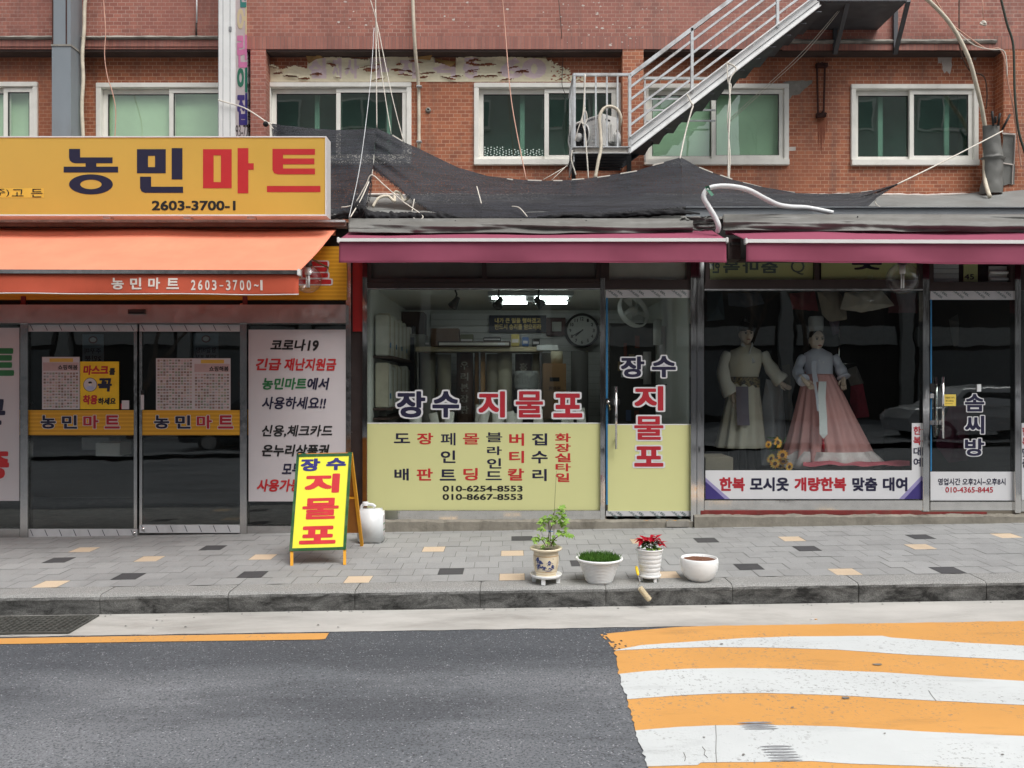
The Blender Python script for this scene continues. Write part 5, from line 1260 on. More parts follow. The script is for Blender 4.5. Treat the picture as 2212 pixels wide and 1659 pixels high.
def rope(label, pts, r, m, nm='rope', cat='rope', sm=6, group=None):
    q = smooth_path([P(u, v, d) for u, v, d in pts], sm) if len(pts) > 2 else [P(u, v, d) for u, v, d in pts]
    mb = MB(); mb.tube(q, r, m, 8); o = mb.build(nm); tag(o, label, cat, group); return o
rp, cc, cd, cp = M['rope'], M['cable_cream'], M['cable_dark'], M['cable_pink']
rope('thick cream cable running down the brick wall beside the grey steel column', [(189, -40, 10.1), (183, 15, 10.1), (182, 60, 10.1), (178, 120, 10.1), (180, 170, 10.1), (177, 230, 10.1), (180, 300, 10.1)], .022, cc, 'cable', 'cable')
rope('thin pinkish wire wandering down the brick over the second window', [(222, -30, 10.1), (225, 20, 10.1), (228, 70, 10.1), (226, 120, 10.1), (232, 165, 10.1), (243, 200, 10.1), (250, 240, 10.1), (248, 300, 10.1)], .006, cp, 'cable', 'cable')
o = rope('cream sleeved cable down the brick between the two dark middle windows', [(891, -30, 10.1), (894, 60, 10.12), (898, 120, 10.2), (904, 185, 10.36), (905, 250, 10.36), (905, 322, 10.36)], .022, cc, 'cable', 'cable')
mb = MB()
for v_ in (187, 306): mb.bbox(X(900, 10.33), X(911, 10.33), 1.80, 1.87, Z(v_ + 1.5, 10.33), Z(v_ - 1.5, 10.33), .003, M['galv'])
mb.build('clamp', None, o)
rope('rope from the top of the wall to the left peak of the black net', [(811, -30, 9.6), (812, 60, 9.6), (813, 160, 9.4), (814, 277, 9.3)], .006, rp)
rope('thin line slanting from the wall top to the upper right edge of the black net', [(790, -30, 9.7), (813, 45, 9.6), (845, 200, 9.4), (872, 306, 9.3)], .005, rp)
rope('thin line hanging beside the net peak down to its sagging edge', [(811, 20, 9.6), (822, 140, 9.5), (845, 290, 9.3)], .005, rp)
rope('thin grey line crossing the left net sheet down to the tarpaulin corner', [(808, 60, 9.5), (800, 180, 9.3), (779, 350, 8.8), (754, 470, 8.22)], .004, M['galv'])
rope('pinkish line down the brick wall across the second dark window', [(1083, -30, 10.1), (1091, 60, 10.1), (1105, 220, 9.8), (1137, 389, 9.3)], .006, cp)
rope('rope tied from the white blade sign to the left corner of the black net', [(471, 216, 9.75), (492, 222, 9.75), (525, 232, 9.75), (550, 246, 9.6), (575, 263, 9.4), (587, 268, 9.33)], .008, rp)
mb = MB(); mb.ball(P(574, 268, 9.36), .032, M['net_dense'], 10, 8); mb.tube([P(580, 266, 9.3), P(592, 280, 9.3), (P(603, 295, 9.3))], .006, rp, 6); mb.build('net_knot', None, sn)
rope('white cord looping down from the net gap to the tarpaulin edge', [(757, 469, 8.24), (780, 430, 8.5), (800, 385, 8.9), (805, 367, 9.02)], .006, rp)
rope('loose white cord sagging across the gap below the left net peak', [(737, 448, 8.4), (765, 440, 8.42), (790, 400, 8.42), (803, 378, 8.42), (830, 400, 8.42), (870, 435, 8.40), (912, 465, 8.38), (905, 474, 8.36), (890, 466, 8.40), (895, 430, 8.45)], .006, rp)
rope('cream cable coil lying on the roof under the left net peak', [(805, 447, 8.7), (818, 428, 8.75), (838, 424, 8.8), (852, 435, 8.78), (852, 420, 8.85), (856, 414, 8.85), (866, 420, 8.85), (872, 434, 8.8), (884, 425, 8.85), (886, 420, 8.9)], .016, cc, 'cable', 'cable')
rope('white rope hanging from the landing rail in front of the air conditioner', [(1264, 160, 9.38), (1261, 230, 9.36), (1258, 262, 9.36), (1264, 290, 9.34), (1268, 340, 9.3), (1271, 386, 9.3)], .008, rp)
rope('white rope loop knotted on the landing rail', [(1264, 232, 9.36), (1256, 260, 9.36), (1261, 268, 9.34), (1268, 258, 9.34), (1264, 240, 9.35), (1250, 275, 9.36), (1242, 305, 9.38)], .006, rp)
rope('thick cream drain hose arching over the landing rail past the air conditioner', [(1333, 285, 9.5), (1341, 258, 9.42), (1334, 238, 9.4), (1318, 230, 9.38), (1303, 236, 9.38), (1295, 255, 9.37), (1297, 285, 9.36), (1298, 320, 9.34), (1292, 350, 9.32), (1286, 384, 9.3)], .019, cc, 'hose', 'hose')
rope('frayed white cord end hanging beside the landing', [(1236, 325, 9.4), (1234, 345, 9.4), (1240, 365, 9.4), (1244, 378, 9.4)], .008, rp)
for q, (a, b) in enumerate((((1174, 388, 9.3), (1226, 358, 9.5)), ((1192, 389, 9.3), (1226, 356, 9.5)))): rope(('lower', 'upper')[q] + ' thin line running from the net edge to the foot of the landing', [a, b], .004, rp)
rope('white rope tied round the stair stringer holding the middle peak of the black net', [(1484, 203, 9.40), (1493, 222, 9.38), (1497, 228, 9.38), (1492, 245, 9.36), (1480, 290, 9.3), (1470, 338, 9.2), (1470, 348, 9.18)], .009, rp)
rope('doubled white rope hanging from the stair down to the right part of the net', [(1570, 135, 9.38), (1590, 148, 9.36), (1576, 175, 9.35), (1577, 230, 9.32), (1574, 300, 9.25), (1573, 388, 9.2)], .009, rp)
rope('second strand of the doubled white rope with a knot below the stair', [(1570, 135, 9.38), (1573, 178, 9.36), (1579, 185, 9.35), (1573, 235, 9.32), (1572, 270, 9.3), (1577, 330, 9.24), (1575, 388, 9.2)], .007, rp)
for q, dx in enumerate((0, 7)): rope(('left', 'right')[q] + ' one of the two parallel thin wires slanting under the stair to the mint window', [(1838 + dx * .3, -10, 9.6), (1740 + dx, 105, 9.9), (1650 + dx, 190, 10.2), (1570 + dx, 262, 10.36)], .0035, rp, 'wire', 'wire')
rope('long white rope pulling the right tip of the black net to the wrapped pipes', [(1938, 398, 9.18), (2040, 348, 9.6), (2166, 283, 10.05)], .008, rp)
rope('short cord hanging from the right tip of the black net', [(1890, 425, 9.1), (1892, 440, 8.95), (1901, 447, 8.9)], .005, rp)
rope('thick cream cable arching over the top of the wall and down past the last window', [(1980, -20, 9.9), (2015, 10, 10.0), (2055, 55, 10.05), (2090, 120, 10.05), (2108, 180, 10.1), (2122, 240, 10.2), (2129, 290, 10.25), (2127, 340, 10.2), (2128, 390, 10.15), (2138, 425, 9.9)], .024, cc, 'cable', 'cable')
rope('thin pinkish cable branching off toward the upper right of the wall', [(2015, -10, 10.05), (2050, 45, 10.1), (2085, 75, 10.12), (2130, 105, 10.13), (2160, 106, 10.13), (2172, 140, 10.13), (2178, 180, 10.13), (2190, 240, 10.13), (2202, 330, 10.13), (2206, 360, 10.13)], .008, cp, 'cable', 'cable')
rope('pale cord drooping under the dark ledge at the upper right', [(2050, 50, 10.08), (2100, 95, 10.1), (2140, 107, 10.1), (2170, 112, 10.1), (2176, 165, 10.1)], .006, rp, 'cable', 'cable')
rope('dark green cable running down the far right edge of the brick wall', [(2158, -20, 10.1), (2175, 50, 10.1), (2189, 100, 10.1), (2192, 200, 10.1), (2200, 280, 10.1), (2214, 330, 10.1), (2230, 390, 10.1)], .014, mat('dark_green_cable', lin(58, 66, 56), .6), 'cable', 'cable')
rope('dark cable along the ledge behind the thick cream one', [(2072, -10, 10.12), (2072, 60, 10.12), (2075, 110, 10.14), (2095, 152, 10.34), (2125, 165, 10.34), (2132, 200, 10.34), (2130, 235, 10.34)], .009, mat('brown_cable', lin(86, 62, 50), .6), 'cable', 'cable')
rope('thin black cable above the pink lettering of the brick wall, right of the cream one', [(1205, -20, 10.12), (1212, 60, 10.14), (1216, 125, 10.34), (1214, 180, 10.34), (1222, 205, 10.34)], .004, cd, 'cable', 'cable')
rope('short cord hanging on the upper brick at the right with a knotted end', [(2122, -20, 10.1), (2124, 46, 10.1)], .005, cp, 'rope', 'rope')
mb = MB(); kn = [P(2120, 48, 10.1), P(2126, 46, 10.08), P(2130, 53, 10.1), P(2122, 53, 10.08), P(2118, 50, 10.1), P(2128, 49, 10.07), P(2126, 56, 10.1)]
mb.tube(smooth_path(kn, 5), .011, rp, 6); mb.build('knot', None, bpy.data.objects['rope.014'] if 'rope.014' in bpy.data.objects else None) if False else tag(mb.build('rope_knot'), 'tangled cord knot hanging on the upper right brick wall', 'knot')
o = rope('fat white hose arching from the awning gap over the tarpaulin onto the roof', [(1550, 500, 8.1), (1552, 488, 8.05), (1545, 470, 8.05), (1530, 445, 8.05), (1520, 425, 8.05), (1530, 408, 8.05), (1555, 402, 8.05), (1590, 404, 8.05), (1620, 412, 8.1), (1650, 428, 8.2), (1680, 442, 8.3), (1710, 447, 8.4), (1745, 449, 8.5), (1800, 460, 8.45)], .026, M['plastic_w'], 'hose', 'hose')
mb = MB(); gt = mat('green_tape', lin(40, 110, 84), .6); c = P(1531, 408, 8.03)
mb.add([c + Vector(p) for p in ((-.04, 0, .02), (0, -.02, .03), (.02, 0, -.02), (.05, -.01, -.06), (.02, -.03, -.08), (-.02, -.01, -.02))], [(0, 1, 2, 5), (2, 3, 4, 5)], gt); mb.build('tape', None, o)
for q, (a, b, c) in enumerate((((1030, 403), (1034, 418), (1040, 440)), ((1106, 446), (1122, 449), (1139, 468)))):
    rope(('upright', 'curved')[q] + ' loose white cord poking out of the black net', [(a[0], a[1], 8.78 - .12 * q), (b[0], b[1], 8.66 - .12 * q), (c[0], c[1], 8.55 - .12 * q)], .006, rp)
o = tag(MB().tube([P(425, -20, 10.12), P(425, 49, 10.12)], .009, M['plastic_w'], 8).build('conduit'), 'short white conduit on the upper brick wall left of the blade sign', 'conduit')
MB().tube([P(424, 49, 10.13), P(424, 76, 10.14)], .012, M['soffit_brown'], 8).build('conduit_stain', None, o)
# ================================================================== ON THE PAVEMENT
# A-board
ab = T('sandwich_board', 'yellow wooden sandwich board with green edges and red and blue Korean letters', 'sandwich board', (X(690, 7.3), 7.3 - D0, -.04))
dT, dF, dR = 7.36, 7.02, 7.78
TL_, TR_, BR_, BL_ = P(642, 982, dT), P(759.5, 979.5, dT), P(746.5, 1187, 7.07), P(626, 1190.5, 7.07)
nrm = (TR_ - TL_).cross(BL_ - TL_).normalized()
if nrm.y > 0: nrm = -nrm
fm = bil(TL_, TR_, BR_, BL_, nrm)
th = .018
mb = MB(); a = [fm(0, 0, 0), fm(1, 0, 0), fm(1, 1, 0), fm(0, 1, 0)]; b = [p - nrm * th for p in a]
mb.add(a + b, [(0, 1, 2, 3), (7, 6, 5, 4), (0, 4, 5, 1), (1, 5, 6, 2), (2, 6, 7, 3), (3, 7, 4, 0)], M['ywood']); mb.build('front_panel', None, ab)
mb = MB(); mb.add([fm(.04, .025, .003), fm(.96, .025, .003), fm(.962, .975, .003), fm(.038, .975, .003)], [(0, 3, 2, 1)], M['lemon']); mb.build('front_face', None, ab)
mb = MB()
for (p, q, w) in (((0, .012), (1, .012), .024), ((0, .988), (1, .988), .024), ((.018, 0), (.018, 1), .024), ((.982, 0), (.982, 1), .024)): mb.beam(fm(*p, .004), fm(*q, .004), w, .009 if w else 0, M['dkgreen'], up=nrm)
mb.build('green_edge', None, ab)
mb = MB(); W_, H_ = 800, 1260   # local lettering frame of the panel, in crop units
def am(u, v, l=0): return fm((u - 0) / 1.0, (v - 0) / 1.0, .0035 + l)
def au(x, y):          # crop position on the tilted panel -> panel fraction
    yy = (y - 122) / (1380 - 122); xl_ = 240 + (140 - 240) * yy; xr_ = 935 + (870 - 935) * yy; return (x - xl_) / (xr_ - xl_), yy
for s_, x0, y0, x1, y1, m in (('장', 285, 180, 535, 352, M['navy']), ('수', 612, 180, 866, 345, M['navy']), ('지', 335, 390, 785, 645, M['red']), ('물', 305, 710, 775, 985, M['red']), ('포', 268, 1072, 745, 1302, M['red'])):
    s0, t0 = au(x0, (y0 + y1) / 2); s1, _ = au(x1, (y0 + y1) / 2); t0 = au(0, y0)[1]; t1 = au(0, y1)[1]
    put(mb, am, s_, s0, t0, s1, t1, mat('board_letter', lin(46, 44, 120), .5) if m is M['navy'] else mat('board_letter', lin(212, 50, 58), .5), .05 if s_ != '물' else .034)
mb.build('lettering', None, ab)
for p, q in ((BL_, P(629, 1224, dF)), (BR_, P(743.5, 1221.5, dF))):
    mb = MB(); p = p - nrm * .02 + Vector((.012 if p is not BR_ else -.012, 0, .03)); mb.beam(p, q + Vector((0, .02, 0)), .026, .02, M['ywood']); mb.build('leg', None, ab)
rT0, rT1 = TL_ - nrm * .03 + Vector((0, .01, .01)), TR_ - nrm * .03 + Vector((0, .01, .01)); rB1 = P(785, 1178, dR); rB0 = Vector((X(626, 7.07) - .02, rB1.y, rB1.z))
bdir1 = rB1 - rT1; bdir0 = rB0 - rT0
q0, q1 = rT0 + bdir0 * .86, rT1 + bdir1 * .86
mb = MB(); n2 = (rT1 - rT0).cross(bdir1).normalized(); n2 = n2 if n2.y > 0 else -n2
a = [rT0, rT1, q1, q0]; b = [p + n2 * .016 for p in a]; mb.add(a + b, [(0, 1, 2, 3), (7, 6, 5, 4), (0, 4, 5, 1), (1, 5, 6, 2), (2, 6, 7, 3), (3, 7, 4, 0)], M['tan_in']); mb.build('rear_panel', None, ab)
for p, q in ((rT0, rB0), (rT1, rB1)):
    sh = Vector((.014 if p is rT0 else -.014, 0, 0)); mb = MB(); mb.beam(p + sh, q + sh, .028, .034, M['ywood'], up=n2); mb.build('leg', None, ab)
mb = MB(); mb.beam(rT0 + bdir0 * .47, rT1 + bdir1 * .47, .03, .02, M['ywood']); mb.build('cross_rail', None, ab)
mb = MB()
for p in (rT0 + Vector((.05, -.0, .0)), rT1 + Vector((-.02, 0, .0))): mb.bbox(p.x - .02, p.x + .02, p.y - .025, p.y + .02, p.z - .03, p.z + .008, .004, M['dkgreen'])
mb.build('hinge', None, ab)

# jerrycan
k = NT('translucent_plastic'); p = k.bsdf(k.mix(k.ramp(k.noise(k.coord('Object'), 3, 4), [(.3, 0.0), (.7, 1.0)]), lin(226, 230, 232), lin(240, 242, 242)), .38); p.inputs['Transmission Weight'].default_value = .12; p.inputs['Subsurface Weight'].default_value = .3; p.inputs['Subsurface Radius'].default_value = (.05, .05, .05)
M['jerry'] = k.done(p)
jc = T('jerrycan', 'translucent white plastic jerrycan standing behind the sandwich board', 'jerrycan', (X(804, 7.95), 7.95 - D0, pave_z(X(804, 7.95), -.55)))
bx0, bx1 = -.135, .115
bm = bmesh.new(); bmesh.ops.create_cube(bm, size=1)
for v in bm.verts: v.co = Vector((-.01 + v.co.x * .25, v.co.y * .17, .165 + v.co.z * .33))
bmesh.ops.bevel(bm, geom=bm.edges[:], offset=.024, segments=3, affect='EDGES')
MB().bm(bm, M['jerry'], True).build('body', None, jc, local=True)
mb = MB(); mb.tube(smooth_path([(-.105, 0, .30), (-.10, 0, .355), (-.07, 0, .372), (.0, 0, .368), (.03, 0, .345)], 6), .016, M['jerry'], 10); mb.build('handle', None, jc, local=True)
mb = MB(); mb.lathe([(.001, .372), (.028, .372), (.03, .368), (.03, .335)], (-.065, -.0, .025), M['plastic_w'], 18); mb.build('cap', None, jc, local=True)
mb = MB(); mb.box(.1145, .1165, -.05, .05, .07, .27, M['paper'])
for z_ in (.12, .18): mb.box(.1165, .1172, -.045, .045, z_, z_ + .012, M['green'])
mb.build('label', None, jc, local=True)

# ---- pots along the kerb
DP = 6.36; YP = DP - D0
def potbase(u, d=DP): return Vector((X(u, d), d - D0, pave_z(X(u, d), d - D0)))
M['soil'] = mat('potting_soil', lin(66, 48, 36), .95, 0, .35, 30, .8, 60)
M['porc'] = mat('cream_porcelain', lin(226, 214, 188), .25, 0, .05, 5, dirt=.15, dirtcol=lin(190, 160, 120))
M['pot_w'] = mat('white_glazed_pot', lin(240, 242, 242), .3, 0, .03, 5, dirt=.05)
M['cobalt'] = mat('cobalt_glaze', lin(52, 66, 124), .3, 0, .3, 40); M['gold'] = mat('ochre_glaze', lin(186, 142, 84), .35)
# pot 1: painted porcelain on a footed saucer
b = potbase(1179.5); st1 = T('pot_saucer', 'white footed plant saucer under the painted porcelain pot', 'saucer', b)
MB().lathe([(.001, .042), (.09, .042), (.118, .05), (.124, .07), (.121, .072), (.112, .056), (.085, .05), (.001, .05)], b, M['pot_w'], 40).build('dish', None, st1)
for k_ in range(4):
    a = 2 * PI * (k_ + .45) / 4 + PI / 2 + .6; MB().bbox(b.x + .095 * math.cos(a) - .016, b.x + .095 * math.cos(a) + .016, b.y + .095 * math.sin(a) - .012, b.y + .095 * math.sin(a) + .012, b.z, b.z + .05, .003, M['pot_w']).build('foot', None, st1)
p1 = T('flower_pot', 'cream porcelain pot painted with a blue landscape, leafy plant growing in it', 'flower pot', b + Vector((0, 0, .052)))
c = b + Vector((0, 0, .052))
prof1 = [(.001, .0), (.078, .0), (.080, .01), (.078, .016), (.088, .04), (.098, .09), (.102, .13), (.1, .165), (.094, .19), (.093, .2), (.118, .204), (.126, .211), (.127, .219), (.122, .224), (.105, .222), (.098, .215), (.095, .19), (.001, .188)]
MB().lathe(prof1, c, M['porc'], 48).build('body', None, p1)
MB().lathe([(.001, .198), (.05, .2), (.096, .195)], c, M['soil'], 30).build('soil', None, p1)
def rad1(z):
    for (r0, z0), (r1, z1) in zip(prof1[3:], prof1[4:]):
        if z0 <= z <= z1: return r0 + (r1 - r0) * (z - z0) / max(1e-6, z1 - z0)
    return .1
def pm(a, z, l=.0012): r = rad1(z) + l; return c + Vector((r * math.sin(a), -r * math.cos(a), z))
mb = MB()
def stroke(pts, w, m, mbx=None):
    q = smooth_path([(a, z, 0) for a, z in pts], 5); L_ = len(q)
    vs = []; fs = []
    for i, p in enumerate(q):
        t = (q[min(i + 1, L_ - 1)] - q[max(i - 1, 0)]); nx, nz_ = -t.y, t.x * .1; l_ = math.hypot(nx * 1, nz_) or 1
        ww = w * (math.sin(PI * (i + .6) / (L_ + .2)) ** .6); vs += [pm(p.x - nx / l_ * ww * 10, p.y - nz_ / l_ * ww), pm(p.x + nx / l_ * ww * 10, p.y + nz_ / l_ * ww)]
    for i in range(L_ - 1): fs.append((2 * i, 2 * i + 1, 2 * i + 3, 2 * i + 2))
    (mbx or mb).add(vs, fs, m)
for z_ in (.165, .168): stroke([(-1.3, z_), (0, z_), (1.3, z_)], .0012, M['gold'])
for z_ in (.045, .024): stroke([(-1.4, z_), (0, z_), (1.4, z_)], .0016, M['gold'])
for a in (-1.0, .98): stroke([(a, .165), (a, .1), (a, .048)], .0018, M['gold'])
rr = random.Random(31)
for (ca, cz, n_, sa, sz) in ((-.72, .135, 9, .22, .02), (-.45, .122, 7, .2, .014), (-.62, .085, 10, .2, .024), (-.2, .078, 9, .24, .014), (.42, .075, 9, .2, .022), (.2, .1, 4, .1, .01)):
    for _ in range(n_):
        a0 = ca + rr.gauss(0, sa * .5); z0 = cz + rr.gauss(0, sz * .5); stroke([(a0 - .09, z0 - .002), (a0, z0 + .006 + rr.uniform(0, .004)), (a0 + .1, z0)], .0035, M['cobalt'])
stroke([(-.8, .055), (-.75, .08), (-.7, .1), (-.78, .125)], .003, M['cobalt']); stroke([(-.05, .112), (.12, .122), (.22, .136), (.34, .122), (.55, .113)], .0022, M['cobalt']); stroke([(.12, .118), (.22, .132), (.32, .118)], .006, M['cobalt'])
stroke([(-.3, .062), (.1, .058), (.5, .062)], .0018, M['cobalt']); stroke([(-.1, .05), (.2, .053), (.45, .05)], .0014, M['cobalt']); stroke([(.5, .156), (.53, .148), (.5, .14)], .0012, M['black'])
mb.build('painted_landscape', None, p1)
def leafmat(name, a, b):
    k = NT(name); v = k.coord('Object'); c_ = k.mix(k.ramp(k.noise(v, 24, 3), [(.3, 0.0), (.7, 1.0)]), a, b); p = k.bsdf(c_, .65, spec=.2); tl = k.n('ShaderNodeBsdfTranslucent'); k.l(c_, tl.inputs[0])
    mx = k.n('ShaderNodeMixShader'); mx.inputs[0].default_value = .3; k.l(p.outputs[0], mx.inputs[1]); k.l(tl.outputs[0], mx.inputs[2]); return k.done(mx)
M['leaf'] = leafmat('fresh_leaf', lin(122, 164, 72), lin(172, 204, 108)); M['stem'] = mat('plant_stem', lin(96, 84, 58), .7); M['leaf_dk'] = leafmat('dark_leaf', lin(34, 60, 30), lin(62, 92, 44)); M['red_leaf'] = leafmat('red_bract', lin(176, 16, 40), lin(206, 34, 56)); M['grass'] = leafmat('lawn_grass', lin(52, 92, 34), lin(98, 142, 58))
def lobed_leaf(mb, o, d, up_, size, m, lobes=3, cup=.15):
    """flat leaf with pointed lobes fanned from its base"""
    d = Vector(d).normalized(); s_ = d.cross(Vector(up_)); s_ = s_.normalized() if s_.length > 1e-3 else Vector((1, 0, 0)); n_ = s_.cross(d)
    for q in range(lobes):
        a = (q - (lobes - 1) / 2) * .75; L_ = size * (1 - .22 * abs(q - (lobes - 1) / 2)); dd = d * math.cos(a) + s_ * math.sin(a); ss = dd.cross(n_).normalized(); w = L_ * .27
        pts = [o, o + dd * L_ * .28 - ss * w * .6 + n_ * cup * w, o + dd * L_ * .55 - ss * w + n_ * cup * w * 1.5, o + dd * L_ * .68 - ss * w * .5, o + dd * L_ * .78 - ss * w * .62 + n_ * cup * w, o + dd * L_ - n_ * L_ * .12, o + dd * L_ * .78 + ss * w * .62 + n_ * cup * w, o + dd * L_ * .68 + ss * w * .5, o + dd * L_ * .55 + ss * w + n_ * cup * w * 1.5, o + dd * L_ * .28 + ss * w * .6 + n_ * cup * w]
        md = o + dd * L_ * .5
        mb.add([md] + pts, [(0, 1 + i, 1 + (i + 1) % 10) for i in range(10)], m)
pl = T('leafy_plant', 'young plant with pale green lobed leaves tied to a thin stake in the painted pot', 'plant', c + Vector((0, 0, .2)))
rr = random.Random(77); sb = c + Vector((0, 0, .198)); LM = MB(); SM = MB()
def PP(u, v, dy=0): return P(u, v, DP + dy)
stems = [[PP(1188, 1182), PP(1189, 1150), PP(1192, 1128), PP(1196, 1108)], [PP(1183, 1182, .02), PP(1186, 1150, .02), PP(1185, 1126, .01)], [PP(1190, 1178), PP(1200, 1163, -.02), PP(1216, 1152, -.03)], [PP(1180, 1182), PP(1172, 1168, .02), PP(1160, 1163, .02)], [PP(1187, 1150), PP(1193, 1135), PP(1203, 1120)], [PP(1192, 1180, -.03), PP(1190, 1172, -.06), PP(1182, 1170, -.08)]]
for q in stems: SM.tube(smooth_path(q, 5), .0035, M['stem'], 6)
for (u_, v_, n_, sp) in ((1205, 1103, 9, 9), (1214, 1106, 6, 7), (1180, 1122, 12, 10), (1176, 1132, 8, 9), (1196, 1118, 8, 8), (1210, 1122, 10, 8), (1216, 1128, 6, 7), (1204, 1152, 6, 7), (1218, 1152, 9, 8), (1228, 1156, 6, 7), (1158, 1164, 8, 8), (1168, 1162, 5, 6), (1186, 1171, 6, 6), (1176, 1180, 6, 6), (1192, 1168, 5, 5)):
    for _ in range(n_):
        o = PP(u_ + rr.gauss(0, sp * .55), v_ + rr.gauss(0, sp * .5), rr.uniform(-.045, .045)); d = Vector((rr.gauss(0, 1) + (u_ - 1188) * .02, rr.gauss(-.5, .6), rr.uniform(-.8, .35)))
        lobed_leaf(LM, o, d, (rr.gauss(0, .3), -.5, 1), rr.uniform(.030, .050), M['leaf'], 3)
LM.build('leaves', None, pl); SM.build('stems', None, pl)
mb = MB(); mb.tube([PP(1196, 1182, .03), PP(1197.5, 1100, .03), PP(1202, 1017, .035)], .0022, mat('bamboo_stake', lin(120, 118, 76), .6), 6); mb.build('stake', None, pl)
mb = MB(); mb.tube([PP(1183, 1147, -.01), PP(1195, 1148, -.012)], .003, M['blue_tape'], 6); mb.build('blue_tie', None, pl)

# pot 2: wide white ribbed planter with grass
b = potbase(1294.5); p2 = T('flower_pot', 'wide white ribbed planter filled with green grass', 'flower pot', b)
pr = [(.001, 0), (.098, 0), (.1, .006)]
n = 12
for k_ in range(n):
    z0 = .012 + k_ * .0125; r0 = .100 + (.158 - .100) * (k_ / n) ** 1.05; pr += [(r0, z0), (r0 + .007, z0 + .002), (r0 + .0085, z0 + .0075), (r0 + .001, z0 + .0115)]
pr += [(.166, .168), (.18, .172), (.186, .180), (.184, .188), (.176, .191), (.166, .186), (.160, .170), (.001, .168)]
MB().lathe(pr, b, M['pot_w'], 56).build('body', None, p2)
MB().lathe([(.001, .178), (.163, .176)], b, M['soil'], 40).build('soil', None, p2)
mb = MB(); rr = random.Random(5)
for _ in range(2600):
    a = rr.uniform(0, 2 * PI); r = .158 * math.sqrt(rr.random()); o = b + Vector((r * math.cos(a), r * math.sin(a), .174)); h = rr.uniform(.025, .058) * (1 + .35 * nz(o, 14)); ln = Vector((rr.gauss(0, .4), rr.gauss(0, .4), 1)).normalized(); an = rr.uniform(0, PI); w = Vector((math.cos(an), math.sin(an), 0)) * .0021
    md = o + ln * h * .55; tp = o + ln * h + Vector((rr.gauss(0, .008), rr.gauss(0, .008), 0)); mb.add([o - w, o + w, md + w * .8, tp, md - w * .8], [(0, 1, 2, 4), (4, 2, 3)], M['grass'])
tag(mb.build('grass_clump'), 'thick short green grass growing in the wide ribbed planter', 'grass', kind=None)

# pot 3: white ringed pot with poinsettia, on a footed saucer
b = potbase(1403.5); st3 = T('pot_saucer', 'small white footed saucer under the ringed pot with the red plant', 'saucer', b)
MB().lathe([(.001, .03), (.07, .03), (.086, .037), (.09, .05), (.087, .052), (.08, .041), (.001, .038)], b, M['pot_w'], 36).build('dish', None, st3)
for k_ in range(3):
    a = 2 * PI * k_ / 3 - PI / 2 + .5; MB().bbox(b.x + .066 * math.cos(a) - .012, b.x + .066 * math.cos(a) + .012, b.y + .066 * math.sin(a) - .01, b.y + .066 * math.sin(a) + .01, b.z, b.z + .035, .003, M['pot_w']).build('foot', None, st3)
c = b + Vector((0, 0, .04)); p3 = T('flower_pot', 'white pot with five raised rings holding a red poinsettia', 'flower pot', c)
pr = [(.001, 0), (.072, 0), (.074, .004)]
for k_ in range(6):
    z0 = .008 + k_ * .033; r0 = .0745 + .0042 * k_; pr += [(r0, z0), (r0 + .0022, z0 + .002), (r0 + .0045, z0 + .0285), (r0 + .004, z0 + .0305), (r0 + .0008, z0 + .031), (r0 + .0008, z0 + .0328)]
pr += [(.104, .205), (.107, .209), (.106, .214), (.1, .215), (.094, .205), (.092, .185), (.001, .183)]
MB().lathe(pr, c, M['pot_w'], 44).build('body', None, p3); MB().lathe([(.001, .19), (.093, .188)], c, M['soil'], 30).build('soil', None, p3)
ps = T('poinsettia', 'red leaved poinsettia with dark green lower leaves in the ringed white pot', 'plant', c + Vector((0, 0, .19)))
GM, RM_ = MB(), MB(); rr = random.Random(15)
def pointed(mb, o, d, up_, L_, w, m):
    d = Vector(d).normalized(); s_ = d.cross(Vector(up_)).normalized(); n_ = s_.cross(d)
    pts = [o, o + d * L_ * .3 - s_ * w * .8 + n_ * w * .3, o + d * L_ * .52 - s_ * w + n_ * w * .2, o + d * L_ * .62 - s_ * w * .7, o + d * L_ - n_ * L_ * .15, o + d * L_ * .62 + s_ * w * .7, o + d * L_ * .52 + s_ * w + n_ * w * .2, o + d * L_ * .3 + s_ * w * .8 + n_ * w * .3]
    mb.add([o + d * L_ * .5] + pts, [(0, 1 + i, 1 + (i + 1) % 8) for i in range(8)], m)
for _ in range(46):
    a = rr.uniform(0, 2 * PI); r = rr.uniform(.0, .06); o = c + Vector((r * math.cos(a), r * math.sin(a), .20 + rr.uniform(0, .075))); pointed(GM, o, (math.cos(a), math.sin(a), rr.uniform(-.5, .35)), (0, 0, 1), rr.uniform(.045, .07), rr.uniform(.014, .02), M['leaf_dk'])
for _ in range(5):
    a = rr.uniform(-2.6, -.5); o = c + Vector((.05 * math.cos(a) + .02, .05 * math.sin(a), .225)); pointed(GM, o, (math.cos(a), math.sin(a), -.3), (0, 0, 1), .045, .016, M['leaf'])
for (du, dv, n_) in ((-17, 1166, 15), (1, 1164, 11), (15, 1166, 12), (28, 1176, 7)):
    o = P(1403.5 + du * .85, dv, DP - .02)
    for k_ in range(n_):
        a = 2 * PI * k_ / n_ * 1.618; pointed(RM_, o + Vector((0, 0, rr.uniform(-.008, .012))), (math.cos(a), math.sin(a) * .9 - .1, rr.uniform(-.45, .4)), (0, 0, 1), rr.uniform(.055, .09) if n_ > 7 else .055, rr.uniform(.014, .02), M['red_leaf'])
GM.build('green_leaves', None, ps); RM_.build('red_leaves', None, ps)
mb = MB()
for k_ in range(7): a = k_ * .9; mb.tube([c + Vector((.02 * math.cos(a), .02 * math.sin(a), .185)), c + Vector((.045 * math.cos(a), .045 * math.sin(a), .26))], .003, M['stem'], 5)
mb.build('stems', None, ps)

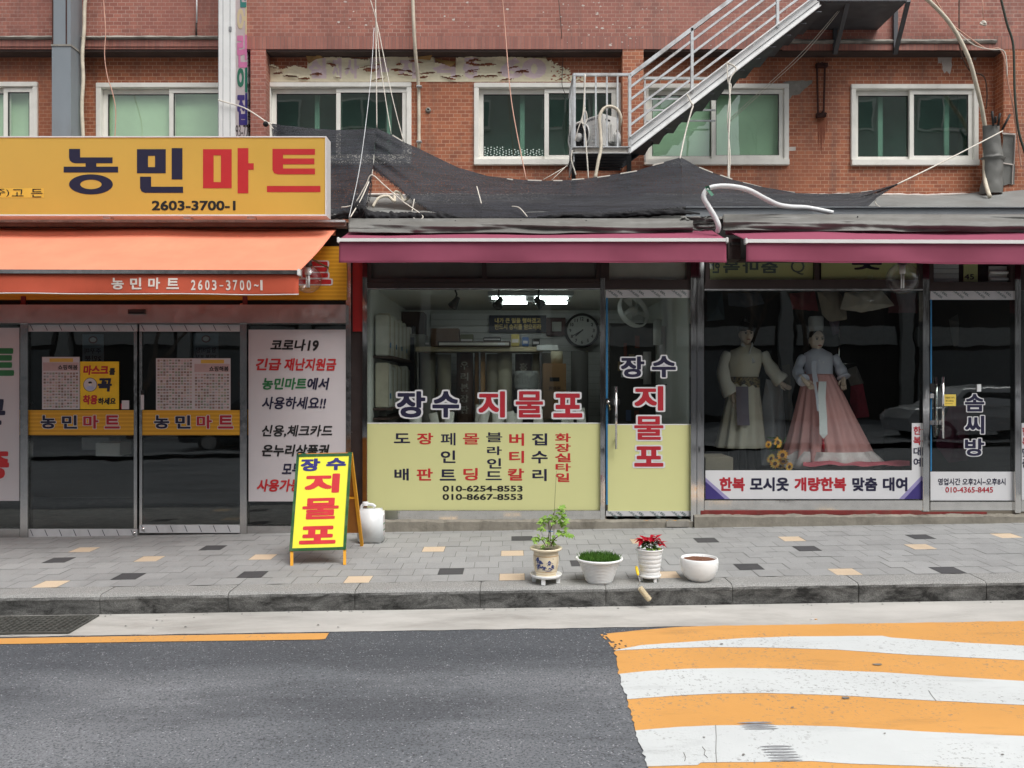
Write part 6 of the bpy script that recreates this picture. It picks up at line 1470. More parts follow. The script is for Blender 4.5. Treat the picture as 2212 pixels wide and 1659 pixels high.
# pot 4: round white bowl, bare soil
b = potbase(1510.5); p4 = T('flower_pot', 'round plain white bowl pot holding only brown soil', 'flower pot', b)
MB().lathe([(.001, 0), (.078, 0), (.084, .004), (.112, .03), (.136, .075), (.146, .115), (.147, .145), (.144, .17), (.141, .176), (.135, .177), (.131, .172), (.13, .155), (.001, .15)], b, M['pot_w'], 56).build('body', None, p4)
mb = MB(); mb.grid(lambda s, t: b + Vector((.131 * t * math.cos(2 * PI * s), .131 * t * math.sin(2 * PI * s), .158 + .006 * nz((s * 20, t * 9, 0)) + .004 * (1 - t))), 40, 10, mat('reddish_soil', lin(112, 74, 56), .95, 0, .35, 50, .8, 60), False)
rr = random.Random(3); tw = mat('dry_twigs', lin(150, 112, 84), .9, 0, .3)
for _ in range(160):
    a = rr.uniform(0, 6.28); r = .122 * math.sqrt(rr.random()); o = b + Vector((r * math.cos(a), r * math.sin(a), .160)); e = o + Vector((rr.gauss(0, .012), rr.gauss(0, .012), rr.uniform(.002, .016))); mb.add([o - Vector((.001, 0, 0)), o + Vector((.001, 0, 0)), e], [(0, 1, 2)], tw)
mb.build('soil', None, p4)

# paint roller leaning over the kerb
pr_ = T('paint_roller', 'used paint roller with yellow handle and shaggy cream sleeve hanging over the kerb', 'paint roller', P(1385, 1262, 6.2))
mb = MB(); h0, h1 = P(1374.5, 1224, 6.34), P(1378.5, 1243, 6.27); hh = resample([h0, h1], 9); mb.tube(hh, [.008, .011, .0125, .0125, .0115, .0115, .012, .010, .006], mat('yellow_handle', lin(236, 200, 40), .45), 12); mb.build('handle', None, pr_)
mb = MB(); mb.tube(smooth_path([h1, P(1381, 1252, 6.24), P(1382.5, 1258, 6.22), P(1379, 1263, 6.19), P(1380, 1267, 6.165)], 5), .0028, M['steel'], 8); mb.build('wire', None, pr_)
s0, s1 = P(1381.5, 1268.5, 6.155), P(1404, 1297, 6.135); mb = MB(); ax = (s1 - s0).normalized(); ux = ax.orthogonal().normalized(); wx = ax.cross(ux); rr = random.Random(8)
def slv(s, t):
    a = 2 * PI * s; r = .0195 * (min(1, .55 + 9 * t, .55 + 9 * (1 - t))) + .0022 * nz((math.cos(a) * 6, math.sin(a) * 6, t * 30)); return s0.lerp(s1, t) + (ux * math.cos(a) + wx * math.sin(a)) * r
M['fleece'] = mat('cream_fleece', lin(222, 206, 172), .95, 0, .15, 60, .8, 300); mb.grid(slv, 26, 40, M['fleece'], True)
mb.add([slv(i / 26, 0) for i in range(26)], [tuple(range(25, -1, -1))], M['fleece']); mb.add([slv(i / 26, 1) for i in range(26)], [tuple(range(26))], M['fleece'])
for _ in range(900):
    t = rr.random(); s_ = rr.random(); p = slv(s_, t); q = slv(s_, t); ctr = s0.lerp(s1, t); o = (p - ctr).normalized(); e = p + o * rr.uniform(.002, .006) + Vector((rr.gauss(0, .002), rr.gauss(0, .002), rr.gauss(0, .002))); mb.add([p - ax * .0006, p + ax * .0006, e], [(0, 1, 2)], M['fleece'])
mb.build('sleeve', None, pr_)

# globe lamps under the awnings
k = NT('lamp_glass'); fr = k.n('ShaderNodeLayerWeight'); fr.inputs[0].default_value = .35; tr = k.n('ShaderNodeBsdfTransparent'); tr.inputs[0].default_value = (.93, .93, .92, 1); gl = k.n('ShaderNodeBsdfGlossy'); gl.inputs['Roughness'].default_value = .02; mx = k.n('ShaderNodeMixShader'); k.l(k.math('MULTIPLY', fr.outputs['Facing'], .45), mx.inputs[0]); k.l(tr.outputs[0], mx.inputs[1]); k.l(gl.outputs[0], mx.inputs[2]); M['lampglass'] = k.done(mx)
for lab, u_, v_, r_, d in (('clear glass globe lamp hanging at the end of the orange awning', 665, 603, 30, 7.6), ('clear glass globe lamp hanging under the dress shop awning near its door', 1949.5, 602, 34, 8.15)):
    c = P(u_, v_, d); r = r_ / F * d; gl_ = T('globe_lamp', lab, 'lamp', c + Vector((0, 0, r)), 'globe lamps under the awnings')
    MB().ball(c, r, M['lampglass'], 32, 20).build('glass_globe', None, gl_)
    mb = MB(); mb.lathe([(.001, r * 1.5), (.03, r * 1.45), (.045, r * 1.0), (.04, r * .88), (.001, r * .86)], c, M['bronze'], 18); mb.tube([c + Vector((0, 0, r * 1.4)), c + Vector((0, .03, r * 1.6)), Vector((c.x, -.03, c.z + r * 1.75))], .01, M['bronze'], 8); mb.build('fitting', None, gl_)
    mb = MB(); mb.lathe([(.001, r * .85), (.028, r * .84), (.028, r * .35), (.022, r * .3)], c, M['plastic_w'], 16)
    for k_ in range(4): a = PI / 2 * k_ + .5; mb.tube([c + Vector((.014 * math.cos(a), .014 * math.sin(a), r * .32)), c + Vector((.014 * math.cos(a), .014 * math.sin(a), -r * .6))], .006, M['plastic_w'], 8)
    mb.build('bulb', None, gl_)

# ---- posters and banners on the grocery front
bn = T('banner', 'tall pale banner with bold red, green and black Korean lines beside the sliding doors', 'banner', P(641, 1083, 8.45)); db_ = D0 - .03
def bpt(u, v, l=0): return P(u, v, db_) + Vector((0, -l - .006 * abs(nz((u * .02, v * .012, 0))), 0))
mb = MB(); mb.grid(lambda s, t: bpt(537 + 210 * s, 712 + 371 * t), 24, 40, M['paper'], True); mb.build('cloth', None, bn)
mb = MB(); BL = [('코로나', 584, 661, 733, 758, 'black'), ('19', 664, 689, 735, 758, 'black'), ('긴급', 553, 608, 774, 800, 'red'), ('재난지원금', 614, 727, 774, 801, 'red'), ('농민마트', 567, 662, 816, 842, 'green'), ('에서', 664, 712, 816, 842, 'navy'), ('사용하세요!!', 566, 705, 857, 884, 'navy'), ('신용,체크카드', 566, 718, 918, 944, 'black'), ('온누리상품권', 566, 712, 960, 986, 'black'), ('모두', 609, 652, 1001, 1027, 'navy'), ('사용가능', 555, 652, 1035, 1062, 'red')]
for s_, a, b_, v0, v1, m in BL: put(mb, bpt, s_, a, v0, b_, v1, M[m], .034 if len(s_) < 7 else .026, .18, None, None, .004)
mb.build('lettering', None, bn)
b2 = T('banner', 'pale banner with single big green, blue and red letters past the sliding doors', 'banner', P(-60, 1083, 8.45))
def bpt2(u, v, l=0): return P(u, v, db_) + Vector((0, -l, 0))
mb = MB(); mb.vrect(-180, 708, 42, 1082, db_, M['paper']); mb.build('cloth', None, b2)
mb = MB()
for s_, a, b_, v0, v1, m in (('트', -30, 31, 752, 812, 'green'), ('마', -105, -40, 752, 812, 'green'), ('문', -45, 12, 862, 918, 'navy'), ('배', -110, -55, 862, 918, 'navy'), ('중', -40, 20, 975, 1036, 'red'), ('달', -110, -50, 975, 1036, 'red')): put(mb, bpt2, s_, a, v0, b_, v1, M[m], .05, .12)
mb.build('lettering', None, b2)
# yellow mask notice
ms = T('notice', 'yellow notice with Korean writing and a round picture on a sliding door', 'notice', P(214, 884, 8.47)); dn = D0 - .033
mb = MB(); mb.vrect(173, 781, 257, 884, dn, mat('notice_yellow', lin(240, 196, 36), .55), .0006); mb.build('sheet', None, ms)
mb = MB(); fz = flat(dn)
for s_, a, b_, v0, v1, m in (('마스크', 180, 234, 789, 810, 'red'), ('를', 236, 249, 795, 810, 'black'), ('꼭', 211, 242, 817, 846, 'navy'), ('착용', 179, 211, 853, 874, 'red'), ('하세요', 212, 250, 859, 874, 'black')): put(mb, fz, s_, a, v0, b_, v1, M[m], .05, .1)
mb.build('lettering', None, ms)
mb = MB(); c = P(195, 831, dn); mb.disc(c + Vector((0, -.0012, 0)), .072, (0, -1, 0), M['navy'], 32); mb.disc(c + Vector((0, -.0018, 0)), .067, (0, -1, 0), M['paper'], 32); mb.disc(c + Vector((0, -.0024, .012)), .022, (0, -1, 0), mat('skin_tone_print', lin(226, 190, 166), .6), 20); mb.disc(c + Vector((0, -.003, .022)), .020, (0, -1, 0), M['black'], 20, .012); mb.disc(c + Vector((0, -.003, .002)), .017, (0, -1, 0), M['white'], 20, .012)
mb.disc(c + Vector((0, -.0023, -.036)), .042, (0, -1, 0), mat('pale_blue_print', lin(176, 184, 214), .6), 20, .022); mb.build('round_picture', None, ms)
# product flyers
def flyer(label, u0, v0, u1, v1, seed, header=True):
    t_ = T('flyer', label, 'flyer', P((u0 + u1) / 2, v1, 8.46)); d = D0 - .034; rr = random.Random(seed); fz = flat(d)
    mb = MB(); mb.vrect(u0, v0, u1, v1, d, M['paper'], .0006); mb.build('sheet', None, t_)
    mb = MB(); cols = [mat('print_%s' % n_, lin(*c_), .6) for n_, c_ in (('meat', (150, 122, 112)), ('green', (136, 146, 126)), ('tan', (176, 162, 146)), ('grey', (150, 146, 146)), ('pink', (190, 164, 162)), ('brown', (128, 112, 102)))]
    vt = v0 + 2
    if header:
        q = lambda a, b_, c_, e, m: mb.add([fz(a, e, .0008), fz(b_, e, .0008), fz(b_, c_, .0008), fz(a, c_, .0008)], [(0, 1, 2, 3)], m)
        q(u0 + 16, u1 - 14, v0 + 3, v0 + 11, M['yellow_sign']); q(u0 + 2, u1 - 2, v0 + 12, v0 + 30, cols[4]); put(mb, fz, '쇼핑해봄', u0 + 34, v0 + 17, u1 - 4, v0 + 28, M['black'], .03, 0, None, None, .0016); vt = v0 + 33
    nc = 12; nr = int((v1 - vt - 3) / 6); w = (u1 - u0 - 5) / nc; h = (v1 - vt - 2) / nr
    for r_ in range(nr):
        for c_ in range(nc):
            a = u0 + 2.5 + c_ * w + .6; e = vt + r_ * h + .6; hh = h * rr.uniform(.5, .8)
            mb.add([fz(a, e + hh, .0008), fz(a + w - 1.4, e + hh, .0008), fz(a + w - 1.4, e, .0008), fz(a, e, .0008)], [(0, 1, 2, 3)], rr.choice(cols))
    mb.build('printed_pictures', None, t_)
flyer('product flyer full of small pictures beside the yellow notice', 91, 771, 172, 884, 1)
flyer('product flyer without a heading, joined to another one', 337, 774, 418, 886, 2, False)
flyer('product flyer with a pink heading, joined to the one without', 418, 774, 498, 886, 3)
mb = MB(); mb.vrect(263, 865, 279, 884, D0 - .031, M['paper'], .0005); mb.vrect(261, 872, 263, 884, D0 - .0311, M['red'], .0005); tag(mb.build('door_sticker'), 'small white and red sticker below the yellow notice at the door edge', 'sticker')
mb = MB(); mb.vrect(304, 843, 311, 885, D0 - .047, M['paper'], .0005); mb.vrect(304, 843, 311, 853, D0 - .0476, M['black'], .0005); tag(mb.build('door_sticker'), 'narrow black and white sticker on the upright of a sliding door', 'sticker')
# ================================================================== BEHIND THE GLASS
# ---- wallpaper shop
zc = 2.56
fx = T('ceiling_light', 'white ceiling light panel with bright fluorescent tubes', 'light', (X(1142, 9.6), 1.1, zc))
mb = MB(); mb.bbox(X(1058, 10), X(1228, 10), .62, 1.5, zc - .05, zc - .002, .004, mat('light_panel', lin(150, 154, 154), .5)); mb.build('panel', None, fx)
M['tube_on'] = emit('fluorescent_tube', (.93, 1, .96), 17.0)
for r_ in range(2):
    for q in range(2):
        x0 = X(1066, 10) + q * .48 + r_ * .03; MB().tube([(x0, .7 + r_ * .55, zc - .07), (x0 + .38, .7 + r_ * .55, zc - .07)], .012, M['tube_on'], 10).build('tube', None, fx)
spot0 = None
for q, u_ in enumerate((983, 1078, 1165)):
    d = 9.0; c = Vector((X(u_, d), d - D0, zc - .14))
    lab = ('black ceiling spotlight hanging apart from the lit tubes', 'black ceiling spotlight at the near end of the lit tubes', 'black ceiling spotlight right in front of the lit tubes')[q]
    if spot0 is None:
        spot0 = T('spotlight', lab, 'spotlight', c, 'spotlights in the wallpaper shop'); Rm = Matrix.Rotation(.6, 3, 'Y') @ Matrix.Rotation(.5, 3, 'X')
        MB().lathe([(.001, .07), (.028, .068), (.034, .03), (.055, -.05), (.058, -.055), (.05, -.05), (.001, -.03)], (0, 0, 0), M['black'], 20, M=Rm).build('shade', None, spot0, local=True)
        mb = MB(); mb.tube([(0, 0, .03), (0.02, 0, .09), (0, 0, .139)], .01, M['black'], 8); mb.build('arm', None, spot0, local=True)
    else:
        s_ = copy_tree(spot0); s_.location = c; s_['label'] = lab; s_.rotation_euler = (0, 0, q * 1.9)
# grooved slat wall on the back
mb = MB()
for k_ in range(18): mb.box(X(930, 11.4), X(1480, 11.4), 2.965, 2.998, .9 + k_ * .09, .9 + k_ * .09 + .082, M['white_paint'])
mb.build('slat_wall', None, ws)
# clock
cc_ = P(1257, 714, 11.3); ck = T('wall_clock', 'round black framed wall clock showing about twenty to eight', 'clock', cc_); rc = 37 / F * 11.3; rx = Matrix.Rotation(PI / 2, 3, 'X')
MB().lathe([(rc * .86, .0), (rc * .88, .05), (rc * .95, .055), (rc, .04), (rc, -.1)], cc_, M['black'], 48, M=rx).build('rim', None, ck)
MB().disc(cc_ + Vector((0, -.012, 0)), rc * .87, (0, -1, 0), mat('clock_face', lin(206, 208, 204), .5), 40).build('face', None, ck)
mb = MB(); fk = lambda u, v, l=0: cc_ + Vector((u, -.014 - l, v))
for h_ in range(1, 13):
    a = PI / 2 - 2 * PI * h_ / 12; x_, z_ = rc * .68 * math.cos(a), rc * .68 * math.sin(a); w = rc * (.1 if h_ < 10 else .15)
    put(mb, fk, str(h_), x_ - w / 1.6, z_ + rc * .1, x_ + w / 1.6, z_ - rc * .1, M['black'], .03)
mb.build('numerals', None, ck)
mb = MB()
for ang, ln, w in ((2 * PI * (7.67 / 12), .5, .018), (2 * PI * 40 / 60, .72, .012)):
    a = PI / 2 - ang; mb.beam(cc_ + Vector((-.08 * rc * math.cos(a), -.022, -.08 * rc * math.sin(a))), cc_ + Vector((rc * ln * math.cos(a), -.022, rc * ln * math.sin(a))), .004, w, M['black'])
mb.build('hands', None, ck)
# plaque
pq = T('plaque', 'dark blue plaque with two lines of gold Korean writing on the shop back wall', 'plaque', P(1118, 718, 11.38)); dq = 11.38
mb = MB(); mb.vrect(1057, 681, 1180, 718, dq, mat('plaque_blue', lin(30, 34, 58), .5), .03); mb.build('board', None, pq)
mb = MB(); g_ = mat('gold_leaf', lin(196, 172, 110), .35, .3); fq = flat(dq)
put(mb, fq, '내가 큰 일을 행하겠고', 1069, 687, 1168, 698, g_, .02); put(mb, fq, '반드시 승리를 얻으리라', 1069, 700, 1169, 712, g_, .02); mb.build('lettering', None, pq)
def ibox(name, label, cat, u0, v0, u1, v1, d, depth, m, group=None, extra=None):
    t_ = T(name, label, cat, P((u0 + u1) / 2, v1, d), group); x0, x1, z0, z1 = X(u0, d), X(u1, d), Z(v1, d), Z(v0, d)
    MB().bbox(x0, x1, d - D0, d - D0 + depth, z0, z1, min(.006, depth / 4), m).build('body', None, t_)
    if extra: extra(t_, x0, x1, d - D0, z0, z1)
    return t_
M['card'] = mat('brown_cardboard', lin(160, 122, 84), .8, 0, .08, 3); M['brownwood'] = mat('dark_brown_wood', lin(66, 48, 42), .6, 0, .15, 4)
plank = T('shelf', 'pale wooden plank shelf above the standing rolls', 'shelf', P(1036, 760, 10.2)); MB().box(X(898, 10.2), X(1173, 10.2), 1.7, 2.3, Z(759, 10.2), Z(749, 10.2), mat('pale_plank', lin(196, 182, 152), .6)).build('plank', None, plank)
for u_ in (902, 1036, 1168): MB().box(X(u_ - 2, 10.3), X(u_ + 2, 10.3), 1.85, 2.25, .142, Z(759.5, 10.2), M['steel_dull']).build('leg', None, plank)
def lg(t_, x0, x1, y, z0, z1):
    mb = MB(); mb.box(x0 + .02, x1 - .02, y - .004, y - .0005, z0 + .018, z1 - .018, mat('box_label', lin(206, 202, 194), .5)); mb.box(x1 - .16, x1 - .07, y - .006, y - .0042, z0 + .02, z1 - .02, M['white']); mb.build('label', None, t_)
ibox('long_box', 'long flat box with aluminium face lying on the plank shelf', 'box', 945, 737, 1103, 749, 10.15, .16, M['brownwood'], None, lg)
def cart(t_, x0, x1, y, z0, z1):
    mb = MB(); mb.box((x0 + x1) / 2 - .06, (x0 + x1) / 2 + .06, y - .002, y - .0003, z1 - .22, z1 - .17, M['dark']); mb.build('hand_hole', None, t_)
    mb = MB(); mb.box(x0 + .02, x1 - .02, y - .0015, y - .0003, z0 + .35, z0 + .353, M['brownwood']); put(mb, lambda u, v, l=0: Vector((u, y - .001 - l, v)), '판매원', (x0 + x1) / 2 - .07, z1 - .28, (x0 + x1) / 2 + .07, z1 - .33, M['brownwood'], .02); mb.build('print', None, t_)
ibox('carton', 'tall brown cardboard carton with a hand hole under the clock', 'carton', 1173, 785, 1223, 905, 9.9, .3, M['card'], None, cart)
ibox('carton', 'brown carton on top of the plank shelf', 'carton', 930, 709, 991, 748, 10.6, .3, mat('dim_carton', lin(120, 92, 74), .8))
ibox('cabinet', 'dark brown cupboard above the pale cabinet in the wallpaper shop', 'cabinet', 867, 673, 915, 722, 10.9, .4, M['brownwood'])
ibox('cabinet', 'pale cabinet with dark door panel beside the standing rolls', 'cabinet', 861, 722, 918, 905, 10.6, .4, mat('pale_cabinet', lin(150, 150, 144), .6), None, lambda t_, x0, x1, y, z0, z1: MB().box(x0 + .012, x1 - .14, y - .004, y - .0005, z0 + .05, z1 - .04, mat('cabinet_door', lin(40, 48, 62), .5)).build('door_panel', None, t_))
ibox('box', 'white tray box on the end of the plank shelf', 'box', 1160, 745, 1206, 757, 10.1, .2, M['plastic_w'])
ibox('picture_frame', 'dark red framed picture hanging between the plaque and the clock', 'picture', 1180, 686, 1222, 725, 11.36, .04, mat('maroon_frame', lin(78, 40, 40), .5), None, lambda t_, x0, x1, y, z0, z1: MB().box(x0 + .08, x1 - .06, y - .003, y - .0005, z0 + .06, z1 - .06, M['int_wall']).build('picture', None, t_))
# standing rolls
roll0 = None; RC = {}
rolls = [(922, 17, 762, 905, (150, 146, 132), 'grey beige floor roll standing next to the pale cabinet'), (958, 15, 765, 905, (170, 160, 138), 'beige roll with white labels under the plank shelf'), (1003, 18, 761, 905, (96, 72, 60), 'dark brown roll with faint Korean lettering under the plank shelf'), (1036, 12, 761, 905, (190, 146, 98), 'orange tan roll standing beside the dark brown roll'), (1063, 13, 764, 905, (152, 144, 126), 'taupe roll standing between the orange tan and the cream rolls'), (1090, 16, 762, 905, (186, 178, 156), 'thick cream roll standing beside the plastic wrapped bundle'), (1131, 18, 764, 905, (84, 70, 66), 'dark roll with pale lettering behind the plastic wrapped bundle'), (1160, 11, 763, 905, (168, 160, 144), 'narrow beige roll between the dark lettered roll and the brown carton'), (1181, 14, 762, 905, (176, 170, 150), 'pale roll standing behind the brown carton'), (1254, 19, 758, 905, (104, 102, 100), 'dark grey roll standing below the wall clock'), (1204, 13, 758, 786, (206, 196, 168), 'short cream roll standing on top of the brown carton')]
for u_, w, v0, v1, col, lab in rolls:
    d = 10.35 if v1 > 800 else 10.0; r = w / F * d; zb_, zt_ = (.145 if v1 > 800 else Z(785, 9.9) + .005), Z(v0, d); c = Vector((X(u_, d), d - D0 + .12, zb_))
    t_ = T('floor_roll', lab, 'roll', c, 'rolls standing at the back of the wallpaper shop'); mm = RC.setdefault(col, mat('roll_vinyl', lin(*col), .55, 0, .1, 5))
    MB().lathe([(.001, 0), (r, 0), (r, zt_ - zb_), (r * .3, zt_ - zb_), (r * .28, zt_ - zb_ - .05)], c, mm, 24).build('sheet', None, t_)
    if u_ in (1003, 1131, 958):
        mb = MB(); yy = c.y - r
        cyl = lambda u, v, l=0, c=c, r=r: Vector((c.x + (r + .002 + l) * math.sin((u - c.x) / r), c.y - (r + .002 + l) * math.cos((u - c.x) / r), v))
        pm_ = mat('roll_print', lin(176, 168, 156) if u_ != 958 else lin(214, 214, 208), .6)
        for i_, s_ in enumerate({1003: '우리본장판', 1131: '홍대장판', 958: ''}[u_]): zz_ = zt_ - .12 - i_ * .14; put(mb, cyl, s_, c.x - .05, zz_, c.x + .05, zz_ - .1, pm_, .03)
        if u_ == 958:
            for zz_ in (.9, .62): mb.grid(lambda s, t: cyl(c.x - .06 + .12 * s, zz_ - .18 * t), 6, 1, pm_, True)
        mb.build('lettering', None, t_)
# plastic wrapped bundle
pb_ = T('wrapped_bundle', 'bundle wrapped in clear wrinkled plastic in front of the dark roll', 'bundle', P(1138, 842, 9.7))
k = NT('cling_wrap'); p = k.bsdf(lin(196, 198, 196), .25, 0, k.noise(k.coord('Object', (1, 1, .4)), 24, 4), .9, .03); M['cling'] = k.done(p)
c = P(1138, 842, 9.7); mb = MB(); mb.grid(lambda s, t: c + Vector(((.145 + .012 * nz((s * 9, t * 5, 0))) * math.cos(2 * PI * s) * (1 - .12 * (2 * t - 1) ** 6), (.145 + .012 * nz((s * 9, t * 5, 0))) * math.sin(2 * PI * s), .225 * t)), 40, 14, M['cling'], True); mb.disc(c + Vector((0, 0, .222)), .14, (0, 0, 1), M['cling'], 24); mb.build('wrap', None, pb_)
MB().box(c.x - .16, c.x + .16, c.y - .16, c.y + .16, .142, c.z - .002, M['int_dark']).build('stand', None, pb_)
# low bins of short white wallpaper rolls right behind the glass
rr = random.Random(12); wr0 = None
for k_ in range(16):
    u_ = 868 + k_ * 27 + rr.uniform(-6, 6); d = 9.0 + rr.uniform(-.15, .25); base = Vector((X(u_, d), d - D0, .145)); hgt = Z(880 + rr.uniform(-9, 12), d) - .145
    if wr0 is None:
        wr0 = T('wallpaper_roll', 'white wallpaper roll leaning in the row low behind the shop window', 'roll', base, 'white rolls leaning low behind the window'); MB().lathe([(.001, 0), (.05, 0), (.05, 1), (.018, 1), (.016, .95)], (0, 0, 0), mat('white_wallpaper', lin(214, 212, 202), .6, 0, .05, 3), 20).build('paper', None, wr0, local=True); wr = wr0
    else: wr = copy_tree(wr0)
    wr.location = base; wr.rotation_euler = (rr.uniform(-.05, .12), rr.uniform(-.22, .22), 0); wr.scale = (1, 1, hgt)
# side shelving with upright sample books, along the left wall
sh = T('side_shelf', 'tall side shelf of upright pale wallpaper books along the side wall of the wallpaper shop', 'shelf', (X(793) + .3, 1.2, .14)); xL = X(786, 8.5) + .062
for z_ in (Z(905, 8.7), Z(884, 8.7), Z(771, 8.7)): MB().box(xL, xL + .2, .2, 2.4, z_ - .012, z_ + .012, M['brownwood']).build('board', None, sh)
MB().box(xL, xL + .2, 2.4, 2.43, .142, 2.3, M['int_wall']).build('end_panel', None, sh)
bk0 = None; bmts = [mat('sample_book', lin(206, 206, 194), .6), mat('sample_book', lin(184, 178, 160), .6), mat('sample_book', lin(214, 214, 208), .6)]
for tier, (z0, z1) in enumerate(((Z(771, 8.7) + .0125, 2.3), (Z(884, 8.7) + .0125, Z(771, 8.7) - .05), (.15, Z(905, 8.7) - .05))):
    for k_ in range(18):
        y = .26 + k_ * .115; h = (z1 - z0) * rr.uniform(.86, .98); m_ = bmts[(k_ * 7 + tier) % 3]
        if tier == 2 and k_ > 8: continue
        b_ = T('sample_book', ('upper', 'middle', 'lower')[tier] + ' tier pale wallpaper sample book standing in the side shelf', 'book', (xL + .17, y, z0), 'sample books in the side shelf')
        mb = MB(); mb.bbox(xL + .02, xL + .16, y - .045, y + .045, z0, z0 + h, .012, m_); mb.build('pages', None, b_)
        if k_ % 4 == 1: MB().box(xL + .1605, xL + .1625, y - .04, y + .04, z0 + .2 * h, z0 + .32 * h, M['blue_tape']).build('spine_label', None, b_)
# things seen through the door: fan, tubes, paper racks
fan = T('electric_fan', 'white electric fan head hanging behind the shop door', 'fan', P(1368, 680, 9.6)); c = P(1368, 672, 9.6); Rm = Matrix.Rotation(1.1, 3, 'X') @ Matrix.Rotation(.5, 3, 'Y')
MB().lathe([(.2, -.04), (.215, 0), (.2, .04)], c, M['plastic_w'], 32, M=Rm).build('guard_ring', None, fan)
mb = MB()
for k_ in range(3):
    a = 2 * PI * k_ / 3; mb.add([c + Rm @ Vector((.02 * math.cos(a), .02 * math.sin(a), 0)), c + Rm @ Vector((.18 * math.cos(a - .4), .18 * math.sin(a - .4), .02)), c + Rm @ Vector((.19 * math.cos(a + .3), .19 * math.sin(a + .3), -.02))], [(0, 1, 2)], M['plastic_w'])
mb.build('blade', None, fan)
MB().lathe([(.001, -.12), (.06, -.1), (.06, .02), (.001, .03)], c, M['plastic_w'], 20, M=Rm).build('motor', None, fan)
mb = MB(); mb.tube([c, c + Vector((.1, .3, .1)), c + Vector((.12, .6, .2))], .02, M['plastic_w'], 8); mb.build('arm', None, fan)
for q, (u_, v0, v1, m_) in enumerate(((1420, 690, 745, 'plastic_w'), (1432, 705, 800, 'paper'), (1446, 700, 830, 'white'), (1398, 760, 830, 'paper'), (1478, 700, 860, 'brownwood'), (1462, 790, 905, 'paper'))):
    d = 9.7 + .12 * q; c = P(u_, v1, d); t_ = T('paper_tube', ('short white tube high in the doorway', 'pale paper tube beside the short white tube', 'tall white tube in the doorway', 'pale tube standing low below the fan', 'brown post standing in the doorway', 'low pale tube in front of the brown post')[q], 'tube', c)
    MB().lathe([(.001, 0), (.05, 0), (.05, Z(v0, d) - c.z), (.02, Z(v0, d) - c.z)], c, M[m_], 18).build('tube', None, t_)
rk = T('display_rack', 'dark rack of hanging tools and sample sheets seen through the shop door', 'rack', P(1400, 905, 10.3)); mb = MB(); mb.box(X(1318, 10.4), X(1490, 10.4), 1.95, 2.0, .142, 2.3, mat('rack_board', lin(60, 58, 58), .7)); mb.build('board', None, rk)
for q in range(26):
    u_ = rr.uniform(1320, 1480); v_ = rr.uniform(700, 900); w = rr.uniform(5, 13); h = rr.uniform(8, 30); mb = MB(); mb.vrect(u_, v_, u_ + w, v_ + h, 10.36 + .003 * q, mat('sample_sheet', lin(*rr.choice(((200, 198, 190), (70, 84, 120), (150, 130, 100), (190, 190, 194), (110, 60, 50), (90, 100, 96)))), .6), .004); mb.build('sample_sheet', None, rk)
for z_ in (1.0, 1.5): MB().box(X(1420, 9.9), X(1492, 9.9), 1.2, 1.9, z_, z_ + .02, M['brownwood']).build('shelf_board', None, rk)

# ---- dress shop
MB().box(X(1522), X(1990), .12, 1.3, .2, .42, mat('platform_cloth', lin(70, 66, 66), .9)).build('display_platform', None, ds)
MB().box(X(1520), X(2000), 1.9, 1.95, .2, 2.6, M['backing_blk']).build('dim_backing', None, ds)  # black sheet: the dim room behind the mannequins is put into its colour
M['skin'] = mat('mannequin_skin', lin(196, 174, 158), .5, 0, .03); M['hair'] = mat('black_hair', lin(22, 20, 22), .35)
def rings(mb, rg, m, n=36, fold=0, nf=0, seed=0, cap=True):
    """rg: (x, y, z, rx, ry[, fold])"""
    vs = []; fs = []
    for i, q in enumerate(rg):
        f = q[5] if len(q) > 5 else 0
        for k_ in range(n):
            a = 2 * PI * k_ / n; r = 1 + f * (math.sin(nf * a + seed + .6 * math.sin(3 * a)) + .5 * nz((math.cos(a) * 3, math.sin(a) * 3, q[2] * 2 + seed)))
            vs.append((q[0] + q[3] * r * math.cos(a), q[1] + q[4] * r * math.sin(a), q[2]))
    L_ = len(rg)
    for i in range(L_ - 1):
        for k_ in range(n): fs.append((i * n + k_, i * n + (k_ + 1) % n, (i + 1) * n + (k_ + 1) % n, (i + 1) * n + k_))
    if cap: fs.append(tuple(range(n - 1, -1, -1))); fs.append(tuple((L_ - 1) * n + k_ for k_ in range(n)))
    return mb.add(vs, fs, m, True)
def head(mb, c, s, m):
    """face looking at the street: skull with brow, nose, chin and ears"""
    def fn(u, v):
        a = 2 * PI * u; t = PI * v; z = -math.cos(t); r = math.sin(t)
        x = r * math.cos(a) * (.072 - .018 * max(0, -z) ** 1.5); y = r * math.sin(a) * .09
        if y < 0:
            y *= 1.0 - .12 * max(0, -z); fx_ = x / .02
            y -= .022 * math.exp(-fx_ * fx_) * math.exp(-((z + .12) / .2) ** 2)          # nose
            y += .008 * (math.exp(-((abs(x) - .028) / .014) ** 2)) * math.exp(-((z - .05) / .12) ** 2)   # eye sockets
            y -= .007 * math.exp(-(x / .022) ** 2) * math.exp(-((z + .52) / .1) ** 2)       # lips
            y -= .010 * math.exp(-(x / .025) ** 2) * math.exp(-((z + .82) / .15) ** 2)       # chin
        return c + Vector((x, y, z * .112)) * s
    mb.grid(fn, 36, 28, m, True)
    for sg in (-1, 1): mb.ball(c + Vector((sg * .07 * s, .01, -.005 * s)), .02 * s, m, 8, 6, (.4, .8, 1.5))
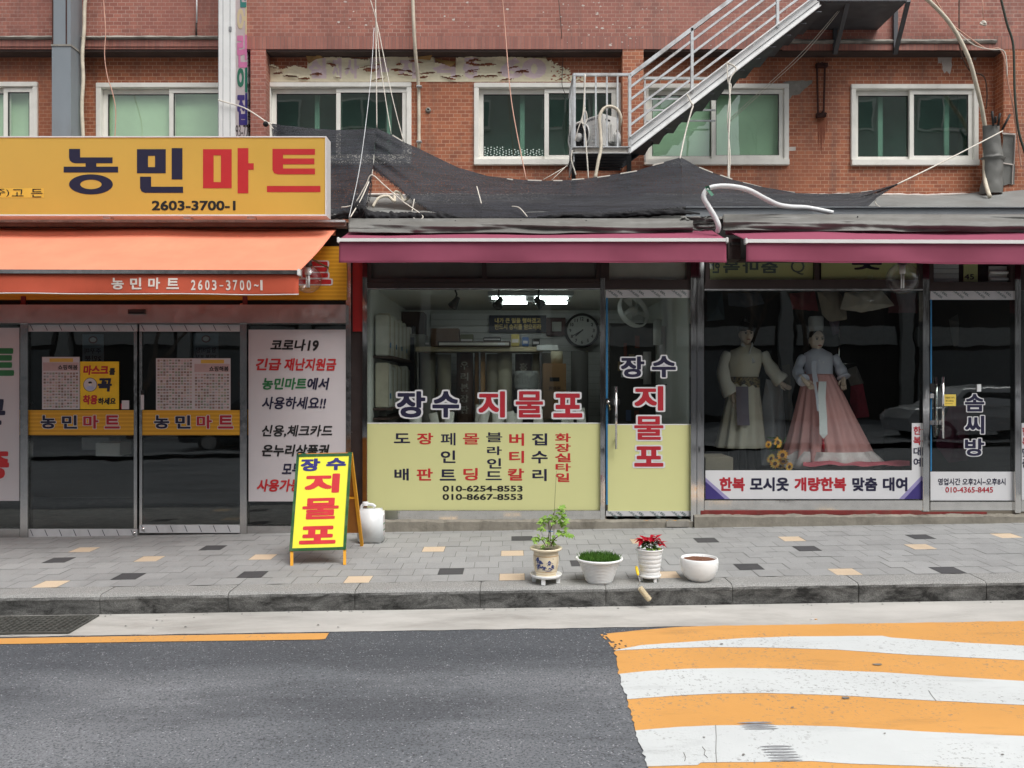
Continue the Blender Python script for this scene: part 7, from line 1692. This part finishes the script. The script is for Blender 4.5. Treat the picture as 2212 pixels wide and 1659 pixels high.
def features(mb, c, s, lip):
    for sg in (-1, 1):
        mb.ball(c + Vector((sg * .028, -.081, .008)) * s, .012 * s, M['white'], 10, 6, (1.3, .5, .6)); mb.ball(c + Vector((sg * .028, -.0855, .008)) * s, .009 * s, M['hair'], 8, 6, (1.3, .4, .9))
        mb.beam(c + Vector((sg * .012, -.089, .026)) * s, c + Vector((sg * .043, -.083, .03)) * s, .003, .007 * s, M['hair'])
        mb.beam(c + Vector((sg * .016, -.0895, .013)) * s, c + Vector((sg * .041, -.083, .014)) * s, .003, .005 * s, M['hair'])
    mb.ball(c + Vector((0, -.091, -.058)) * s, .015 * s, lip, 10, 6, (1.4, .4, .45))
def hand(mb, w, d, side, s, m):
    """palm and five bent fingers hanging from wrist w along d"""
    d = Vector(d).normalized(); sv = Vector((side, 0, 0)); sv = (sv - d * sv.dot(d)).normalized(); n_ = d.cross(sv)
    mb.tube([w - d * .06 * s, w, w + d * .03 * s, w + d * .075 * s, w + d * .09 * s], [.022 * s, .021 * s, .027 * s, .028 * s, .016 * s], m, 10)
    for q, (o, L_) in enumerate(((-.024, .055), (-.008, .066), (.008, .07), (.023, .062))):
        a = w + d * .08 * s + sv * o * s; b_ = a + d * L_ * .55 * s + n_ * .004 * side; e = b_ + (d * .8 + n_ * .5 * side) * L_ * .5 * s; mb.tube([a, b_, e], [.0085 * s, .008 * s, .0055 * s], m, 7)
    a = w + d * .03 * s + sv * .024 * s; mb.tube([a, a + (d + sv * .8) * .028 * s, a + (d * 1.6 + sv * .6) * .045 * s], [.011 * s, .009 * s, .006 * s], m, 7)
# woman
dM = 9.1; yM = dM - D0
fw = T('mannequin', 'female mannequin in lilac jacket and wide pink skirt with white ribbon', 'mannequin', (X(1775, dM), yM, .42)); hc = P(1764, 735, dM); sc_ = 1.08
mb = MB(); head(mb, hc, sc_, M['skin']); bx_, by_ = hc.x + .01, hc.y + .02
rings(mb, [(hc.x + .02, by_, hc.z - .55, .12, .09), (hc.x + .015, by_, hc.z - .35, .13, .09), (hc.x + .008, by_, hc.z - .2, .12, .075), (hc.x + .004, by_, hc.z - .16, .06, .055), (hc.x, by_, hc.z - .12, .045, .05), (hc.x, by_, hc.z - .06, .042, .048)], M['skin'], 24)
wl, wr = P(1736, 820, dM - .22), P(1822, 815, dM - .05)
hand(mb, wl, (.45, -.25, -.6), 1, 1.0, M['skin']); hand(mb, wr, (-.05, -.1, -1), -1, 1.0, M['skin']); mb.build('body', None, fw)
mb = MB(); features(mb, hc, sc_, mat('red_lips', lin(150, 40, 50), .4)); mb.build('face_paint', None, fw)
mb = MB(); mb.grid(lambda s, t: hc + Vector((.083 * math.cos(2 * PI * s) * math.sin(PI * (.5 * t + .02)), .03 + .1 * math.sin(2 * PI * s) * math.sin(PI * (.5 * t + .02)) , .028 + .1 * math.cos(PI * .5 * t))) * sc_, 28, 10, M['hair'], True); mb.ball(hc + Vector((0, .1, -.03)), .055, M['hair'], 12, 8); mb.build('hair', None, fw)
k = NT('gauze'); p = k.bsdf(lin(196, 196, 198), .5); tr = k.n('ShaderNodeBsdfTransparent'); mx = k.n('ShaderNodeMixShader'); mx.inputs[0].default_value = .45; k.l(tr.outputs[0], mx.inputs[1]); k.l(p.outputs[0], mx.inputs[2]); M['gauze'] = k.done(mx)
mb = MB(); rings(mb, [(hc.x, hc.y + .02, hc.z + .10, .075, .07), (hc.x, hc.y + .02, hc.z + .13, .08, .072), (hc.x, hc.y + .02, hc.z + .25, .083, .075), (hc.x, hc.y + .02, hc.z + .27, .07, .06)], M['gauze'], 28); mb.build('tall_cap', None, fw)
M['pinkskirt'] = mat('dusty_pink_silk', lin(206, 150, 148), .45, 0, .07, 2.2); M['lilac'] = mat('lilac_silk', lin(186, 186, 200), .45, 0, .05, 3); M['hem_wrap'] = mat('hem_plastic', lin(214, 200, 200), .25, 0, .08, 6, .9, 22)
sx_ = lambda u: X(u, dM)
mb = MB(); rg = []
for t in [i / 18 for i in range(19)]:
    v = 803 + (1000 - 803) * t; ul = 1738 + (1697 - 1738) * t ** 1.05 if t < 1 else 1697; ur = 1795 + (1888 - 1795) * t ** .9; x0, x1 = sx_(ul), sx_(ur); rg.append(((x0 + x1) / 2, yM + .02, Z(v, dM), (x1 - x0) / 2, .12 + .24 * t, .02 + .06 * t))
rings(mb, rg, M['pinkskirt'], 120, 0, 17, 1); mb.build('skirt', None, fw)
mb = MB(); rings(mb, [(sx_(1796), yM, Z(1008, dM), (sx_(1912) - sx_(1695)) / 2, .36, .05), (sx_(1797), yM, Z(1001, dM), (sx_(1914) - sx_(1694)) / 2, .38, .07), (sx_(1795), yM, Z(985, dM), (sx_(1898) - sx_(1705)) / 2, .37, .05), (sx_(1794), yM, Z(972, dM), (sx_(1880) - sx_(1712)) / 2, .345, .03)], M['hem_wrap'], 90, 0, 13, 3, False); mb.build('plastic_hem', None, fw)
mb = MB(); rings(mb, [(sx_(1768), yM, Z(808, dM), .155, .115, .03), (sx_(1768), yM, Z(790, dM), .155, .115, .02), (sx_(1768), yM, Z(772, dM), .165, .11, .015), (sx_(1767), yM, Z(763, dM), .15, .09), (sx_(1766), yM, Z(757, dM), .09, .07), (sx_(1765), yM, Z(752, dM), .05, .055)], M['lilac'], 40, 0, 7, 0, False)
for q in (((1736, 770), (1724, 795), (1728, 815), (1737, 822)), ((1800, 768), (1812, 790), (1820, 808), (1823, 816))):
    ds__ = [dM + .02, dM - .02, dM - .12, dM - .2] if q[0][0] < 1760 else [dM + .02, dM, dM - .03, dM - .05]; pts = smooth_path([P(u, v, d_) for (u, v), d_ in zip(q, ds__)], 6); mb.tube(pts, [.046 + .026 * i / len(pts) + .006 * math.sin(i * .9) for i in range(len(pts))], M['lilac'], 14)
mb.build('jacket', None, fw)
mb = MB(); cw = M['white']; a = hc + Vector((.0, -.075, -.17)); mb.beam(a + Vector((-.055, .04, .05)), a + Vector((.03, -.035, -.09)), .012, .03, cw); mb.beam(a + Vector((.055, .04, .05)), a + Vector((-.01, -.03, -.07)), .01, .03, cw); mb.build('collar', None, fw)
rb_y = lambda v: dM - .15 - .27 * max(0, (v - 815) / 185)
mb = MB()
def ribbon(pts, w, m):
    q = [P(u, v, rb_y(v)) for u, v in pts]; vs = []
    for p in q: vs += [p - Vector((w / 2, 0, 0)), p + Vector((w / 2, 0, 0))]
    mb.add(vs, [(2 * i, 2 * i + 1, 2 * i + 3, 2 * i + 2) for i in range(len(q) - 1)], m)
ribbon([(1777, 824), (1775, 860), (1778, 900), (1779, 938)], .085, M['white']); q = P(1779, 938, rb_y(938)); mb.add([q + Vector((-.0425, 0, 0)), q + Vector((.0425, 0, 0)), q + Vector((0, 0, -.05))], [(0, 1, 2)], M['white']); ribbon([(1757, 810), (1764, 850), (1768, 888)], .03, M['lilac']); ribbon([(1759, 780), (1758, 800), (1763, 825)], .05, M['lilac']); mb.build('ribbon', None, fw)
mb = MB(); q = P(1778, 950, rb_y(950) - .01); mb.ball(q, .016, M['crimson'], 10, 8); mb.lathe([(.004, 0), (.012, -.02), (.02, -.13), (.001, -.13)], q, M['crimson'], 14); mb.build('tassel', None, fw)
# man
dN = 9.35; yN = dN - D0; nx_ = lambda u: X(u, dN)
mw = T('mannequin', 'male mannequin in long beige robe with patterned belt and topknot', 'mannequin', (X(1605, dN), yN, .42)); hc = P(1612, 722, dN); sc_ = 1.08
mb = MB(); head(mb, hc, sc_, M['skin']); rings(mb, [(hc.x - .01, hc.y + .02, hc.z - .5, .14, .1), (hc.x - .01, hc.y + .02, hc.z - .3, .16, .1), (hc.x, hc.y + .02, hc.z - .2, .13, .08), (hc.x, hc.y + .02, hc.z - .15, .062, .06), (hc.x, hc.y + .02, hc.z - .06, .052, .055)], M['skin'], 24)
hand(mb, P(1583, 855, dN - .1), (.2, -.2, -1), 1, 1.08, M['skin']); hand(mb, P(1684, 826, dN - .12), (.7, -.3, -.5), -1, 1.0, M['skin']); mb.build('body', None, mw)
mb = MB(); features(mb, hc, sc_, mat('pale_lips', lin(150, 96, 88), .5)); mb.build('face_paint', None, mw)
mb = MB(); mb.grid(lambda s, t: hc + Vector((.084 * math.cos(2 * PI * s) * math.sin(PI * (.5 * t + .02)), .02 + .105 * math.sin(2 * PI * s) * math.sin(PI * (.5 * t + .02)), .03 + .105 * math.cos(PI * .5 * t))) * sc_, 28, 10, M['hair'], True); mb.lathe([(.085, .03), (.0855, .06)], hc + Vector((0, .012, .0)), M['hair'], 24, 1, 1.12); mb.ball(hc + Vector((-.01, .03, .165)), .034, M['hair'], 12, 8, (1, 1, 1.3)); mb.build('hair', None, mw)
M['robe'] = mat('beige_robe', lin(196, 188, 172), .6, 0, .06, 2.5); M['sleeve_w'] = mat('ivory_sleeve', lin(206, 200, 190), .6, 0, .05, 3)
mb = MB(); rg = []
for t in [i / 12 for i in range(13)]:
    v = 966 - (966 - 836) * t; x0, x1 = nx_(1547 + 27 * t), nx_(1652 - 12 * t); rg.append(((x0 + x1) / 2, yN, Z(v, dN), (x1 - x0) / 2, .22 - .07 * t, .055 * (1 - t) + .016))
rg += [(nx_(1607), yN, Z(815, dN), .165, .125), (nx_(1609), yN, Z(790, dN), .185, .13), (nx_(1610), yN, Z(768, dN), .2, .125), (nx_(1611), yN, Z(757, dN), .17, .1), (nx_(1612), yN, Z(750, dN), .09, .075), (nx_(1612), yN, Z(746, dN), .06, .06)]
rings(mb, rg, M['robe'], 90, 0, 11, 2, False); mb.build('robe', None, mw)
mb = MB()
for q, r_ in ((((1572, 762), (1562, 790), (1566, 825), (1580, 852)), .05), (((1648, 762), (1660, 785), (1674, 808), (1690, 824)), .05)):
    pts = smooth_path([P(u, v, dN - .03 * i) for i, (u, v) in enumerate(q)], 6); mb.tube(pts, [r_ + .045 * i / len(pts) + .006 * math.sin(i * .9) for i in range(len(pts))], M['sleeve_w'], 14)
mb.build('sleeves', None, mw)
mb = MB(); a = hc + Vector((.0, -.09, -.17)); mb.beam(a + Vector((-.06, .05, .06)), a + Vector((.05, -.045, -.16)), .012, .034, M['white']); mb.beam(a + Vector((.06, .05, .06)), a + Vector((.0, -.035, -.06)), .01, .034, M['white']); mb.build('collar', None, mw)
k = NT('brocade_belt'); c_ = k.mix(k.ramp(k.noise(k.coord('Object'), 26, 5, .7, 1.5), [(.48, 0.0), (.54, 1.0)]), lin(40, 34, 38), lin(140, 122, 84)); M['belt'] = k.done(k.bsdf(c_, .5))
mb = MB(); rings(mb, [(nx_(1608), yN, Z(837, dN), .178, .148), (nx_(1608), yN, Z(814, dN), .176, .14)], M['belt'], 40, 0, 0, 0, False); q = [P(1603, 835, dN - .16), P(1604, 880, dN - .19), P(1606, 919, dN - .23)]; vs = []
for p in q: vs += [p - Vector((.07, 0, 0)), p + Vector((.07, 0, 0))]
mb.add(vs, [(0, 1, 3, 2), (2, 3, 5, 4)], mat('belt_drop', lin(104, 94, 108), .6)); mb.build('belt', None, mw)
mb = MB()
for u_ in (1585, 1622): mb.lathe([(.001, .42 - Z(966, dN)), (.055, .42 - Z(966, dN)), (.06, .02)], (nx_(u_), yN, Z(966, dN)), M['hair'], 16)
mb.build('trousers', None, mw)
# pale cloth bundle hanging between the two, garment rack behind, clothes hung high
def garment(label, pts, d, m, th=.05):
    q = [P(u, v, d) for u, v in pts]; ctr = sum(q, Vector()) / len(q); mb = MB(); n_ = 60; rs = resample(q + [q[0]], n_)[:-1]
    def fn(s, t):
        p = rs[int(round(s * (n_ - 1))) % (n_ - 1)]; r = ctr.lerp(p, t); return r + Vector((0, -th * (1 - t * t) - .02 * math.sin(r.x * 40) * (1 - t) + .01 * nz((r.x * 9, r.z * 4, 0)), .006 * nz((r.x * 20, 0, r.z * 5))))
    mb.grid(fn, n_ - 1, 8, m, True)
    def fb(s, t): p = fn(s, t); return Vector((p.x, 2 * ctr.y - p.y + .004, p.z))
    mb.grid(fb, n_ - 1, 8, m, True); o = mb.build('hanging_garment'); tag(o, label, 'garment', None); return o
gm = lambda n_, c_: mat(n_, lin(*c_), .75, 0, .1, 4)
garment('crimson garment hanging high in the dress shop window', [(1705, 634), (1760, 628), (1768, 672), (1740, 670), (1712, 668)], 9.5, gm('crimson_cloth', (110, 34, 44)))
garment('pale sheer garment hanging above the female mannequin', [(1765, 628), (1812, 630), (1826, 650), (1830, 690), (1792, 695), (1776, 680)], 9.55, gm('pale_cloth', (150, 140, 128)))
garment('cream jacket with short sleeves hanging high beside the sheer pale one', [(1825, 632), (1905, 628), (1933, 660), (1900, 668), (1862, 675), (1815, 668)], 9.4, gm('cream_cloth', (176, 168, 158)))
garment('dark red garment hanging high near the globe lamp', [(1925, 630), (1980, 632), (1984, 676), (1918, 676)], 9.6, gm('wine_cloth', (74, 26, 34)))
garment('teal dark garment hanging high at the corner post of the dress window', [(1528, 632), (1560, 630), (1566, 690), (1526, 694)], 9.5, gm('teal_cloth', (52, 66, 74)))
garment('blue grey garment hanging above the male mannequin', [(1572, 628), (1640, 628), (1652, 656), (1612, 664), (1574, 660)], 9.7, gm('slate_cloth', (74, 80, 92)))
garment('lilac slip hanging behind the female mannequin', [(1790, 690), (1815, 690), (1812, 720), (1800, 726)], 9.8, gm('lilac_cloth', (110, 100, 118)))
garment('white gauze robe draped between the two mannequins', [(1655, 818), (1690, 830), (1698, 930), (1690, 1000), (1645, 1006), (1642, 930), (1648, 860)], 9.5, gm('white_gauze', (176, 176, 182)), .08)
garment('dark red child skirt hanging on the rack behind the pink skirt', [(1838, 830), (1864, 828), (1878, 900), (1848, 904), (1836, 870)], 9.75, gm('deep_pink_cloth', (150, 44, 66)), .06)
garment('grey child jacket hanging on the rack behind the pink skirt', [(1826, 800), (1850, 790), (1866, 828), (1838, 834)], 9.72, gm('grey_cloth', (126, 120, 118)), .05)
garment('olive garment hanging dim behind the white gauze robe', [(1690, 790), (1706, 785), (1712, 880), (1700, 960), (1692, 900)], 9.9, gm('olive_cloth', (84, 74, 56)))
garment('grey pale garment hanging behind the dress shop door', [(2050, 690), (2100, 660), (2170, 700), (2160, 760), (2120, 720), (2060, 750)], 9.6, gm('door_cloth', (88, 86, 86)))
garment('white blouse hanging behind the dress shop door', [(2100, 650), (2184, 648), (2184, 706), (2150, 700), (2110, 690)], 9.8, gm('blouse_cloth', (120, 120, 120)))
garment('plum skirt hanging low behind the dress shop door', [(2050, 880), (2100, 870), (2110, 990), (2050, 1000), (2020, 960)], 9.4, gm('plum_cloth', (92, 34, 56)))
gr_ = T('garment_rack', 'steel garment rack with hanging clothes behind the female mannequin', 'rack', P(1830, 1000, 9.75)); mb = MB(); mb.tube([P(1795, 786, 9.75), P(1850, 786, 9.75)], .012, M['steel'], 8); mb.tube([P(1812, 640, 9.8), P(1812, 786, 9.78), P(1812, 1010, 9.75)], .016, M['steel'], 8); mb.build('rails', None, gr_)
ibox('box', 'low pale box lying on the floor of the dress window', 'box', 1524, 988, 1584, 1016, 8.75, .5, mat('pale_box', lin(150, 138, 122), .8))
# red folded cloth at the foot, flowers
mb = MB(); mb.grid(lambda s, t: P(1735 + 230 * s, 1006 - 9 * math.sin(PI * t) + 5 * nz((s * 6, t * 3, 0)), 8.62 + .3 * t), 50, 10, mat('rose_cloth', lin(176, 84, 96), .6), True); tag(mb.build('folded_cloth'), 'rose coloured cloth heaped along the foot of the dress window', 'cloth')
fl = T('flowers', 'orange and yellow artificial sunflowers standing in the dress shop window', 'flowers', P(1685, 1016, 8.66)); OM, GM_, CM = MB(), MB(), MB(); rr = random.Random(2)
M['petal'] = mat('sunflower_petal', lin(246, 170, 50), .6, 0, .15, 9); M['petal_y'] = mat('pale_petal', lin(232, 196, 96), .6, 0, .1, 9); M['fl_c'] = mat('sunflower_disc', lin(92, 54, 30), .8)
for (u_, v_, r_) in ((1680, 956, 11), (1690, 983, 11), (1665, 990, 10), (1674, 1001, 10), (1692, 996, 9), (1686, 1006, 8), (1705, 1008, 9), (1660, 960, 7)):
    o = P(u_, v_, 8.62 + rr.uniform(0, .1)); r = 1.25 * r_ / F * 8.65; tilt = Matrix.Rotation(rr.uniform(-.5, .5), 3, 'Z') @ Matrix.Rotation(rr.uniform(-.3, .7), 3, 'X')
    for k_ in range(13):
        a = 2 * PI * k_ / 13; dd = tilt @ Vector((math.cos(a), 0, math.sin(a))); ss = tilt @ Vector((-math.sin(a), 0, math.cos(a))); nn_ = tilt @ Vector((0, -1, 0)); OM.add([o + dd * r * .25, o + dd * r * .6 - ss * r * .2 + nn_ * .004, o + dd * r, o + dd * r * .6 + ss * r * .2 + nn_ * .004], [(0, 1, 2, 3)], M['petal'] if rr.random() < .7 else M['petal_y'])
    CM.disc(o + (tilt @ Vector((0, -.006, 0))), r * .34, tilt @ Vector((0, -1, 0)), M['fl_c'], 12); GM_.tube([o + Vector((0, .01, 0)), Vector((X(1682, 8.72), 8.72 - D0, .45))], .004, M['leaf_dk'], 5)
for k_ in range(8): a = rr.uniform(0, 6.28); pointed(GM_, P(1680 + rr.uniform(-12, 12), 975 + rr.uniform(-30, 25), 8.7), (math.cos(a), -.3, math.sin(a) + .6), (0, -1, 0), .09, .012, M['leaf_dk'])
OM.build('petals', None, fl); GM_.build('stems', None, fl); CM.build('discs', None, fl)

# ---- grocery interior, dim
ibox('foam_box', 'white foam box on the grocery floor behind the glass', 'box', 206, 957, 258, 985, 9.2, .3, M['plastic_w'])
ibox('foam_box', 'larger pale foam box stacked deeper in the grocery', 'box', 176, 945, 236, 972, 10.2, .3, mat('dim_foam', lin(170, 172, 174), .7))
ibox('grocery_shelf', 'dim grocery shelf deep inside the grocery', 'shelf', 300, 720, 520, 885, 11.2, .4, mat('dim_shelf', lin(74, 74, 78), .7))
for q, (u0, u1, v0, v1) in enumerate(((178, 224, 722, 786), (418, 472, 720, 778))):
    t_ = T('hanging_poster', ('pale blue poster hanging inside above the yellow notice', 'pale blue poster hanging inside above the joined flyers')[q], 'poster', P((u0 + u1) / 2, v1, 8.9)); d = 8.9
    mb = MB(); mb.vrect(u0, v0, u1, v1, d, mat('poster_blue', lin(120, 134, 146), .6), .002); mb.build('sheet', None, t_)
    mb = MB(); c = P((u0 + u1) / 2, v0 + 12, d) + Vector((0, -.001, 0)); mb.disc(c, .05, (0, -1, 0), mat('poster_red', lin(110, 60, 66), .6), 24, .04); mb.disc(c + Vector((0, -.001, 0)), .035, (0, -1, 0), M['paper'], 24, .026)
    fp = flat(d); w = u1 - u0
    for (s_, a, b_) in ((('주꾸미', 30, 42), ('2인분', 46, 58)) if q == 0 else (('왕갈비탕', 30, 42), ('3인분 포장', 46, 56))): put(mb, lambda u, v, l=0: fp(u0 + u1 - u, v, l), s_, u0 + 5, v0 + a, u1 - 5, v0 + b_, M['navy'], .02)
    mb.build('print', None, t_)
ibox('counter', 'dark counter inside the grocery below the yellow band', 'counter', 310, 945, 520, 1090, 10.8, .5, mat('counter_dark', lin(52, 50, 54), .5))

# ================================================================== ACROSS THE STREET, behind the camera (seen only mirrored in the glass)
op = T('apartment_building', 'pale apartment block across the street, seen mirrored in the upper windows', 'building', (0, -27, 0))
M['apt'] = mat('pale_render', lin(186, 186, 180), .85, 0, .06, 1.5); MB().box(-13.5, 5.5, -36, -27, 6.6, 23, M['apt']).build('wall', None, op); MB().box(-40, 40, -37, -26.8, -.5, 6.6, mat('added_dark_front', lin(58, 55, 52), .7, 0, .25, 1.2)).build('added_dark_storeys', None, op); MB().box(13.5, 32, -36, -27, 6.6, 23, M['apt']).build('wall', None, op)  # unseen dark lower storeys, added to keep reflections in the shop glass dark
for r_ in range(5):
    for q in range(6):
        x = (-12.6, -8.4, -3.4, 1.4, 15.2, 19.6)[q]; mb = MB(); mb.box(x, x + 2.4, -26.99, -26.9, 7.6 + r_ * 3.1, 9.1 + r_ * 3.1, M['upvc']); w_ = mb.build('window', None, op); MB().box(x + .1, x + 1.15, -26.89, -26.88, 7.7 + r_ * 3.1, 9.0 + r_ * 3.1, M['room_dark']).box(x + 1.25, x + 2.3, -26.89, -26.88, 7.7 + r_ * 3.1, 9.0 + r_ * 3.1, M['room_dark']).build('pane', None, w_)
# pillars, sign bands and shutters of the shops opposite, pavement with kerb
M['far_pale'] = mat('opposite_sign_band', lin(170, 172, 170), .6); M['far_shut'] = mat('opposite_shutter', lin(120, 124, 126), .5)
for q in range(12):
    x = -30 + q * 5.2; MB().box(x, x + .5, -26.79, -26.5, 0, 6.5, M['far_pale']).build('pillar', None, op)
    MB().box(x + .7, x + 5.0, -26.79, -26.6, 3.2, 4.0, M['far_pale']).build('sign_band', None, op)
    if q % 2: MB().box(x + .8, x + 4.9, -26.79, -26.7, .2, 3.0, M['far_shut']).build('shutter', None, op)
def parked_car(x, y, m, lab):
    c = T('parked_car', lab, 'car', (x, y, S * x + ROAD_Z)); z0 = S * x + ROAD_Z
    side_ = [(-2.15, .32), (-2.2, .62), (-2.05, .86), (-1.3, .93), (-.75, 1.40), (-.2, 1.47), (.55, 1.45), (1.2, 1.02), (1.85, .90), (2.18, .70), (2.2, .36)]
    mb = MB(); secs = []
    for k_, w in ((-1, .0), (-.92, .06), (0, .1), (.92, .06), (1, .0)): secs.append([(x + px * (1 - .01 * abs(k_)), y + k_ * .88 * (1 - .16 * max(0, pz - .95) / .5), z0 + pz + (w - .06 if pz > .8 else 0)) for px, pz in side_])
    vs = [p for s_ in secs for p in s_]; n_ = len(side_); fs = [(i * n_ + j, i * n_ + j + 1, (i + 1) * n_ + j + 1, (i + 1) * n_ + j) for i in range(4) for j in range(n_ - 1)]
    fs += [tuple(range(n_)), tuple(4 * n_ + j for j in range(n_ - 1, -1, -1))]; mb.add(vs, fs, m, False); mb.build('body', None, c, bevel=.03)
    for sg in (-1, 1):
        mb = MB(); yy = y + sg * .885; mb.add([(x - 1.05, yy * 1 - sg * .06, z0 + 1.0), (x + 1.0, yy - sg * .06, z0 + 1.0), (x + .45, yy - sg * .10, z0 + 1.33), (x - .65, yy - sg * .10, z0 + 1.33)], [(0, 1, 2, 3)], M['gasket']); mb.build('side_window', None, c)
        for wx in (-1.35, 1.35):
            wh = MB().lathe([(.001, .1), (.2, .1), (.31, .08), (.32, 0), (.31, -.08)], (x + wx, y + sg * .82, z0 + .32), M['gasket'], 24, M=Matrix.Rotation(-sg * PI / 2, 3, 'X')).build('wheel', None, c); MB().disc((x + wx, y + sg * .925, z0 + .32), .2, (0, sg, 0), M['steel_dull'], 20).build('rim', None, wh)
M['car_silver'] = mat('silver_car_paint', lin(206, 208, 210), .22, .3, .03); M['car_dark'] = mat('dark_car_paint', lin(40, 44, 52), .2, .2, .03)
parked_car(12.4, -13.2, M['car_silver'], 'silver car parked across the street, mirrored in the dress shop door'); parked_car(-6.5, -13.6, M['car_dark'], 'dark car parked across the street, mirrored in the grocery doors')
M['bark'] = mat('winter_bark', lin(92, 80, 70), .9, 0, .2, 9)
rr = random.Random(4)
def bare_tree(x, y, h, lab):
    t_ = T('bare_tree', lab, 'tree', (x, y, -.2 + S * x)); mb = MB()
    def grow(p, d, L_, r, lv):
        q = [p]; dd = d.copy()
        for _ in range(4): dd = (dd + Vector((rr.gauss(0, .14), rr.gauss(0, .14), rr.gauss(.03, .08)))).normalized(); q.append(q[-1] + dd * L_ / 4)
        mb.tube(q, [r * (1 - .12 * i) for i in range(5)], M['bark'], 6 if lv > 1 else 5, cap=False)
        if lv == 0: return
        for k_ in range(3 if lv > 1 else 4):
            b_ = q[2 + k_ % 3]; a = rr.uniform(0, 6.28); nd = (dd + Vector((math.cos(a), math.sin(a), .25)) * .8).normalized(); grow(b_, nd, L_ * rr.uniform(.55, .75), r * .5, lv - 1)
    grow(Vector((x, y, -.2 + S * x)), Vector((0, 0, 1)), h * .45, .13, 4); mb.build('branches', None, t_)
bare_tree(7.2, -17.5, 11, 'bare winter tree across the street, right one of the mirrored trees'); bare_tree(-12.5, -18, 11, 'bare winter tree across the street, left one of the mirrored trees'); bare_tree(10.4, -19, 11.5, 'bare winter tree across the street at the far right')
sheet('far_pavement', -20, -11.5, ROAD_Z + .12, ROAD_Z + .12, M['asphalt'])

# small clutter on and under the plank shelf, and stacked along the back
rr = random.Random(44)
for lab, u0, v0, u1, v1, d, c_ in (('small yellow handled tool box on the plank shelf behind the long box', 1104, 722, 1122, 748, 10.3, (186, 168, 90)), ('small blue packet on the plank shelf near its end', 1128, 728, 1142, 748, 10.3, (70, 100, 150)), ('dark round tape dispenser box on the plank shelf beside the tray', 1150, 731, 1166, 748, 10.35, (36, 36, 38)), ('black flat case on the plank shelf above the taupe roll', 1044, 728, 1082, 737, 10.4, (46, 44, 44)), ('stack of green and brown papers on the brown carton in the shop', 994, 722, 1022, 748, 10.6, (104, 108, 76)), ('grey plastic tray under the cupboard', 917, 735, 928, 748, 10.5, (120, 122, 120))):
    ibox('small_box', lab, 'box', u0, v0, u1, v1, d, .12, mat('small_box', lin(*c_), .6), None, lambda t_, x0, x1, y, z0, z1: MB().box(x0 + .01, x1 - .01, y - .002, y - .0004, z0 + (z1 - z0) * .3, z0 + (z1 - z0) * .6, M['paper']).build('label', None, t_))
